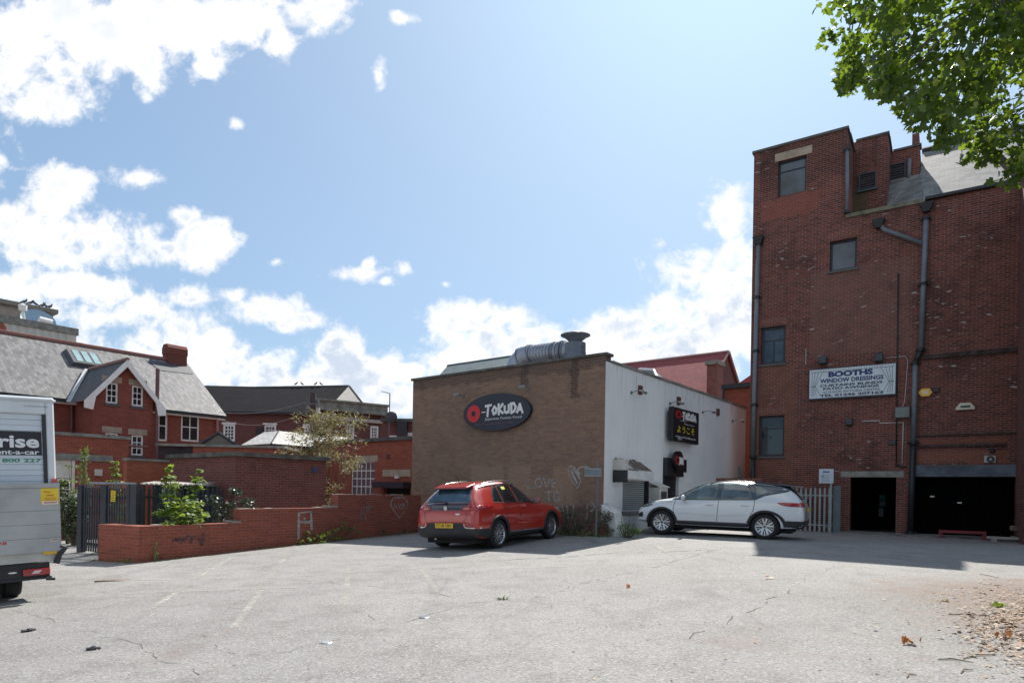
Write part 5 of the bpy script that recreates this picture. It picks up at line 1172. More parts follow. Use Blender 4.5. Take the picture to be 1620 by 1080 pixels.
# ================================================================ front-left annexe and lower walls
p0 = at(203, 720, 24.3); AN = Frame(p0.x, p0.y, G_, -.8)
an = thing('brick_annexe', 'flat-topped red brick annexe with stone band and white-headed window behind the gate', 'building', AN)
s = AN.side; zt = (s(90, 688)[1] + s(200, 695)[1]) / 2; wr = rect_side(AN, (88, 757, 805), (113, 757, 803)); wr = (wr[0] - .6, wr[1], wr[2], wr[3])
wp = (wr[0], wr[1], wr[3] + .003, s(100, 727)[1]); vLx = s(40, 700)[0]
MB(smap(0)).wall(vLx, 0, -1.5, zt, .3, [(wr[0], wr[1], wr[2], wp[3])]).build('wall', redbrick, an); MB().box(-5, -.301, vLx, 0, -1.5, zt - .1).build('rear_block', redbrick, an)
MB(smap(0)).box(vLx, .05, -.07, .3, zt + .002, zt + .12).build('coping', concrete, an)
e = s(178, 720)[0]; MB(smap(0)).box(vLx, e, -.05, -.002, s(120, 729)[1] + .02, s(120, 718)[1]).build('stone_band', concrete, an)
MB(smap(0)).box(wr[0], wr[1], .03, .08, wr[3] + .02, wp[3]).build('white_panel', pmat('cream_panel', (.62, .58, .50), .7), an)
window(an, smap(0), wr, .05, 3, 3, fw=.05, bar=.035)
MB(smap(0)).box(wr[1] + .003, wr[1] + .1, -.01, .05, wr[2], wp[3]).build('jamb', pmat('cream_panel', (0, 0, 0)), an)
q = s(155, 747); MB(smap(0)).box(q[0] - .12, q[0] + .12, -.08, -.002, q[1] - .12, q[1] + .12).build('wall_box', pmat('cream_box', (.55, .50, .42), .6), an)
p0 = at(273, 740, 21.9); A2 = Frame(p0.x, p0.y, G_, -.8)
a2 = thing('brick_yard_wall', 'bright red brick wall with stone coping between annexe and brick shed', 'wall', A2)
zt = (A2.side(203, 728)[1] + A2.side(270, 731)[1]) / 2; v2 = A2.side(201, 740)[0]
MB(smap(0)).box(v2, 0, 0, .3, -1.5, zt).build('wall', orangebrick, a2); MB(smap(0)).box(v2 - .02, .02, -.04, .34, zt + .002, zt + .08).build('coping', concrete, a2)
# brick shed with flat roof
SH = Frame(-7.96, 18.45, G_, -.5)
shd = thing('brick_shed', 'flat-roofed brick shed with dark concrete edge standing behind the low red wall', 'shed', SH)
vS = SH.side(516, 740)[0]; uS = SH.front(268, 740, 0)[0]; zt = (SH.side(375, 717)[1] + SH.side(514, 733)[1]) / 2
bs = brick('shed_brick', (.21, .065, .05), (.14, .045, .04), (.19, .12, .10), patch=(.07, .03, .03), pamt=.45, light=(.27, .11, .08), lamt=.25, ms=.012)
mb = MB(); mb.box(uS, 0, 0, vS, -1.2, zt); mb.build('wall', bs, shd)
mb = MB(); mb.box(uS - .1, .1, -.1, vS + .1, zt + .002, zt + .13); mb.build('roof_slab', pmat('dark_slab', (.10, .095, .08), .9, var=.4, dirt=.5), shd)
mb = MB(smap(0)); q = SH.side(400, 738); mb.box(q[0] - .09, q[0] + .09, -.01, -.002, q[1] - .08, q[1] + .08); mb.build('air_brick', pmat('rust_brown', (0, 0, 0)), shd)
mb = MB(smap(0)); q = SH.side(497, 743); mb.box(q[0] - .09, q[0] + .09, -.04, -.002, q[1] - .09, q[1] + .09); mb.build('blue_box', pmat('blue_box', (.05, .06, .14), .5), shd)
# ================================================================ low stepped red wall
WW = Frame(-8.05, 13.86, math.atan2(.833, .553), -.5)
f = WW.front; uEnd = f(666, 800)[0]
lowbrick = brick('low_wall_brick', (.29, .082, .052), (.22, .062, .043), (.23, .13, .10), patch=(.17, .05, .04), pamt=.3, light=(.40, .14, .09), lamt=.25, ms=.008)
lw_ = thing('low_brick_wall', 'long low stepped red brick wall with graffiti along the edge of the car park', 'wall', WW)
segs = [(f(381, 820)[0], f(300, 829.5)[1], 0.0), (f(535, 800)[0], f(450, 804)[1], 0), (uEnd, f(600, 782.5)[1], 0)]
mb = MB(fmap(0)); a = 0.0
mb.box(0, uEnd, 0, .32, -1.1, segs[0][1]); 
w1x, w2x = segs[0][0], segs[1][0]
mb.box(w1x, uEnd, 0, .32, segs[0][1], segs[1][1]); mb.box(w2x, uEnd, 0, .32, segs[1][1], segs[2][1])
mb.m = None
# left return, going back
rt = WW; ret = MB(lambda a, b, c: (a, b, c)); 
mb.hexa([(0, .321, -1.1), (.32, .321, -1.1), (.12, 1.35, -1.1), (-.2, 1.35, -1.1), (0, .321, segs[0][1]), (.32, .321, segs[0][1]), (.12, 1.35, segs[0][1]), (-.2, 1.35, segs[0][1])])
mb.build('wall', lowbrick, lw_)
lw_.name = 'low_brick_wall.001'; BZ[lw_.name] = WW.bz
cpp = MB(fmap(0)); q0, q1 = f(521, 803)[0], f(545, 803)[0]; cpp.box(q0, w2x - .003, -.01, .33, segs[1][1] + .002, segs[1][1] + .06); cpp.build('coping_stone', concrete, lw_)
cpp = MB(fmap(0)); q0 = f(365, 827)[0]; cpp.box(q0, w1x - .003, -.02, .33, segs[0][1] + .002, segs[0][1] + .05); cpp.build('coping_stone', concrete, lw_)
mt = MB(fmap(0)); rnd = random.Random(2)
for (a, b, z) in ((0, w1x - .5, segs[0][1]), (w1x, w2x - .5, segs[1][1]), (w2x, uEnd, segs[2][1])):
    x = a
    while x < b:
        l = .1 + rnd.random() * .3
        if rnd.random() < .5: mt.box(x, min(b, x + l), .02, .28, z + .001, z + .008 + rnd.random() * .015)
        x += l
mt.build('mortar_bed', pmat('old_mortar', (.40, .34, .28), .9, var=.3), lw_)
# graffiti: strokes 3 mm proud of the brick
def stroke(mb, pts, w, b=-.003):
    P = [Vector(p) for p in pts]
    L_, R_ = [], []
    for i, p in enumerate(P):
        d = (P[min(i + 1, len(P) - 1)] - P[max(i - 1, 0)]).normalized(); n = Vector((-d.y, d.x)) * w / 2 * random.uniform(.7, 1.2)
        L_.append(p + n); R_.append(p - n)
    for i in range(len(P) - 1):
        mb.add([(L_[i].x, b, L_[i].y), (L_[i + 1].x, b, L_[i + 1].y), (R_[i + 1].x, b, R_[i + 1].y), (R_[i].x, b, R_[i].y)], [(0, 1, 2, 3)])
def spray(name, col, lo=.55, hi=1.0):
    return worn(name, col, lo, hi, under=col)
sp_w = spray('spray_white', (.42, .42, .42), .45, .95); sp_p = spray('spray_purple', (.17, .07, .17), .72, 1.25); sp_b = spray('spray_blue', (.045, .055, .07), .5, 1.05); sp_g = spray('spray_grey', (.22, .20, .20), .4, .85)
def gpx(fr, lst, w, mat, parent, m, nm='graffiti', side=False, lab=None):
    mb = MB(m)
    for i, pts in enumerate(lst): stroke(mb, [fr.front(px, py) for px, py in pts], w, -.003 - .0004 * i)
    o = mb.build(nm, mat, parent)
    if lab: o['label'] = lab
def arc(cx, cy, rx, ry, a0, a1, n=14): return [(cx + rx * math.cos(R(a0 + (a1 - a0) * i / n)), cy - ry * math.sin(R(a0 + (a1 - a0) * i / n))) for i in range(n + 1)]
gpx(WW, [arc(631, 797, 13, 11, 80, 215) + [(632, 819)], [(632, 819), (641, 806)] + arc(634, 797, 11, 11, -30, 90), [(623, 804), (625, 796), (628, 805), (630, 796), (633, 805)], [(634, 797), (635, 805)], [(637, 796), (638, 805)], [(640, 795), (640, 803)], [(629, 788), (634, 786)]], .035, sp_w, lw_, fmap(0), lab='white heart-shaped graffiti tag')
gpx(WW, [[(573, 802), (570, 818)], [(577, 800), (575, 812)], [(581, 799), (578, 812), (584, 799)], [(586, 800), (583, 808)], [(569, 812), (573, 822), (576, 813), (579, 822)]], .04, sp_g, lw_, fmap(0), lab='faint grey scribbled graffiti')
gpx(WW, [[(472, 853), (473, 811), (492, 809), (493, 838)], [(473, 826), (492, 825)], [(480, 818), (483, 822)]], .075, sp_w, lw_, fmap(0), lab='pale letter A graffiti')
gpx(WW, [[(415, 819), (437, 817)], [(405, 827), (448, 824)], [(408, 838), (445, 832)], [(418, 822), (416, 840)], [(430, 818), (434, 836)], [(404, 832), (425, 846)]], .10, sp_p, lw_, fmap(0), lab='faded purple graffiti')
gpx(WW, [[(272, 855), (282, 851), (292, 852)], [(276, 853), (290, 857)], [(290, 855), (300, 846)], [(300, 858), (305, 849), (310, 851)], [(312, 850), (320, 862)], [(318, 862), (322, 842)]], .085, sp_b, lw_, fmap(0), lab='dark blue-grey graffiti')
# graffiti on the restaurant front
gpx(K, [[(834, 756), (835, 771), (846, 771)], arc(852, 763, 5, 7, 0, 360), [(860, 756), (865, 771), (870, 757)], [(879, 757), (873, 758), (874, 770), (880, 770)], [(873, 764), (879, 763)], [(861, 779), (874, 777)], [(868, 778), (869, 792)], arc(881, 785, 5, 7, 0, 360)], .045, sp_w, rest, fmap(0), lab='white chalk words LOVE TO')
gpx(K, [[(882, 800), (884, 822)], [(890, 797), (894, 822)], [(896, 798), (900, 822)], [(908, 799), (905, 822)], [(929, 822), (929, 796)], arc(934, 801, 6, 7, 90, -90), [(951, 820), (952, 797)], arc(957, 803, 7, 7, 90, -90)], .045, sp_w, rest, fmap(0), lab='white chalk letters on dark brick at the corner')
gpx(K, [arc(905, 744, 6, 7, 20, 200) + [(901, 755), (914, 772)], arc(922, 746, 8, 8, 0, 170) + [(919, 762), (914, 772)], [(903, 742), (912, 760)], [(907, 740), (918, 758)], [(905, 750), (914, 765)], [(912, 742), (916, 752)], [(902, 746), (918, 748)], [(925, 737), (935, 741)]], .035, sp_w, rest, fmap(0), lab='white chalk cluster shaped like a cone')
# ================================================================ street sign seen from the back
sv = -.55; q = K.front(943, 836, sv); SF = K
sp = thing('sign_post', 'grey post with blank back of a sign plate before the brown brick corner', 'sign', SF)
zt = K.front(943, 731, sv)[1]; MB().tube([(q[0], sv, gz(*K.world(q[0], sv)[:2]) - .05), (q[0] + .02, sv, zt)], .028, 10).build('post', pmat('post_grey', (.14, .16, .17), .6, .2), sp)
r_ = rect_front(K, (925, 741, 754), (952, 740, 752), sv - .045)
MB(fmap(sv - .045)).box(r_[0], r_[1], 0, -.006, r_[2], r_[3]).build('plate', pmat('plate_back', (.17, .20, .21), .5, var=.1), sp)
MB(fmap(sv - .045)).box(r_[0], r_[1], -.02, -.007, r_[3] - .03, r_[3] + .0).build('rail', galv, sp); MB(fmap(sv - .045)).box(r_[0], r_[1], -.02, -.007, r_[2], r_[2] + .025).build('rail', galv, sp)
# ================================================================ telegraph pole and wires
tp = at(494, 700, 33.0); TF = Frame(tp.x, tp.y, 0, -.6)
tpo = thing('telegraph_pole', 'dark wooden telegraph pole with insulators rising behind the wild shrub', 'pole', TF)
zt = TF.front(494, 622)[1]
MB().tube([(.15, 0, -.6), (0, 0, zt)], [.19, .14], 12).build('pole', pmat('tarred_wood', (.06, .05, .045), .9, var=.3), tpo)
mb = MB(); 
for dz, sgn in ((.25, -1), (.5, -1), (.35, 1), (.75, 1), (1.0, 1)): mb.box(sgn * .12, sgn * .30, -.07, .07, zt - dz - .12, zt - dz + .04)
mb.box(-.35, .35, -.2, -.12, zt - .62, zt - .52); mb.build('insulator_bracket', pmat('grey_iron', (.10, .10, .11), .6), tpo)
MB().box(.2, .36, -.12, .04, zt - 1.05, zt - .75).build('junction_box', pmat('pale_box', (.4, .4, .38), .6), tpo)
for nm, (px, py, Y), sag, lab in (('overhead_wire', (345, 652, 31), .5, 'slack telephone wire from the pole to the house corner, upper one'), ('overhead_wire', (350, 664, 31), .9, 'slack telephone wire from the pole to the house corner, lower one')):
    a = Vector((TF.x, TF.y, zt - .3)) if sag < .6 else Vector((TF.x, TF.y, zt - .7)); b = at(px, py, Y); mb = MB()
    mb.tube([tuple(a.lerp(b, i / 12) - Vector((0, 0, sag * 4 * (i / 12) * (1 - i / 12) * .6))) for i in range(13)], .012, 5)
    tag(mb.build(nm, pmat('wire_grey', (.16, .16, .17), .6), bz=0), lab, 'wire')
# ================================================================ steel palisade gate and fence
p0 = G(125, 873); GT = Frame(p0.x, p0.y, R(-33), gz(p0.x, p0.y))
dst = pmat('dark_steel', (.035, .042, .052), .5, .2, var=.2)
gt_ = thing('palisade_gate', 'dark grey steel palisade gate with yellow notice left of the low wall', 'gate', GT)
zt = GT.front(150, 767)[1]; b0 = GT.bz
uX = [GT.front(px, 820)[0] for px in (125, 131, 162, 170, 204, 218)]
mb = MB()
def pale(mb, a, z0, z1, w=.032, y=0): mb.prism([(a - w, z0), (a + w, z0), (a + w, z1 - .07), (a, z1), (a - w, z1 - .07)], y - .012, y + .006)
x = uX[1] + .1
while x < uX[2] - .06: pale(mb, x, b0 + .06, zt); x += .125
x = uX[3] + .07
while x < uX[4] - .05: pale(mb, x, b0 + .06, zt); x += .125
mb.build('pale', dst, gt_)
mb = MB(); mb.box(uX[0], uX[4], .008, .05, zt - .32, zt - .26); mb.box(uX[0], uX[4], .008, .05, b0 + .22, b0 + .28); mb.box(uX[0], uX[4], .008, .05, b0 + 1.05, b0 + 1.10); mb.build('rail', dst, gt_)
mb = MB(); mb.box(uX[0] - .02, uX[1], -.04, .08, b0 - .1, zt + .0); mb.build('gate_post', dst, gt_)
mb = MB(); mb.box(uX[2], uX[3] - .02, -.04, .06, b0 - .1, zt + .0); mb.build('gate_post', dst, gt_)
mb = MB(); mb.box(uX[4], uX[4] + .09, -.05, .08, b0 - .1, zt + .03); mb.box(uX[4] + .12, uX[5], -.05, .08, b0 - .1, zt + .03); mb.build('gate_post', dst, gt_)
r_ = rect_front(GT, (176, 776, 793), (183, 776, 793), -.03); nb = MB(fmap(-.03)).box(r_[0], r_[1], -.01, .0, r_[2], r_[3]).build('yellow_notice', pmat('notice_yellow', (.70, .50, .03), .5), gt_)
ln2 = MB(fmap(-.03))
for i in range(7): ln2.box(r_[0] + .02, r_[1] - .02 - random.random() * .04, -.013, -.01, r_[2] + .03 + i * .04, r_[2] + .045 + i * .04)
ln2.build('print', pmat('print_brown', (.25, .16, .03), .6), nb)
# handrail in front
hr = MB(); a, b = GT.front(143, 764, .6), GT.front(215, 765, .6); hr.tube([(a[0], .6, b0 + 1.2), (a[0], .6, a[1]), (b[0], .6, b[1])], .03, 8); tag(hr.build('hand_rail', galv, fr=GT), 'pale grey tubular rail above the dark palisade gate', 'rail')
# fence going right behind the plants
p1 = GT.world(uX[5] + .05, 0); p2 = at(356, 820, 17.6); FN = Frame(p1.x, p1.y, math.atan2(p2.y - p1.y, p2.x - p1.x), gz(p1.x, p1.y))
fc = thing('palisade_fence', 'dark palisade fence running behind the green saplings to the brick shed', 'fence', FN)
Lf = (p2.xy - p1.xy).length; mb = MB(); x = .1; zt2 = FN.front(280, 769)[1]
while x < Lf: pale(mb, x, FN.bz + .06, zt2); x += .155
mb.build('pale', dst, fc)
mb = MB(); mb.box(0, Lf, .008, .05, zt2 - .3, zt2 - .24); mb.box(0, Lf, .008, .05, FN.bz + .2, FN.bz + .26); mb.build('rail', dst, fc)
# corrugated shelter roof edge seen over the fence, dark yard behind
p3 = at(222, 765, 17.3); BS = Frame(p3.x, p3.y, R(14), gz(p3.x, p3.y))
cg = thing('bin_shelter', 'low shelter with pale corrugated roof edge and dark front behind the palisade fence', 'shelter', BS)
zt3 = BS.front(250, 765, 0)[1]; mb = MB(); Ls = BS.front(330, 768, 0)[0]
n = int(Ls / .12)
for i in range(n):
    a = i * .12; mb.hexa([(a, 0, zt3 - .02), (a + .07, 0, zt3 - .02), (a + .07, 1.3, zt3 + .04), (a, 1.3, zt3 + .04), (a, 0, zt3 + .015), (a + .07, 0, zt3 + .015), (a + .07, 1.3, zt3 + .075), (a, 1.3, zt3 + .075)])
    mb.box(a + .07, a + .12, .02, 1.3, zt3 - .03, zt3 - .01)
mb.build('corrugated_roof', pmat('corrugated_pale', (.42, .40, .36), .7, var=.3), cg)
mb = MB(); mb.box(0, Ls, 1.1, 1.2, BS.bz, zt3 - .04); mb.build('back_panel', pmat('dark_teal_panel', (.015, .03, .035), .7), cg)
for x in (.02, Ls - .08): MB().box(x, x + .06, .1, .16, BS.bz, zt3 - .04).build('post', dst, cg)
mb = MB(); mb.box(.3, .75, .8, 1.05, zt3 - .5, zt3 - .12); mb.build('white_crate', pmat('crate_white', (.38, .36, .36), .6, var=.4, nscale=9), cg)
# ================================================================ VEHICLES
class Pose:
    """vehicle pose: origin on the ground, local x = forward, z = ground normal"""
    def __init__(s, org, fwd, up):
        z = up.normalized(); x = (fwd - z * fwd.dot(z)).normalized(); y = z.cross(x)
        s.M = Matrix(((x.x, y.x, z.x, org.x), (x.y, y.y, z.y, org.y), (x.z, y.z, z.z, org.z), (0, 0, 0, 1))); s.I = s.M.inverted()
    def hit(s, px, py, axis, val):
        rx, rz = ray(px, py); o = s.I @ Vector((0, 0, CAMZ)); d = s.I.to_3x3() @ Vector((rx, 1, rz)); t = (val - o[axis]) / d[axis]; return o + d * t
def vthing(name, label, cat, pose):
    o = bpy.data.objects.new(name, None); COL.objects.link(o); o.empty_display_size = .3; o.matrix_world = pose.M; BZ[o.name] = 0.0
    return tag(o, label, cat)
def ptin(x, y, poly):
    c = False; n = len(poly)
    for i in range(n):
        x1, y1 = poly[i]; x2, y2 = poly[(i + 1) % n]
        if (y1 > y) != (y2 > y) and x < (x2 - x1) * (y - y1) / (y2 - y1) + x1: c = not c
    return c
def smooth_poly(P, k=4):
    n = len(P); out_ = []
    for i in range(n):
        p0, p1, p2, p3 = (Vector(P[(i + j) % n]) for j in (-1, 0, 1, 2))
        for q in range(k):
            t = q / k; out_.append(tuple(.5 * ((2 * p1) + (p2 - p0) * t + (2 * p0 - 5 * p1 + 4 * p2 - p3) * t * t + (3 * p1 - p0 - 3 * p2 + p3) * t ** 3)))
    return out_
def rpoly(P, r=.03, k=3):   # rounded corners
    n = len(P); out_ = []
    for i in range(n):
        a, b, c = Vector(P[i - 1]), Vector(P[i]), Vector(P[(i + 1) % n])
        d1, d2 = (a - b), (c - b); rr = min(r, d1.length * .4, d2.length * .4); p, q = b + d1.normalized() * rr, b + d2.normalized() * rr
        for j in range(k + 1):
            t = j / k; out_.append(tuple((1 - t) ** 2 * p + 2 * t * (1 - t) * b + t * t * q))
    return out_
class Body:
    def __init__(s, stations, crease=.35, xs=1.0):
        s.xs = xs; stations = [((q[0] * xs if q[0] < 0 else q[0]),) + tuple(q[1:]) for q in stations]
        rings = []
        for (x, W, zb, zs, yb, yr, zr) in stations:
            zm = zb + (zs - zb) * .55
            rings.append([(0, zb), (W * .72, zb), (W * .965, zb + .05), (W * .99, zb + (zm - zb) * .5), (W, zm), (W * .975, zm + (zs - zm) * .62), (yb, zs), (yb * .42 + yr * .58 + .018, zs + (zr - zs) * .52), (yr, zr - .055 * min(1, (zr - zs) / .3)), (yr * .62, zr - .008), (0, zr)])
        bm = bmesh.new(); V = []
        n = len(rings[0])
        for (st_, rg) in zip(stations, rings):
            row = [bm.verts.new((st_[0], y, z)) for y, z in rg] + [bm.verts.new((st_[0], -y, z)) for y, z in rg[-2:0:-1]]
            V.append(row)
        N = len(V[0])
        for a, b in zip(V[:-1], V[1:]):
            for i in range(N): bm.faces.new((a[i], a[(i + 1) % N], b[(i + 1) % N], b[i]))
        for row in (V[0], V[-1]):
            for i in range(n - 1):
                j = (N - i) % N; jj = (N - i - 1)
                q = [row[i], row[i + 1], row[jj], row[j]]; q2 = []
                for v in q:
                    if v not in q2: q2.append(v)
                if len(q2) > 2: bm.faces.new(q2)
        cl = bm.edges.layers.float.new('crease_edge')
        for a, b in zip(V[:-1], V[1:]):
            for i in (6, N - 6): bm.edges.get((a[i], b[i]))[cl] = crease
            for i in (2, N - 2): bm.edges.get((a[i], b[i]))[cl] = .6
        bmesh.ops.recalc_face_normals(bm, faces=bm.faces)
        me = bpy.data.meshes.new('tmp'); bm.to_mesh(me); bm.free()
        o = bpy.data.objects.new('tmp', me); COL.objects.link(o); md = o.modifiers.new('s', 'SUBSURF'); md.levels = 3; md.render_levels = 3
        dg = bpy.context.evaluated_depsgraph_get(); dg.update(); s.me = bpy.data.meshes.new_from_object(o.evaluated_get(dg)); bpy.data.objects.remove(o)
        bm = bmesh.new(); bm.from_mesh(s.me); s.bvh = BVHTree.FromBMesh(bm); s.bm = bm
    def arch(s, cx, cz, r):
        bm = s.bm
        dead = [f for f in bm.faces if (lambda c: math.hypot(c.x - cx, c.z - cz) < r and abs(c.y) > .42)(f.calc_center_median())]
        bmesh.ops.delete(bm, geom=dead, context='FACES')
        for e in bm.edges:
            if e.is_boundary:
                for v in e.verts:
                    d = math.hypot(v.co.x - cx, v.co.z - cz)
                    if d < r * 1.25 and abs(v.co.y) > .5 and v.co.z > .12: k = r / max(d, 1e-3); v.co.x = cx + (v.co.x - cx) * k; v.co.z = cz + (v.co.z - cz) * k
    def out(s, name, mat, parent):
        me = bpy.data.meshes.new(name); s.bm.to_mesh(me); me.materials.append(mat)
        for p in me.polygons: p.use_smooth = True
        o = bpy.data.objects.new(name, me); COL.objects.link(o); o.parent = parent; return o
    def surf(s, a, b, axis):
        if axis == 'y+': o, d = Vector((a, 3, b)), Vector((0, -1, 0))
        elif axis == 'y-': o, d = Vector((a, -3, b)), Vector((0, 1, 0))
        elif axis == 'x-': o, d = Vector((-6, a, b)), Vector((1, 0, 0))
        elif axis == 'x+': o, d = Vector((8, a, b)), Vector((-1, 0, 0))
        else: o, d = Vector((a, b, 5)), Vector((0, 0, -1))
        h = s.bvh.ray_cast(o, d)
        if h[0] is None: h = s.bvh.find_nearest({'y': Vector((a, math.copysign(.8, o.y), b)), 'x': Vector((math.copysign(1.5, o.x) + 1, a, b)), 'z': Vector((a, b, 1.4))}[axis[0]])
        n = h[1]
        if n.dot(d) > 0: n = -n
        return h[0], n
    def panel(s, name, poly, axis, off, mat, parent, res=.045, thick=.008, smooth=True):
        P = [Vector(((p[0] * s.xs if (p[0] < 0 and axis[0] != 'x') else p[0]), p[1])) for p in poly]; B = []
        for a, b in zip(P, P[1:] + P[:1]):
            n = max(1, int((b - a).length / res)); B += [a.lerp(b, i / n) for i in range(n)]
        x0, x1 = min(p.x for p in B), max(p.x for p in B); y0, y1 = min(p.y for p in B), max(p.y for p in B)
        I = []; x = x0 + res / 2
        while x < x1:
            y = y0 + res / 2
            while y < y1:
                if ptin(x, y, [tuple(p) for p in B]) and min((Vector((x, y)) - b).length for b in B) > res * .4: I.append(Vector((x, y)))
                y += res
            x += res
        nb = len(B); r = delaunay_2d_cdt(B + I, [(i, (i + 1) % nb) for i in range(nb)], [], 1, 1e-5)
        bm = bmesh.new(); vs = []
        for v in r[0]:
            p, n = s.surf(v.x, v.y, axis); vs.append((bm.verts.new(p + n * off), n))
        for f in r[2]:
            try: bm.faces.new([vs[i][0] for i in f])
            except ValueError: pass
        if thick:
            be = [e for e in bm.edges if e.is_boundary]; nm = {v: n for v, n in vs}
            ext = bmesh.ops.extrude_edge_only(bm, edges=be)['geom']
            for g_ in ext:
                if isinstance(g_, bmesh.types.BMVert):
                    _, n = s.nearest(g_.co); g_.co -= n * thick
        bmesh.ops.recalc_face_normals(bm, faces=bm.faces)
        me = bpy.data.meshes.new(name); bm.to_mesh(me); bm.free(); me.materials.append(mat)
        for p in me.polygons: p.use_smooth = smooth
        o = bpy.data.objects.new(name, me); COL.objects.link(o); o.parent = parent; return o
    def nearest(s, co):
        h = s.bvh.find_nearest(co); n = h[1]; return h[0], n
    def line(s, name, pts, w, axis, off, mat, parent):
        P = [Vector(p) for p in pts]; L_, R_ = [], []
        for i, p in enumerate(P):
            d = (P[min(i + 1, len(P) - 1)] - P[max(i - 1, 0)]).normalized(); n = Vector((-d.y, d.x)) * w / 2; L_.append(tuple(p + n)); R_.append(tuple(p - n))
        return s.panel(name, L_ + R_[::-1], axis, off, mat, parent, res=.06, thick=0)
rubber = pmat('tyre_rubber', (.016, .016, .017), .85, var=.2, nscale=6)
blkpl = pmat('black_plastic', (.022, .023, .026), .6, var=.15)
chrome = pmat('bright_trim', (.62, .62, .62), .18, .9, var=.03)
rimsil = pmat('alloy_silver', (.55, .56, .58), .3, .75, var=.05)
rimdark = pmat('wheel_dark', (.02, .02, .022), .5, .3)
cglass = pmat('car_glass', (.012, .022, .026), .03, 0, var=.25, nscale=1.2, ior=1.75, spec=.6)
cglass2 = pmat('car_glass_pale', (.10, .135, .135), .05, 0, var=.45, nscale=2.2, ior=1.7, spec=.6)
lampred = pmat('lamp_red', (.33, .008, .014), .1, 0, var=.25, nscale=9, coat=1)
seam = pmat('panel_gap', (.01, .01, .012), .7, var=0)
def wheel(par, x, y, r, rim, w, kind, shared={}):
    sg = 1 if y > 0 else -1; key = (kind, sg)
    c = bpy.data.objects
    if key in shared:
        o0, kids = shared[key]; o = o0.copy(); COL.objects.link(o); o.parent = par; o.location = (x, y, r)
        for k_ in kids: q = k_.copy(); COL.objects.link(q); q.parent = o
        return o
    h = w / 2
    o = MB().lathe([(rim, -h + .02), (rim + .02, -h), (r - .035, -h), (r, -h + .035), (r, h - .035), (r - .035, h), (rim + .02, h), (rim, h - .02)], (0, 0, 0), 48, 'y', cap=False).build('wheel', rubber, par, smooth=False)
    o.location = (x, y, r)
    kids = []
    d = MB().lathe([(.02, sg * (h - .10)), (rim * .98, sg * (h - .10)), (rim + .002, sg * (h - .02))], (0, 0, 0), 40, 'y', cap=False).build('wheel_barrel', rimdark, o); kids.append(d)
    m_ = MB(); m_.lathe([(rim - .018, sg * (h - .035)), (rim + .006, sg * (h - .008)), (rim + .012, sg * (h - .02)), (rim - .005, sg * (h - .05))], (0, 0, 0), 48, 'y', cap=False)
    yo = sg * (h - .03); n = 5
    def spoke(a0, r0, w0, a1, r1, w1, dep=.02):
        p, q = Vector((math.cos(a0) * r0, math.sin(a0) * r0)), Vector((math.cos(a1) * r1, math.sin(a1) * r1)); e = (q - p).normalized(); t = Vector((-e.y, e.x))
        a, b, c1, d1 = p + t * w0 / 2, p - t * w0 / 2, q - t * w1 / 2, q + t * w1 / 2
        m_.add([(a.x, yo - sg * .012, a.y), (b.x, yo - sg * .012, b.y), (c1.x, yo + sg * .004, c1.y), (d1.x, yo + sg * .004, d1.y), (a.x, yo - sg * (dep + .02), a.y), (b.x, yo - sg * (dep + .02), b.y), (c1.x, yo - sg * dep, c1.y), (d1.x, yo - sg * dep, d1.y)],
               [(0, 1, 2, 3), (7, 6, 5, 4), (0, 4, 5, 1), (1, 5, 6, 2), (2, 6, 7, 3), (3, 7, 4, 0)])
    for i in range(n):
        a = 2 * math.pi * i / n + .3
        if kind == 'white':
            spoke(a - .10, .05, .036, a - .24, rim, .052); spoke(a + .10, .05, .036, a + .24, rim, .052); spoke(a + .628, .10, .012, a + .628, rim, .03); 
        else:
            spoke(a - .09, .05, .03, a - .20, rim * .7, .028); spoke(a - .20, rim * .68, .028, a - .10, rim, .03); spoke(a + .09, .05, .03, a + .20, rim * .7, .028); spoke(a + .20, rim * .68, .028, a + .10, rim, .03)
            spoke(a + .63 - .05, .05, .026, a + .63, rim, .028)
    m_.lathe([(.0, sg * (h - .035)), (.05, sg * (h - .035)), (.065, sg * (h - .06))], (0, 0, 0), 20, 'y', cap=False)
    k_ = m_.build('rim', rimsil if kind == 'white' else pmat('alloy_grey', (.45, .46, .48), .3, .8, var=.05), o); kids.append(k_)
    dk_ = MB().lathe([(.10, sg * (h - .085)), (rim * .72, sg * (h - .085))], (0, 0, 0), 32, 'y', cap=False).build('brake_disc', pmat('brake_steel', (.10, .10, .10), .5, .6), o); kids.append(dk_)
    hb = MB().lathe([(.001, sg * (h - .028)), (.028, sg * (h - .028)), (.03, sg * (h - .04))], (0, 0, 0), 16, 'y', cap=False).build('hub_cap', blkpl, o); kids.append(hb)
    shared[key] = (o, kids); return o
def liner(par, cx, r, y0, y1, cz):
    mb = MB(); n = 24; P = [(cx + r * math.cos(math.pi * 2 * i / n), cz + r * math.sin(math.pi * 2 * i / n)) for i in range(n)]
    P = [(x, max(z, .2)) for x, z in P]
    pts = [(x, y0, z) for x, z in P] + [(x, y1, z) for x, z in P]
    mb.add(pts, [(i, (i + 1) % n, n + (i + 1) % n, n + i) for i in range(n)] + [tuple(range(n))]); mb.build('wheel_arch_liner', pmat('liner_black', (.006, .006, .006), .95, var=0), par)
def arcpoly(cx, cz, r0, r1, a0=-12, a1=192, n=22):
    A = [(cx + r1 * math.cos(R(a0 + (a1 - a0) * i / n)), cz + r1 * math.sin(R(a0 + (a1 - a0) * i / n))) for i in range(n + 1)]
    return A + [(cx + r0 * math.cos(R(a0 + (a1 - a0) * i / n)), cz + r0 * math.sin(R(a0 + (a1 - a0) * i / n))) for i in range(n, -1, -1)]
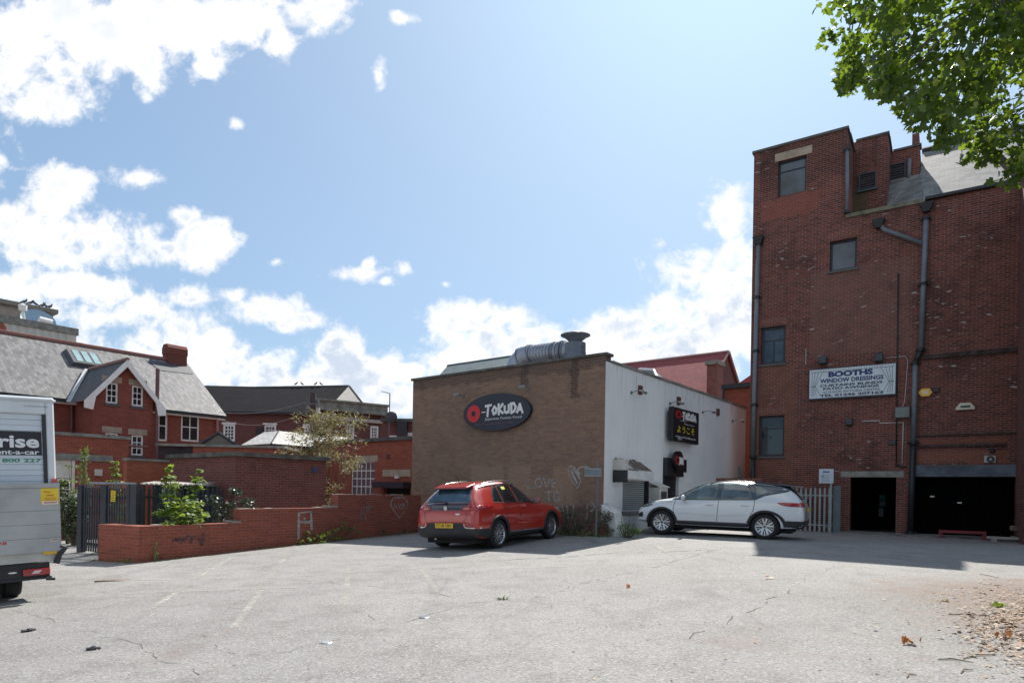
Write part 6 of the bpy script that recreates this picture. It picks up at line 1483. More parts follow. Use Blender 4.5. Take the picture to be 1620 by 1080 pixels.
def mirror_part(par, x, y, z, mat, sg):
    mb = MB(); prof = [(0.0, .02), (.05, .06), (.12, .075), (.19, .07), (.22, .045), (.23, .015)]
    P = []; n = 12
    for d, rr in prof:
        for k in range(n):
            a = 2 * math.pi * k / n; P.append((x + math.cos(a) * rr * .75 + .02 * (1 - d / .2), y + sg * d, z + math.sin(a) * rr * 1.05))
    mb.add(P, [(i * n + k, i * n + (k + 1) % n, (i + 1) * n + (k + 1) % n, (i + 1) * n + k) for i in range(len(prof) - 1) for k in range(n)] + [tuple(range(n)), tuple(range((len(prof) - 1) * n, len(prof) * n))])
    o = mb.build('mirror', mat, par, smooth=True)
    MB().box(x - .058, x - .052, y + sg * .07, y + sg * .20, z - .055, z + .05).build('mirror_glass', chrome, o)
    MB().box(x - .03, x + .05, y - sg * .04, y + sg * .06, z - .075, z - .04).build('mirror_foot', blkpl, o)
    return o
def carpaint(name, col, flake=.2, rough=.28):
    m = pmat(name, col, rough, .0, var=.03, nscale=1, coat=1.0); return m
def on_axis(b0, b1):   # pose from two contact points on the near side wheels
    return (b1 - b0)
# ---------------------------------------------------------------- red SUV
pr, pf = G(787, 866.5), G(869, 851.5)
fw = (pf - pr).normalized(); up = gnormal(pr.x, pr.y); lat = up.cross(fw)
org = pr + lat * (.80); P1 = Pose(org, fw, up)
red = vthing('red_suv', 'bright red sport utility car parked with its rear towards us before the brown brick wall', 'car', P1)
red.scale = (.965, .965, .965)
redpaint = carpaint('red_paint', (.40, .020, .009)); 
st = [(-.955, .66, .46, .60, .60, .46, .66), (-.95, .78, .38, .70, .72, .58, .78), (-.915, .86, .33, .88, .79, .62, .95), (-.86, .895, .29, 1.00, .82, .65, 1.10), (-.76, .91, .26, 1.06, .835, .64, 1.26), (-.62, .918, .25, 1.08, .84, .57, 1.42), (-.48, .922, .24, 1.09, .845, .555, 1.53), (-.25, .926, .24, 1.085, .85, .55, 1.59),
      (.15, .928, .23, 1.065, .855, .555, 1.625), (.7, .925, .23, 1.04, .86, .57, 1.64), (1.05, .922, .23, 1.025, .86, .57, 1.61), (1.35, .92, .23, 1.01, .855, .575, 1.53), (1.65, .92, .23, 1.0, .845, .59, 1.37), (1.95, .92, .23, .99, .835, .62, 1.17), (2.2, .92, .23, .98, .825, .63, 1.06), (2.5, .92, .23, .96, .815, .62, 1.03),
      (2.9, .92, .24, .93, .80, .60, 1.0), (3.2, .90, .25, .86, .76, .56, .91), (3.42, .84, .28, .76, .70, .48, .77), (3.50, .72, .34, .64, .58, .4, .64)]
B = Body(st); WBR = 2.65; rw = .345
for x in (0, WBR): B.arch(x, rw, .40)
B.out('body', redpaint, red)
for x in (0, WBR):
    for sg in (1, -1): liner(red, x, .395, sg * .93 * .93, sg * .52, rw)
for sg, ax in ((-1, 'y-'), (1, 'y+')):
    for x in (0, WBR): B.panel('arch_cladding', arcpoly(x, rw, .385, .452), ax, .014, blkpl, red, res=.05, thick=.03); 
    B.panel('sill_cladding', rpoly([(.40, .22), (2.24, .22), (2.20, .36), (.45, .36)], .03), ax, .012, blkpl, red, thick=.02)
    B.line('sill_trim', [(.47, .375), (2.16, .345)], .022, ax, .02, chrome, red)
    w1_ = B.panel('rear_side_window', rpoly([(-.10, 1.13), (-.02, 1.30), (.16, 1.475), (.30, 1.50), (.30, 1.10)], .02), ax, .004, cglass, red, thick=.005)
    B.panel('rear_door_window', rpoly([(.335, 1.10), (.335, 1.505), (.90, 1.525), (.95, 1.075)], .02), ax, .004, cglass, red, thick=.005)
    B.panel('front_door_window', rpoly([(1.02, 1.073), (.98, 1.52), (1.18, 1.475), (1.50, 1.30), (1.80, 1.055)], .02), ax, .004, cglass, red, thick=.005)
    B.line('window_trim', [(-.12, 1.13), (-.03, 1.31), (.15, 1.49), (.32, 1.525), (.92, 1.548), (1.18, 1.50), (1.51, 1.325), (1.84, 1.05)], .022, ax, .007, chrome, red)
    B.line('window_sill_trim', [(-.12, 1.105), (.33, 1.08), (1.0, 1.052), (1.84, 1.035)], .018, ax, .007, blkpl, red)
    for nm, pts in (('door_gap', [(.27, 1.08), (.30, .85), (.43, .55), (.47, .40)]), ('door_gap', [(.98, 1.05), (1.0, .4)]), ('door_gap', [(1.86, 1.03), (2.0, .8), (1.98, .40)])): B.line(nm, pts, .013, ax, .003, seam, red)
    for hx_, hz_ in ((.40, .965), (1.14, .95)):
        p, n = B.surf(hx_, hz_, ax); MB().box(p.x - .01, p.x + .17, p.y + sg * .012, p.y + sg * .04, p.z - .016, p.z + .016).build('door_handle', redpaint, red, bevel=.008)
    B.panel('tail_lamp', rpoly([(-.86, .93), (-.84, 1.045), (-.55, 1.065), (-.18, 1.035), (-.42, .97)], .015), ax, .008, lampred, red)
    B.line('tail_lamp_bar', [(-.83, .995), (-.5, 1.02)], .02, ax, .014, pmat('lamp_pink', (.45, .12, .12), .2), red)
    B.panel('head_lamp', rpoly([(3.05, .80), (3.0, .87), (3.3, .80), (3.42, .70), (3.3, .69)], .02), ax, .006, pmat('lamp_clear', (.4, .42, .45), .1), red)
    # rear corner pieces
    S_ = lambda L: [(sg * a, b) for a, b in L]
    B.panel('tail_lamp_inner', rpoly(S_([(.47, .935), (.47, 1.02), (.60, 1.055), (.84, 1.045), (.86, .97), (.60, .925)]), .012), 'x-', .012, lampred, red)
    B.line('lamp_strip', S_([(.52, .985), (.66, .985)]), .03, 'x-', .018, pmat('lamp_amber', (.5, .26, .10), .2), red)
    B.line('bumper_trim', S_([(.56, .64), (.565, .60), (.60, .555), (.80, .545), (.90, .545)]), .026, 'x-', .022, chrome, red)
    B.panel('rear_reflector', S_([(.63, .575), (.62, .62), (.80, .63), (.85, .575)]), 'x-', .012, lampred, red)
    B.line('tailgate_gap', S_([(.60, .93), (.62, .80), (.54, .68)]), .008, 'x-', .003, seam, red)
    # roof rails
    pts = []
    for i in range(15):
        x = -.35 + i * 1.55 / 14; p, n = B.surf(x, sg * .54, 'z+'); pts.append((x, sg * .565, p.z + .012 + .05 * math.sin(math.pi * min(1, max(0, i / 14))) ** .4))
    MB().tube(pts, .017, 8).build('roof_rail', chrome, red, smooth=True)
    mirror_part(red, 1.66, sg * .90, 1.09, redpaint, sg)
B.panel('lower_bumper', rpoly([(-.82, .30), (-.86, .53), (-.55, .545), (-.50, .66), (.50, .66), (.55, .545), (.86, .53), (.82, .30)], .03), 'x-', .014, blkpl, red, thick=.03)
for sg, ax in ((-1, 'y-'), (1, 'y+')): B.panel('lower_bumper_side', rpoly([(-.93, .30), (-.94, .53), (-.44, .50), (-.40, .27)], .02), ax, .013, blkpl, red, thick=.03)
B.panel('rear_window', rpoly([(-.66, 1.115), (-.49, 1.475), (.49, 1.475), (.66, 1.115)], .05), 'x-', .005, pmat('rear_glass', (.03, .06, .085), .04, ior=1.9, var=.4, nscale=2), red, thick=.006)
B.panel('black_garnish', rpoly([(-.47, .95), (-.47, 1.03), (-.60, 1.065), (-.64, 1.105), (.64, 1.105), (.60, 1.065), (.47, 1.03), (.47, .95)], .01), 'x-', .009, pmat('gloss_black', (.008, .01, .016), .08, coat=1), red)
p, n = B.surf(.0, 1.0, 'x-'); ring(lambda a, b, c: (b, a, c), 0, 1.005, .052, .03, p.x - .03, p.x - .018, n=8).build('badge', chrome, red)
MB().box(p.x - .028, p.x - .018, -.02, .02, .985, 1.025).build('badge_centre', chrome, red)
B.line('badge_letters', [(-.42, .865), (-.30, .865)], .03, 'x-', .006, chrome, red)
# spoiler
sp_ = MB(); sp_.hexa([(-.44, -.52, 1.51), (-.44, .52, 1.51), (-.72, .50, 1.46), (-.72, -.50, 1.46), (-.38, -.50, 1.575), (-.38, .50, 1.575), (-.72, .47, 1.495), (-.72, -.47, 1.495)]); so = sp_.build('spoiler', redpaint, red, bevel=.012)
MB().hexa([(-.48, -.50, 1.47), (-.48, .50, 1.47), (-.69, .48, 1.44), (-.69, -.48, 1.44), (-.48, -.50, 1.508), (-.48, .50, 1.508), (-.69, .48, 1.463), (-.69, -.48, 1.463)]).build('spoiler_underside', blkpl, so)
# plate, wiper, antenna
pl_x = B.surf(0, .60, 'x-')[0].x - .03
pt = MB().box(pl_x - .012, pl_x, -.26, .26, .545, .655).build('number_plate', pmat('plate_yellow', (.72, .44, .02), .4, var=.03), red)
def ctext(body, x, y0, y1, z0, z1, mat, par): text(body, lambda a, b, c: (x, -a, c), -y0, -y1, z0, z1, 0, mat, par, bold=.02) 
text('FT18 TBV', lambda a, b, c: (pl_x - .0135, -a, c), -.22, .22, .565, .635, 0, blkpl, pt, bold=.02)
w_p = [B.surf(y, z, 'x-')[0] + Vector((-.025, 0, 0)) for y, z in ((.0, 1.125), (.12, 1.155), (.42, 1.165))]
MB().tube([tuple(q) for q in w_p], [.022, .014, .008], 6).build('rear_wiper', blkpl, red)
q = B.surf(-.28, .0, 'z+')[0]; MB().tube([tuple(q), (q.x - .06, 0, q.z + .03), (q.x - .22, 0, q.z + .22)], [.018, .01, .004], 6).build('aerial', blkpl, red)
B.panel('windscreen', rpoly([(-.68, 1.08), (-.58, 1.50), (.58, 1.50), (.68, 1.08)], .05), 'x+', .004, cglass, red, thick=.004)
B.panel('grille', rpoly([(-.42, .55), (-.48, .70), (.48, .70), (.42, .55)], .03), 'x+', .006, blkpl, red)
MB().box(-.75, 3.2, -.7, .7, .17, .30).build('underbody', blackin, red)
MB().tube([(-.80, .42, .27), (-.55, .42, .27)], .03, 10).build('exhaust', pmat('steel', (0, 0, 0)), red)
sticker = B.panel('window_sticker', rpoly([(.50, 1.40), (.50, 1.47), (.66, 1.47), (.66, 1.40)], .01), 'y-', .008, pmat('sticker_yellow', (.72, .75, .12), .5), red, thick=0)
for x in (0, WBR):
    for sg in (-1, 1): wheel(red, x, sg * .80, rw, .235, .215, 'red')
# ---------------------------------------------------------------- white crossover
pf, pr = G(1043, 845.5), G(1213, 852.8)
fw = (pf - pr).normalized(); up = gnormal(pr.x, pr.y); lat = up.cross(fw)
P2 = Pose(pr - lat * .77 + fw * .05, fw, up)
whi = vthing('white_crossover', 'white crossover car with dark roof parked side-on before the white wall and palisade fence', 'car', P2)
whi.scale = (1, 1, .97)
wp_ = carpaint('white_paint_car', (.62, .645, .66)); droof = pmat('dark_roof_paint', (.035, .05, .065), .25, coat=1, var=.03)
st = [(-.745, .60, .46, .60, .54, .42, .66), (-.735, .72, .38, .72, .66, .54, .80), (-.70, .80, .32, .88, .74, .60, .95), (-.63, .845, .29, .97, .775, .61, 1.13), (-.52, .868, .27, 1.01, .79, .60, 1.28), (-.38, .878, .26, 1.03, .80, .595, 1.39), (-.2, .882, .25, 1.035, .805, .59, 1.45), (.1, .885, .24, 1.02, .81, .59, 1.49),
      (.5, .885, .235, .995, .815, .60, 1.515), (.95, .883, .235, .975, .82, .60, 1.52), (1.35, .88, .235, .96, .82, .60, 1.49), (1.65, .88, .235, .95, .81, .595, 1.41), (1.95, .88, .235, .94, .80, .60, 1.27), (2.2, .88, .235, .93, .795, .615, 1.11), (2.38, .88, .24, .925, .785, .62, 1.01),
      (2.75, .878, .24, .89, .765, .58, .96), (3.05, .855, .26, .82, .725, .54, .87), (3.25, .79, .30, .72, .66, .46, .75), (3.34, .68, .36, .62, .56, .4, .62)]
B = Body(st, xs=1.22); WBW = 2.60; rw = .33
for x in (0, WBW): B.arch(x, rw, .375)
B.out('body', wp_, whi)
for x in (0, WBW):
    for sg in (1, -1): liner(whi, x, .37, sg * .82, sg * .50, rw)
B.panel('roof_panel', rpoly([(-.46, -.58), (-.46, .58), (.0, .655), (1.45, .655), (1.66, .60), (1.66, -.60), (1.45, -.655), (0, -.655)], .05), 'z+', .004, droof, whi, thick=.004)
for sg, ax in ((-1, 'y-'), (1, 'y+')):
    for x in (0, WBW): B.panel('arch_cladding', arcpoly(x, rw, .36, .425, *((-12, 178) if x == 0 else (-12, 192))), ax, .014, blkpl, whi, res=.05, thick=.03)
    B.panel('sill_cladding', rpoly([(.38, .235), (2.22, .235), (2.20, .40), (.42, .40)], .03), ax, .010, blkpl, whi, thick=.02)
    B.panel('rear_cladding', rpoly([(-.73, .34), (-.74, .50), (-.40, .50), (-.36, .27)], .03), ax, .010, blkpl, whi, thick=.02)
    B.panel('nose_cladding', rpoly([(2.97, .28), (3.00, .36), (3.28, .36), (3.28, .30)], .02), ax, .010, blkpl, whi, thick=.02)
    up_ = [(2.36, .955), (1.95, 1.23), (1.60, 1.405), (1.25, 1.475), (.6, 1.495), (.1, 1.47), (-.25, 1.39), (-.50, 1.27), (-.44, 1.24), (.02, 1.12), (.24, 1.005), (.8, .99), (1.6, .965)]
    B.panel('upper_side', up_, ax, .004, droof, whi, thick=.004, res=.05)
    B.panel('front_door_window', rpoly([(1.20, .99), (1.16, 1.43), (1.50, 1.385), (1.85, 1.22), (2.16, .98)], .02), ax, .008, cglass2, whi, thick=.004)
    B.panel('rear_door_window', rpoly([(.36, 1.01), (.33, 1.10), (.42, 1.42), (1.06, 1.435), (1.09, .995)], .03), ax, .008, cglass2, whi, thick=.004)
    B.panel('quarter_window', rpoly([(.22, 1.10), (.30, 1.385), (.10, 1.36), (-.10, 1.20)], .02), ax, .008, cglass2, whi, thick=.004)
    for pts in ([(.25, .995), (.27, .75), (.38, .52), (.43, .42)], [(1.13, .98), (1.16, .42)], [(2.26, .94), (2.30, .7), (2.22, .42)], [(2.32, .90), (2.7, .90), (3.05, .83)]): B.line('door_gap', pts, .012, ax, .003, seam, whi)
    B.line('swage_shade_strip', [(.45, .62), (1.1, .56), (2.2, .60)], .010, ax, .003, pmat('soft_shadow_paint', (.40, .42, .43), .4), whi)  # flat grey strip paints in the soft shade of a body crease
    for hx_, hz_ in ((.40, .865), (1.28, .85)):
        p, n = B.surf(hx_, hz_, ax); MB().box(p.x - .01, p.x + .17, p.y + sg * .012, p.y + sg * .038, p.z - .015, p.z + .015).build('door_handle', wp_, whi, bevel=.008)
    B.panel('tail_lamp', rpoly([(-.70, .86), (-.70, .955), (-.40, .965), (-.22, .955), (-.30, .90), (-.45, .865)], .015), ax, .008, lampred, whi)
    B.panel('head_lamp', rpoly([(2.86, .80), (2.92, .865), (3.12, .815), (3.22, .73), (3.15, .715), (2.98, .745)], .015), ax, .008, pmat('lamp_smoke', (.12, .13, .14), .08, coat=1), whi)
    B.panel('fog_lamp_recess', rpoly([(3.12, .46), (3.14, .60), (3.26, .55), (3.27, .45)], .015), ax, .006, blkpl, whi)
    S_ = lambda L: [(sg * a, b) for a, b in L]
    B.panel('tail_lamp_inner', rpoly(S_([(.42, .87), (.42, .95), (.74, .965), (.76, .87)]), .012), 'x-', .010, lampred, whi)
    B.panel('rear_reflector', S_([(.55, .50), (.55, .53), (.74, .53), (.74, .50)]), 'x-', .016, lampred, whi)
    pts = []
    for i in range(15):
        x = -.25 + i * 1.65 / 14; p, n = B.surf(x, sg * .565, 'z+'); pts.append((x, sg * .59, p.z + .008 + .04 * math.sin(math.pi * min(1, max(0, i / 14))) ** .4))
    MB().tube(pts, .014, 8).build('roof_rail', pmat('rail_black', (.02, .02, .02), .3), whi, smooth=True)
    mirror_part(whi, 2.0, sg * .865, 1.02, wp_, sg)
B.panel('lower_bumper', rpoly([(-.72, .32), (-.74, .50), (.74, .50), (.72, .32)], .03), 'x-', .012, blkpl, whi, thick=.03)
B.panel('rear_window', rpoly([(-.62, 1.04), (-.55, 1.34), (.55, 1.34), (.62, 1.04)], .05), 'x-', .005, cglass, whi, thick=.004)
B.panel('windscreen', rpoly([(-.66, 1.02), (-.57, 1.40), (.57, 1.40), (.66, 1.02)], .05), 'x+', .004, cglass, whi, thick=.004)
B.panel('grille', rpoly([(-.40, .60), (-.44, .72), (.44, .72), (.40, .60)], .03), 'x+', .006, blkpl, whi)
MB().hexa([(-.28, -.54, 1.40), (-.28, .54, 1.40), (-.76, .52, 1.35), (-.76, -.52, 1.35), (-.25, -.54, 1.455), (-.25, .54, 1.455), (-.76, .50, 1.38), (-.76, -.50, 1.38)]).build('spoiler', pmat('gloss_black', (0, 0, 0)), whi, bevel=.01)
pl_x2 = B.surf(0, .80, 'x-')[0].x - .03
pt = MB().box(pl_x2 - .012, pl_x2, -.26, .26, .73, .84).build('number_plate', MATS['plate_yellow'], whi)
q = B.surf(-.1, 0, 'z+')[0]; MB().tube([tuple(q), (q.x - .05, 0, q.z + .02), (q.x - .18, 0, q.z + .16)], [.018, .01, .004], 6).build('aerial', blkpl, whi)
MB().box(-.6, 3.05, -.66, .66, .17, .30).build('underbody', blackin, whi)
sw2 = ring(lambda a, b, c: (1.62 + b, a, c), .36, .97, .17, .15, -.01, .01).build('steering_wheel', blkpl, whi)
for x in (0, WBW):
    for sg in (1, -1): wheel(whi, x, sg * .765, rw, .222, .205, 'white')
# ---------------------------------------------------------------- box van
pv = G(96, 936); pv = at(96, 900, 9.45); o_ = Vector((pv.x, pv.y, gz(pv.x, pv.y))); a_ = R(45)
PV = Pose(o_, Vector((math.cos(a_), math.sin(a_), 0)), gnormal(o_.x - 1, o_.y))
van = vthing('box_van', 'white box van seen from behind with grey tail lift and black rental sign', 'van', PV)
hv = lambda px, py, d=0.0: (lambda p: (p.x, p.z))(PV.hit(px, py, 1, d))
xb = hv(85, 640)[0]; zt = hv(60, 634)[1]; wdt = 2.15; xl = xb - wdt
vm = lambda a, b, c: (a, b, c)
vw = pmat('van_white', (.60, .64, .67), .45, var=.06, coat=.2, dirt=.22); vg = pmat('van_grey', (.36, .37, .37), .45, .15, var=.12, nscale=1.5, dirt=.3); vs = pmat('van_shutter', (.56, .62, .67), .45, var=.03)
zs = hv(77, 762)[1]; xo = hv(74, 700)[0]; zo_ = hv(40, 654)[1]; xol = xl + (xb - xo)
mb = MB(); mb.box(xo, xb, 0, .12, zs - .4, zt); mb.box(xl, xol, 0, .12, zs - .4, zt); mb.box(xol + .001, xo - .001, 0, .12, zo_, zt); mb.build('rear_frame', vw, van, bevel=.02)
mb = MB(); mb.box(xl, xb, .121, 3.9, .75, zt); mb.build('box_body', vw, van, bevel=.05)
mb = MB(); mb.box(xl - .03, xb + .03, -.03, 3.95, zt - .02, zt + .06); mb.build('roof_cap', vw, van, bevel=.05)
mb = MB(); n = 16; h = (zo_ - zs + .3) / n
for i in range(n): mb.box(xol + .002, xo - .045, .05 - (.006 if i % 2 else 0), .08, zs - .3 + i * h, zs - .3 + (i + .95) * h)
shv = mb.build('roller_shutter', vs, van)
mb = MB(); mb.box(xo - .044, xo - .002, .01, .10, zs - .3, zo_); mb.build('seal_strip', blackp, van)
d0 = .043
A = hv(65, 683, d0); Bq = hv(65, 720, d0); zc0, zc1 = Bq[1], A[1]; dl = A[0] - 1.66
mb = MB(); mb.box(dl, A[0], d0 - .004, d0 + .0, zc0, zc1); mb.build('sign_panel', pmat('sign_black', (.012, .012, .02), .5), shv)
fmv = lambda a, b, c: (a, b, c)
r0, r1 = hv(1, 709, d0)[0], hv(62, 709, d0)[0]; zb_, ztp = hv(40, 709, d0)[1], hv(40, 689, d0)[1]
vlet = pmat('van_letter_white', (.70, .72, .74), .5, var=.02)
wl_ = (r1 - r0)
text('enterprise', fmv, r1 - wl_ * 3.05, r1, zb_ - .045, ztp, d0 - .006, vlet, shv, bold=.03)
z0_, z1_ = hv(30, 718.5, d0)[1], hv(30, 712, d0)[1]
text('rent-a-car', fmv, hv(-14, 718, d0)[0], hv(62, 718, d0)[0], z0_, z1_, d0 - .006, vlet, shv, bold=.02)
z0_, z1_ = hv(30, 731, d0)[1], hv(30, 725, d0)[1]
text('0800 800 227', fmv, hv(-42, 730, d0)[0], hv(65, 730, d0)[0], z0_, z1_, d0 - .006, pmat('letter_green', (.02, .22, .12), .5), shv, bold=.02)
z0_, z1_ = hv(58, 644, 0)[1], hv(58, 641.5, 0)[1]; text('LUTONVAN', fmv, hv(38, 642)[0], hv(76, 643)[0], z0_, z1_, -.003, pmat('letter_grey', (.16, .17, .18), .5), van)
# tail lift
dT_ = -.14; xr = hv(95, 800, dT_)[0]; zt1, zt0 = hv(50, 764, dT_)[1], hv(60, 874, dT_)[1]
mb = MB(); n = 5; xe = xl - .05
zz_ = [zt0, hv(50, 852, dT_)[1], hv(50, 830, dT_)[1], hv(50, 808, dT_)[1], zt1 - .07, zt1]
for i in range(5): mb.box(xe, xr, dT_ - (.012 if i == 4 else 0), -.03, zz_[i] + .004, zz_[i + 1] - .003)
mb.box(xe, xr, dT_ + .01, -.031, zt0, zt1 - .01)
tl_ = mb.build('tail_lift', vg, van)
mb = MB(); zl = zt0; mb.prism([(xe, zl - .14), (xr - .03, zl - .13), (xr - .01, zl - .003), (xe, zl - .003)], dT_ + .04, -.03); mb.build('tail_lift_lip', pmat('lip_grey', (.42, .42, .39), .5), tl_)
mb = MB(); q0, q1 = hv(64, 772, dT_), hv(93, 797, dT_); mb.box(q0[0], q1[0], dT_ - .004, dT_, q1[1], q0[1]); yn = mb.build('yellow_notice', pmat('notice_yellow', (0, 0, 0)), tl_)
zq = lambda f: q1[1] + (q0[1] - q1[1]) * f; xq = lambda f: q0[0] + (q1[0] - q0[0]) * f
mb = MB(); mb.box(xq(.08), xq(.95), dT_ - .007, dT_ - .004, zq(.02), zq(.2)); mb.build('white_strip', wpaint, yn)
rl = pmat('letter_red', (.45, .03, .02), .5)
text('Drive', fmv, xq(.2), xq(.55), zq(.72), zq(.84), dT_ - .006, rl, yn, bold=.02); text('Safely', fmv, xq(.32), xq(.75), zq(.5), zq(.62), dT_ - .006, rl, yn, bold=.02)
mb = MB(); 
for f in (.4, .33, .26): mb.box(xq(.2), xq(.85), dT_ - .006, dT_ - .004, zq(f), zq(f + .018))
for f in (.08, .13): mb.box(xq(.15), xq(.9), dT_ - .009, dT_ - .007, zq(f), zq(f + .03))
mb.build('print', rl, yn)
q0, q1 = hv(-30, 864, dT_), hv(10, 856.5, dT_); text('DHOLLANDIA MINI'[-8:], fmv, q0[0] - .1, q1[0], q0[1], q1[1], dT_ - .004, rl, tl_, bold=.03) if False else text('MINI', fmv, hv(-14, 860, dT_)[0], q1[0], q0[1], q1[1], dT_ - .004, rl, tl_, bold=.04)
q0, q1 = hv(80, 857, dT_), hv(92, 850, dT_); mb = MB(); mb.box(q0[0], q1[0], dT_ - .003, dT_, q0[1], q1[1]); vp = mb.build('maker_plate', pmat('plate_pale', (.5, .45, .40), .5), tl_)
text('VFS', fmv, q0[0] + .01, q1[0] - .01, q0[1] + .02, q1[1] - .015, dT_ - .005, blackp, vp)
q0, q1 = hv(68, 877, dT_), hv(90, 871, dT_); mb = MB(); mb.box(q0[0], q1[0], dT_ - .01, dT_ - .0005, q0[1], q1[1]); mb.build('amber_reflector', pmat('reflector_amber', (.60, .34, .02), .3), tl_)
q0 = hv(96, 866, dT_); mb = MB(); mb.tube([(q0[0] + .0, dT_ + .02, q0[1] + .02), (q0[0] + .06, dT_, q0[1]), (q0[0] - .02, dT_, q0[1] - .1), (q0[0] - .06, dT_, q0[1] - .22)], [.03, .035, .04, .045], 8); mb.build('lift_hinge', blkpl, van)
q0, q1 = hv(81, 764, -.02), hv(90, 757, -.02); mb = MB(); mb.box(q0[0], q1[0], -.05, -.002, q0[1], q1[1]); mb.build('marker_lamp', lampred, van)
# bumper and lamps
zA_, zB_ = hv(50, 916, -.02)[1], hv(50, 894, -.02)[1]; xk = hv(82, 905, -.02)[0]
mb = MB(); mb.box(xl - .0, xk - .02, .0, .5, zA_, zB_ + .03); mb.box(xl, xk, -.03, .05, zA_ - .01, zA_ + .02); bmp = mb.build('rear_bumper', blkpl, van)
q0, q1 = hv(36, 911, -.02), hv(79, 897, -.02); mb = MB(); mb.box(q0[0], q1[0], -.05, -.001, q0[1], q1[1]); tlv = mb.build('tail_lamp', lampred, van, bevel=.008)
xa, xb_ = q0[0] + (q1[0] - q0[0]) * .30, q0[0] + (q1[0] - q0[0]) * .70; mb = MB(); mb.prism([(xa, q0[1] + .025), (xb_ - .04, q0[1] + .025), (xb_, q1[1] - .02), (xa + .04, q1[1] - .02)], -.056, -.05); mb.build('reversing_lens', pmat('lens_white', (.65, .5, .5), .2), tlv)
mb = MB(); mb.box(-q1[0] - 2.2 - .0, -q1[0] - 2.2 + .45, -.05, -.001, q0[1], q1[1])
q0, q1 = hv(13, 909, -.02), hv(27, 903, -.02); mb = MB(); mb.prism(ellipse((q0[0] + q1[0]) / 2, (q0[1] + q1[1]) / 2, (q1[0] - q0[0]) / 2, (q1[1] - q0[1]) / 2 * .6, 16), -.012, -.001); mb.build('badge', chrome, van)
q0 = hv(80, 912, -.02); mb = MB(); mb.tube([(q0[0] - .06, -.04, q0[1] - .02), (q0[0] + .05, -.06, q0[1] - .03)], .02, 8); mb.build('side_step', blkpl, van)
mb = MB(); mb.box(xl + .2, xb - .2, .3, 3.6, .45, .74); mb.build('chassis', blackin, van)
for xw, sg in ((xb - .50, 1), (xl + .50, -1)):
    for yw in (.55, 3.9):
        o = MB().lathe([(.20, -.11), (.32, -.115), (.345, -.08), (.345, .08), (.32, .115), (.20, .11)], (0, 0, 0), 40, 'x').build('wheel', rubber, van); o.location = (xw, yw + .2, .345)
        g_ = MB()
        for k in range(-2, 3): g_.lathe([(.3452, k * .035 - .004), (.347, k * .035), (.3452, k * .035 + .004)], (0, 0, 0), 40, 'x', cap=False)
        g_.build('tread_groove', seam, o)
q0 = hv(36, 918, .3); mb = MB(); mb.box(q0[0] - .1, q0[0] + .02, .28, .31, .30, .52); mb.build('mud_flap', blkpl, van)
# cab ahead of the box (out of the picture, needed from other places)
mb = MB(lambda a, b, c: (b, a, c)); mb.prism([(3.92, .45), (3.92, 2.25), (4.6, 2.25), (5.2, 1.55), (5.9, 1.25), (6.0, .5)], xl + .08, xb - .08); cabo = mb.build('cab', vw, van, bevel=.05)
mb = MB(); mb.hexa([(xl + .2, 4.66, 2.20), (xb - .2, 4.66, 2.20), (xb - .2, 5.2, 1.585), (xl + .2, 5.2, 1.585), (xl + .2, 4.70, 2.22), (xb - .2, 4.70, 2.22), (xb - .2, 5.24, 1.60), (xl + .2, 5.24, 1.60)]); mb.build('windscreen', cglass, cabo)
# ================================================================ VEGETATION
def leafmat(name, c1, c2, tr, trw=.45, rough=.55, c3=None, f3=.0):
    m = bpy.data.materials.new(name); m.use_nodes = True; t = NT(m.node_tree); b = m.node_tree.nodes['Principled BSDF']
    g_ = t.node('ShaderNodeNewGeometry').outputs['Random Per Island']
    co = t.node('ShaderNodeTexCoord').outputs['Object']; n = t.noise(co, 1.3, 3, .5)
    f = t.math('ADD', t.math('MULTIPLY', g_, .6), t.math('MULTIPLY', n, .5))
    c = t.mix(t.ramp(f, .2, .9), c1, c2)
    if c3: c = t.mix(t.math('GREATER_THAN', t.math('FRACT', t.math('MULTIPLY', g_, 13.7)), 1 - f3), c, c3)
    b.inputs['Roughness'].default_value = rough; t.l.new(c, b.inputs['Base Color'])
    tl = t.node('ShaderNodeBsdfTranslucent'); t.l.new(t.mix(.6, c, tr), tl.inputs[0]); ms = t.node('ShaderNodeMixShader', ins={0: trw})
    o = [x for x in m.node_tree.nodes if x.type == 'OUTPUT_MATERIAL'][0]
    t.l.new(b.outputs[0], ms.inputs[1]); t.l.new(tl.outputs[0], ms.inputs[2]); t.l.new(ms.outputs[0], o.inputs[0]); return m
MAPLE = [(0, 0), (.28, -.10), (.5, .18), (.34, .34), (.46, .62), (.2, .6), (0, 1.0), (-.2, .6), (-.46, .62), (-.34, .34), (-.5, .18), (-.28, -.10)]
LANCE = [(0, 0), (.13, .3), (.12, .6), (0, 1.0), (-.12, .6), (-.13, .3)]
ROUND = [(0, 0), (.3, .2), (.36, .55), (0, 1.0), (-.36, .55), (-.3, .2)]
def leaf(mb, p, size, rnd, shape, up=.5, droop=0.3, dirv=None):
    n = Vector((rnd.gauss(0, 1), rnd.gauss(0, 1), rnd.gauss(0, 1) + up * 2)).normalized()
    d = dirv or Vector((rnd.gauss(0, 1), rnd.gauss(0, 1), -droop + rnd.gauss(0, .5)))
    d = (d - n * d.dot(n)).normalized(); s_ = n.cross(d); k = size * rnd.uniform(.65, 1.25); fold = rnd.uniform(-.25, .25)
    mb.add([tuple(p + (d * y + s_ * x + n * (abs(x) * fold - y * y * .15)) * k) for x, y in shape], [tuple(range(len(shape)))])
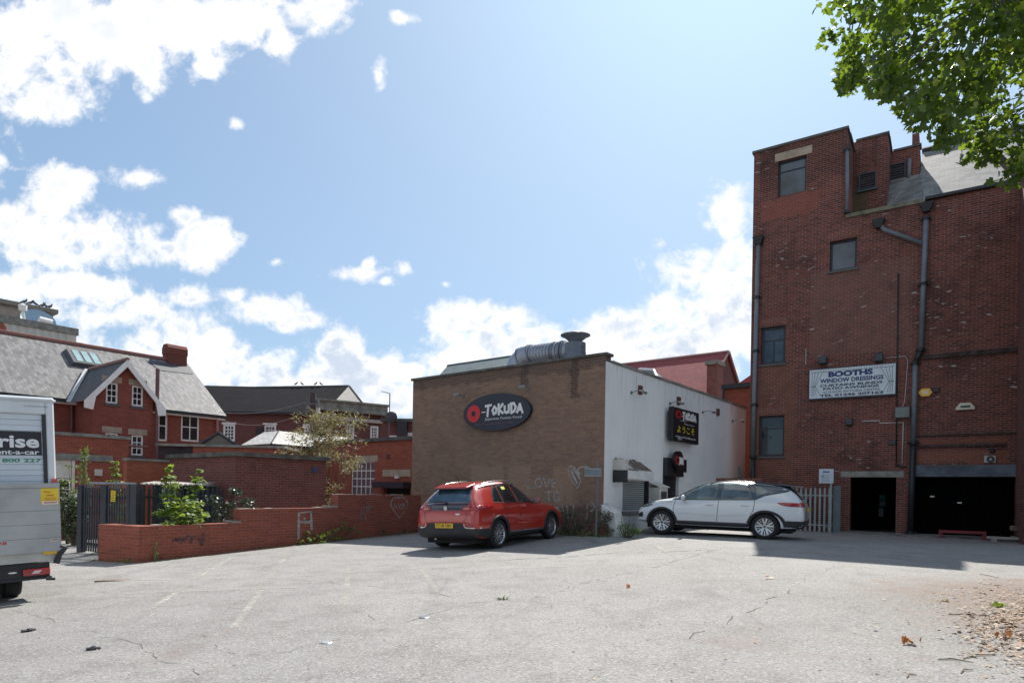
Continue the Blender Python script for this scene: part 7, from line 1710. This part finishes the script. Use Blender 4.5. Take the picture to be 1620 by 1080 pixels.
def cluster(mb, c, r, n, size, rnd, shape, up=.5):
    for _ in range(n):
        v = Vector((rnd.gauss(0, 1), rnd.gauss(0, 1), rnd.gauss(0, 1))); v = v.normalized() * (rnd.random() ** .45)
        leaf(mb, Vector(c) + Vector((v.x * r[0], v.y * r[1], v.z * r[2])), size, rnd, shape, up)
bark = pmat('bark', (.10, .085, .065), .9, var=.35, nscale=6, bump=.4); stem = pmat('green_stem', (.10, .12, .05), .7, var=.3); drystem = pmat('dry_stem', (.20, .15, .10), .8, var=.3)
# ---- the tree whose crown hangs into the top right corner
rnd = random.Random(21)
tr_b = Vector((8.8, 8.2, gz(8.8, 8.2))); TRF = Frame(tr_b.x, tr_b.y, 0, tr_b.z)
tree = thing('broadleaf_tree', 'broadleaf tree with backlit yellow-green leaves hanging into the top right corner', 'tree', TRF)
def loc(v): return Vector((v.x - tr_b.x, v.y - tr_b.y, v.z))
poly = [(1330, -80), (1303, 35), (1308, 60), (1325, 70), (1298, 112), (1318, 118), (1345, 145), (1385, 140), (1425, 165), (1440, 200), (1475, 205), (1500, 235), (1520, 260), (1545, 262), (1575, 300), (1600, 292), (1640, 265), (1760, 300), (1900, 220), (1950, -100), (1800, -330), (1450, -300)]
cr = MB(); tw = MB(); cents = []
tries = 0
while len(cents) < 500 and tries < 12000:
    tries += 1
    px, py = rnd.uniform(1290, 1950), rnd.uniform(-330, 305)
    if not ptin(px, py, poly): continue
    Y = rnd.uniform(6.4, 10.4); p = at(px, py, Y)
    if noise.noise(p * 1.15 + Vector((3, 1, 7))) < -.20: continue
    e = min(Vector((px - q[0], py - q[1])).length for q in poly)
    cents.append((p, e))
for p, e in cents:
    r = .16 + min(.22, e / 700); n = 30 if p.x < 9 else 16
    cluster(cr, loc(p), (r, r, r * .8), int(n * 1.35), .088, rnd, MAPLE, .35)
fol = cr.build('foliage', leafmat('tree_leaf', (.012, .034, .006), (.038, .078, .010), (.36, .54, .03), .38, rough=.45, c3=(.20, .24, .03), f3=.10), tree)  # c3 colours a share of leaves lime to paint in sunlit foliage
trunk = MB(); top = Vector((-.3, -.1, tr_b.z + 3.4))
trunk.tube([(0, 0, tr_b.z - .1), (.03, 0, tr_b.z + .5), (-.05, .05, tr_b.z + 1.8), tuple(top), (-.5, 0, tr_b.z + 5.2), (-.7, .2, tr_b.z + 7.5), (-.8, .2, tr_b.z + 9.5)], [.34, .27, .24, .22, .17, .10, .03], 12)
trunk.build('trunk', bark, tree, smooth=True)
br = MB(); limbs = []
for i in range(11):
    c = rnd.choice(cents)[0]; a = Vector((-.45, 0, tr_b.z + rnd.uniform(3.0, 7.5))); e = loc(c); m_ = a.lerp(e, .5) + Vector((0, 0, rnd.uniform(.2, .6)))
    P = [a, a.lerp(m_, .5) + Vector((0, 0, .12)), m_, m_.lerp(e, .6), e]; br.tube([tuple(q) for q in P], [.09, .07, .05, .03, .012], 7); limbs.append(P)
for c, e in cents[::2]:
    q = loc(c); L = min((l[j] for l in limbs for j in range(1, 5)), key=lambda v: (v - q).length)
    if (L - q).length < 2.2: tw.tube([tuple(L), tuple(L.lerp(q, .5) + Vector((0, 0, .06))), tuple(q)], [.014, .009, .004], 5)
br.build('limb', bark, tree, smooth=True); tw.build('twig', bark, tree)
def plant(name, label, cat, base, parts, mat, stemmat=stem, group=None):
    """parts: (centre, radii, n, size, shape, up); stems run from the base to each centre"""
    F_ = Frame(base.x, base.y, 0, base.z); t_ = thing(name, label, cat, F_, group); mb = MB(); sm = MB(); r_ = random.Random(hash(name) % 97 + int(base.x * 10))
    for i_, (c, rr, n, sz, shp, up) in enumerate(parts):
        q = Vector((c.x - base.x, c.y - base.y, c.z)); cluster(mb, q, rr, n, sz, r_, shp, up)
        if len(parts) > 60 and i_ % 3: continue
        b0 = Vector((q.x * .15, q.y * .15, base.z - .03)); md = b0.lerp(q, .55) + Vector((q.x * .12, q.y * .12, 0))
        sm.tube([tuple(b0), tuple(md), tuple(q + Vector((0, 0, rr[2] * .6)))], [.016, .011, .004], 5)
    mb.build('foliage', mat, t_); sm.build('stem', stemmat, t_); return t_
def wp(px, py, v, fr=None): u, z = (fr or WW).front(px, py, v); p = (fr or WW).world(u, v); return Vector((p.x, p.y, z))
lime = leafmat('lime_leaf', (.04, .105, .02), (.14, .21, .035), (.42, .55, .06), .40, c3=(.30, .27, .05), f3=.12)
mid = leafmat('mid_green_leaf', (.045, .11, .025), (.10, .17, .04), (.3, .42, .06), .35)
darkl = leafmat('dark_glossy_leaf', (.018, .035, .018), (.06, .085, .055), (.1, .15, .04), .12, rough=.3, c3=(.22, .25, .19), f3=.12)
dusty = leafmat('dusty_leaf', (.10, .11, .05), (.24, .22, .12), (.35, .32, .12), .35, c3=(.22, .10, .05), f3=.25)
weedm = leafmat('weed_leaf', (.05, .09, .025), (.16, .20, .06), (.35, .42, .08), .4, c3=(.30, .24, .10), f3=.2)
def S3(L, v, shp, sz, up, fr=None): return [(wp(px, py, v + dv, fr), (a, a, b), n, sz, shp, up) for (px, py, dv, a, b, n) in L]
bz_ = wp(285, 838, .75); bz_.z = WW.bz + .35
plant('sycamore_sapling', 'bright lime-green sycamore sapling with two leaders growing over the low red wall', 'sapling', bz_,
      S3([(r_[0], r_[1], r_[2], r_[3] * 1.1, r_[4] * 1.2, int(r_[5] * 1.7)) for r_ in [(268, 742, .3, .10, .06, 8), (266, 755, .3, .16, .08, 16), (272, 768, .3, .20, .10, 26), (268, 782, .3, .18, .10, 22), (316, 745, .3, .07, .06, 7), (314, 758, .3, .14, .08, 14), (308, 772, .3, .18, .1, 22), (300, 786, .2, .16, .1, 18),
          (275, 800, -.1, .30, .10, 44), (300, 800, -.2, .30, .12, 48), (258, 812, -.1, .20, .09, 26), (285, 815, -.35, .34, .10, 54), (315, 815, -.3, .22, .10, 34), (300, 827, -.55, .26, .07, 40), (282, 790, .1, .2, .1, 24), (270, 828, -.5, .22, .06, 26)]], .75, MAPLE, .115, 1.3), lime)
bz_ = wp(365, 838, 1.1); bz_.z = WW.bz + .35
plant('evergreen_bush', 'dark glossy evergreen bush with pale leaf edges in the corner behind the low wall', 'shrub', bz_,
      S3([(372, 778, .1, .20, .14, 70), (390, 792, 0, .24, .14, 80), (360, 800, 0, .34, .2, 120), (345, 815, 0, .3, .16, 90), (335, 790, .2, .3, .16, 70), (378, 815, 0, .3, .14, 90), (402, 800, 0, .12, .08, 26)], .95, ROUND, .085, .4), darkl)
# wild shrub behind the brick shed
shp_ = at(505, 800, 22.3); bz_ = Vector((shp_.x, shp_.y, gz(shp_.x, shp_.y)))
rb_ = random.Random(9); L = []
for i in range(85):
    a = rb_.random(); px = 505 + rb_.gauss(0, 26); py = 745 - rb_.random() ** .8 * 90
    if py < 700: px = 510 + rb_.gauss(0, 26)
    px = min(572, max(448, px)); L.append((at(px, py, 22.3 + rb_.gauss(0, .5)), (.30, .30, .20), 46, .125, LANCE, .5))
L += [(at(px, py, 22.4), (.26, .26, .18), 50, .12, LANCE, .5) for px, py in ((448, 714), (462, 712), (478, 718), (520, 775), (525, 790), (535, 770), (550, 745), (560, 725), (500, 700), (518, 655), (522, 665), (497, 668), (510, 760), (540, 700))]
plant('wild_buddleia', 'tall straggly dusty-leaved shrub rising behind the corner of the brick shed', 'shrub', bz_, L, dusty, drystem)
# gate side plants
bz_ = G(186, 884)
plant('weed_clump', 'leggy weeds growing against the foot of the dark gate beside the low wall end', 'plant', bz_,
      [(at(px, py, bz_.y + dy), (.10, .10, .12), n, .07, LANCE, .4) for px, py, dy, n in ((190, 868, 0, 30), (178, 874, 0, 26), (196, 850, .1, 26), (188, 835, .15, 20), (200, 862, 0, 26), (180, 858, .1, 18), (192, 815, .2, 14), (168, 880, 0, 16), (200, 880, -.1, 26), (186, 880, -.1, 26))], mid)
p_ = at(118, 845, 19.5); bz_ = Vector((p_.x, p_.y, gz(p_.x, p_.y)))
rr2 = random.Random(4)
plant('dark_hedge', 'dark overgrown hedge in the shade behind the van and gate', 'hedge', bz_,
      [(at(rr2.uniform(96, 130), rr2.uniform(785, 845), 19.5 + rr2.uniform(-.3, .6)), (.3, .3, .25), 40, .08, ROUND, .3) for _ in range(34)], leafmat('shade_leaf', (.02, .04, .012), (.035, .06, .02), (.08, .12, .03), .2), drystem)
p_ = at(134, 800, 20.5); bz_ = Vector((p_.x, p_.y, gz(p_.x, p_.y)))
plant('climbing_ivy', 'dark green climber growing up the annexe wall beside the window', 'climber', bz_,
      [(at(134 + rr2.gauss(0, 3.5) - (py - 700) * .04, py, 21.2), (.14, .10, .16), 26, .07, ROUND, .3) for py in range(712, 805, 5)] + [(at(px, py, 20.8), (.16, .1, .05), 9, .11, ROUND, 1.2) for px, py in ((124, 738), (127, 755), (108, 737), (130, 770), (118, 790))], mid, drystem)
p_ = at(108, 800, 20.2); bz_ = Vector((p_.x, p_.y, gz(p_.x, p_.y)))
plant('variegated_shrub', 'light-leaved shrub in front of the lattice-barred annexe window', 'shrub', bz_,
      [(at(rr2.uniform(96, 122), rr2.uniform(760, 802), 20.2 + rr2.uniform(-.1, .2)), (.12, .12, .08), 12, .10, ROUND, 1.0) for _ in range(26)], leafmat('pale_leaf', (.05, .11, .03), (.16, .2, .07), (.3, .4, .1), .35, c3=(.38, .40, .26), f3=.22))
p_ = at(183, 800, 19.8); bz_ = Vector((p_.x, p_.y, gz(p_.x, p_.y)))
plant('tall_young_plant', 'slender light green plant standing up behind the yellow gate notice', 'sapling', bz_,
      [(at(px, py, 19.8), (.12, .12, .06), 14, .12, ROUND, 1.3) for px, py in ((183, 730), (184, 740), (180, 748), (186, 752), (178, 760), (188, 762), (184, 775), (195, 782), (180, 800), (197, 800), (190, 815))], lime)
# weeds by the low wall: patch plants
bz_ = wp(500, 858, -.25); bz_.z = gz(bz_.x, bz_.y)
plant('bramble_patch', 'sprawling yellow-green bramble along the foot of the stepped red wall', 'plant', bz_,
      S3([(478, 857, 0, .12, .06, 24), (490, 852, 0, .16, .08, 40), (505, 848, 0, .16, .08, 40), (515, 843, 0, .15, .08, 34), (528, 838, 0, .14, .08, 26), (540, 833, 0, .14, .08, 26), (553, 836, 0, .14, .08, 26), (565, 842, 0, .12, .06, 20), (545, 826, 0, .08, .10, 14), (486, 842, .1, .08, .1, 12), (532, 850, -.1, .16, .04, 22), (508, 857, -.1, .2, .04, 26)], -.2, ROUND, .075, .9), lime)
bz_ = wp(246, 885, -.12); bz_.z = gz(bz_.x, bz_.y)
plant('wall_weed', 'thin spotted weed growing against the left end of the low red wall', 'plant', bz_, S3([(246, 866, 0, .06, .06, 12), (244, 875, 0, .08, .06, 16), (249, 880, 0, .07, .05, 14), (247, 858, 0, .04, .04, 7)], -.1, LANCE, .06, .6), mid)
bz_ = wp(604, 838, -.15); bz_.z = gz(bz_.x, bz_.y)
plant('wall_weed', 'dark upright weed against the low wall below the heart graffiti', 'plant', bz_, S3([(603, 838, 0, .12, .10, 30), (601, 828, 0, .06, .08, 10), (612, 840, 0, .12, .06, 20), (640, 838, 0, .2, .04, 26), (656, 837, 0, .16, .04, 20)], -.12, LANCE, .07, .5), leafmat('shade_weed', (.03, .05, .02), (.06, .08, .03), (.1, .14, .04), .25))
def kp3(px, py, v): u, z = K.front(px, py, v); p = K.world(u, v); return Vector((p.x, p.y, z))
dkw = leafmat('grey_weed', (.04, .055, .03), (.10, .11, .065), (.14, .17, .06), .25, c3=(.14, .11, .07), f3=.25)
bz_ = kp3(915, 842, -.35); bz_.z = gz(bz_.x, bz_.y)
plant('tall_weeds', 'tall grey-green weeds against the brown brick wall round the sign post', 'plant', bz_,
      [(kp3(rr2.uniform(882, 966), rr2.uniform(808, 842), -.3 + rr2.uniform(-.15, .15)), (.13, .1, .12), 34, .065, LANCE, .2) for _ in range(62)] + [(kp3(rr2.uniform(885, 940), rr2.uniform(785, 812), -.25), (.05, .05, .12), 9, .05, LANCE, .2) for _ in range(16)], dkw, drystem)
bz_ = kp3(992, 842, -.5); bz_.z = gz(bz_.x, bz_.y)
plant('green_weeds', 'low green weeds before the white shuttered corner by the nose of the white car', 'plant', bz_,
      [(kp3(rr2.uniform(975, 1012), rr2.uniform(830, 843), -.6 + rr2.uniform(-.15, .15)), (.12, .1, .06), 30, .06, LANCE, .4) for _ in range(16)] + [(kp3(px, py, -.5), (.05, .05, .1), 10, .05, LANCE, .2) for px, py in ((983, 822), (980, 832), (995, 824))], mid, stem)
g_ = G(796, 948); plant('ground_weed', 'tiny green weed growing alone out of a crack in the tarmac', 'plant', g_, [(g_ + Vector((dx, 0, .02)), (.05, .04, .02), 9, .05, LANCE, 1.0) for dx in (-.06, 0, .06)], mid)
# fringe of grass and small weeds along wall feet: nobody could count it
gr = MB(); r5 = random.Random(12)
def fringe(pts, dens, h, w=.10):
    for a, b in zip(pts[:-1], pts[1:]):
        n = int((b - a).length * dens)
        for _ in range(n):
            if noise.noise((a.lerp(b, _ / max(1, n))) * .9) < -.12: continue
            p = a.lerp(b, r5.random()) + Vector((r5.gauss(0, w), r5.gauss(0, w), 0)); p.z = gz(p.x, p.y)
            d = Vector((r5.gauss(0, .35), r5.gauss(0, .35), 1)).normalized(); s_ = Vector((r5.gauss(0, 1), r5.gauss(0, 1), 0)).normalized() * .006; k = h * r5.uniform(.3, 1.3)
            gr.add([tuple(p - s_), tuple(p + s_), tuple(p + d * k + Vector((d.x, d.y, 0)) * k * .5)], [(0, 1, 2)])
            if r5.random() < .25: leaf(gr, p + Vector((0, 0, .01)), .05, r5, ROUND, 1.5)
Wp = lambda u, v: (lambda q: Vector((q.x, q.y, 0)))(WW.world(u, v)); Kp = lambda u, v: (lambda q: Vector((q.x, q.y, 0)))(K.world(u, v)); Tp = lambda u, v: (lambda q: Vector((q.x, q.y, 0)))(W0.world(u, v))
fringe([Wp(0, -.06), Wp(uEnd, -.06)], 70, .07, .05); fringe([Wp(0, 1.3), Wp(-.05, 0)], 120, .14, .1)
fringe([Wp(2.5, -.15), Wp(uEnd, -.12)], 40, .06, .08)
fringe([Kp(LK, -.08), Kp(-1.5, -.1)], 60, .08, .06); fringe([Kp(-2.6, -.15), Kp(.4, -.45)], 260, .16, .12)
fringe([Kp(.25, .5), Kp(.12, 4.0)], 60, .12, .05)
fringe([Tp(.3, -.5), Tp(4.6, -.5)], 70, .12, .1); fringe([Tp(7.2, -.45), Tp(9.2, -.55)], 200, .10, .14); fringe([Tp(5.5, -.3), Tp(11.5, -.7)], 40, .05, .2)
fringe([G(150, 886), G(196, 886)], 300, .12, .10)
tag(gr.build('weed_fringe', weedm, bz=0), kind='stuff')
# ---- fallen leaves and grit
lf_ = MB(); r6 = random.Random(31)
dens = [(1600, 1000, 60, 45, 800), (1560, 985, 50, 25, 380), (1615, 960, 50, 30, 460), (1570, 935, 60, 14, 160), (1640, 1030, 50, 40, 200), (1490, 950, 60, 20, 60), (1700, 960, 80, 60, 250)]
def litter(p, s): 
    q = Vector((p.x, p.y, gz(p.x, p.y) + .006 + r6.random() * .012)); leaf(lf_, q, s, r6, r6.choice((ROUND, MAPLE, LANCE)), 2.6, 0, Vector((r6.gauss(0, 1), r6.gauss(0, 1), .1)))
for cx_, cy_, sx, sy, n in dens:
    for _ in range(n): px, py = cx_ + r6.gauss(0, sx * .6), cy_ + r6.gauss(0, sy * .6); py = max(905, py); litter(G(px, py), r6.uniform(.02, .05))
for _ in range(330): px, py = r6.uniform(0, 1620), 890 + r6.random() ** 1.3 * 190; litter(G(px, py), r6.uniform(.008, .028))
for _ in range(120): px, py = r6.uniform(900, 1620), 940 + r6.random() * 140; litter(G(px, py), r6.uniform(.012, .03))
litm = leafmat('litter_leaf', (.17, .10, .055), (.42, .34, .24), (.3, .2, .1), .12, .7, c3=(.38, .16, .05), f3=.14)
tag(lf_.build('fallen_leaves', litm, bz=0), kind='stuff')
tg = MB()
for a, b in (((1484, 1043), (1540, 1048)), ((1500, 972), (1575, 975)), ((1550, 908), (1580, 914)), ((1435, 1072), (1450, 1068)), ((1524, 1042), (1576, 1036)), ((1520, 1065), (1540, 1060))):
    p, q = G(*a), G(*b); m_ = p.lerp(q, .5) + Vector((0, .04, .012)); tg.tube([tuple(p + Vector((0, 0, .006))), tuple(m_), tuple(q + Vector((0, 0, .006)))], [.004, .006, .003], 5)
tag(tg.build('fallen_twigs', drystem, bz=0), kind='stuff')
def bigleaf(px, py, size, mat, label, n=1, curl=1.0):
    g_ = G(px, py); F_ = Frame(g_.x, g_.y, 0, g_.z); mb = MB(); r_ = random.Random(px)
    for i in range(n): leaf(mb, Vector((r_.uniform(-.04, .04) * n / 2, r_.uniform(-.03, .03), g_.z + .02 + r_.random() * .03)), size, r_, MAPLE, 1.0 * curl, 0)
    tag(mb.build('fallen_leaf', mat, fr=F_), label, 'leaf')
orl = leafmat('orange_leaf', (.34, .10, .025), (.45, .17, .04), (.5, .2, .05), .25); grl = leafmat('fresh_leaf', (.20, .33, .03), (.3, .42, .05), (.5, .6, .1), .3)
bigleaf(1447, 1019, .075, orl, 'crumpled orange-brown leaf lying alone on the tarmac in the lower right', 5, .3)
bigleaf(1575, 959, .09, grl, 'left of the two fresh yellow-green leaves on the leaf litter', 2); bigleaf(1590, 960, .085, grl, 'right of the two fresh yellow-green leaves on the leaf litter', 2)
bigleaf(1500, 951, .06, leafmat('yellow_leaf', (.5, .38, .08), (.55, .42, .1), (.5, .4, .1), .2), 'small yellow leaf left of the leaf litter', 2)
bigleaf(1592, 1010, .06, orl, 'reddish-brown curled leaf at the edge of the leaf litter', 4, .3)
bigleaf(1216, 915, .06, orl, 'tiny red-brown leaf on sunlit tarmac right of the middle', 2, .3)
bigleaf(988, 929, .06, orl, 'small orange leaf on sunlit tarmac below the white car', 2, .5)
bigleaf(1391, 997, .05, grl, 'small green leaf lying near the orange-brown leaf', 1)
# small ground fittings and scraps
def disc(nm, px, py, r, h, mat, label, cat, n=20, sx=1):
    g_ = G(px, py); F_ = Frame(g_.x, g_.y, .3, g_.z - .002); tag(MB(lambda a, b, c: (a * sx, b, c)).lathe([(r, 0), (r, h * .6), (r * .85, h), (.001, h)], (0, 0, g_.z - .002), n, 'z').build(nm, mat, fr=F_, bz=g_.z - .002), label, cat)
disc('metal_stud', 671, 976, .06, .012, pmat('cap_grey', (.20, .22, .25), .4, .6), 'small round blue-grey metal cap set in the tarmac, the farther one', 'cap')
disc('metal_stud', 517, 1016, .055, .012, pmat('cap_pale', (.36, .38, .40), .4, .4), 'small round pale metal cap set in the tarmac, the nearer one', 'cap')
g_ = G(188, 917); F_ = Frame(g_.x, g_.y, R(5), g_.z); mb = MB()
dc = thing('drain_grate', 'worn rusty drain grate in the tarmac in front of the low wall end', 'drain', F_)
MB().box(-.32, .32, -.16, .16, g_.z - .03, g_.z + .006).build('frame', pmat('rusty_iron', (.16, .12, .10), .8, .3, var=.4, nscale=8), dc, bz=g_.z)
for i in range(12): mb.box(-.27 + i * .048, -.25 + i * .048, -.12, .12, g_.z + .0065, g_.z + .012)
mb.build('grating', pmat('grate_pale', (.30, .27, .24), .7, .3, var=.4, nscale=14), dc, bz=g_.z)
for px, py, s in ((45, 998, .05), (148, 1027, .045)):
    g_ = G(px, py); F_ = Frame(g_.x, g_.y, px, g_.z); mb = MB(); mb.box(-s * 1.3, s * 1.3, -s * .5, s * .5, g_.z, g_.z + .025); mb.box(-s * .3, s * .6, -s * .9, s * .2, g_.z + .001, g_.z + .035)
    tag(mb.build('debris_scrap', pmat('scrap_dark', (.06, .06, .065), .7, var=.5, nscale=20), fr=F_, bz=g_.z, bevel=.006, wobble=.01), 'flat dark scrap on the tarmac at the lower left edge' if px < 100 else 'dark crumpled scrap on the tarmac near the lower left corner', 'scrap')
# birds and other life are on the roofs only
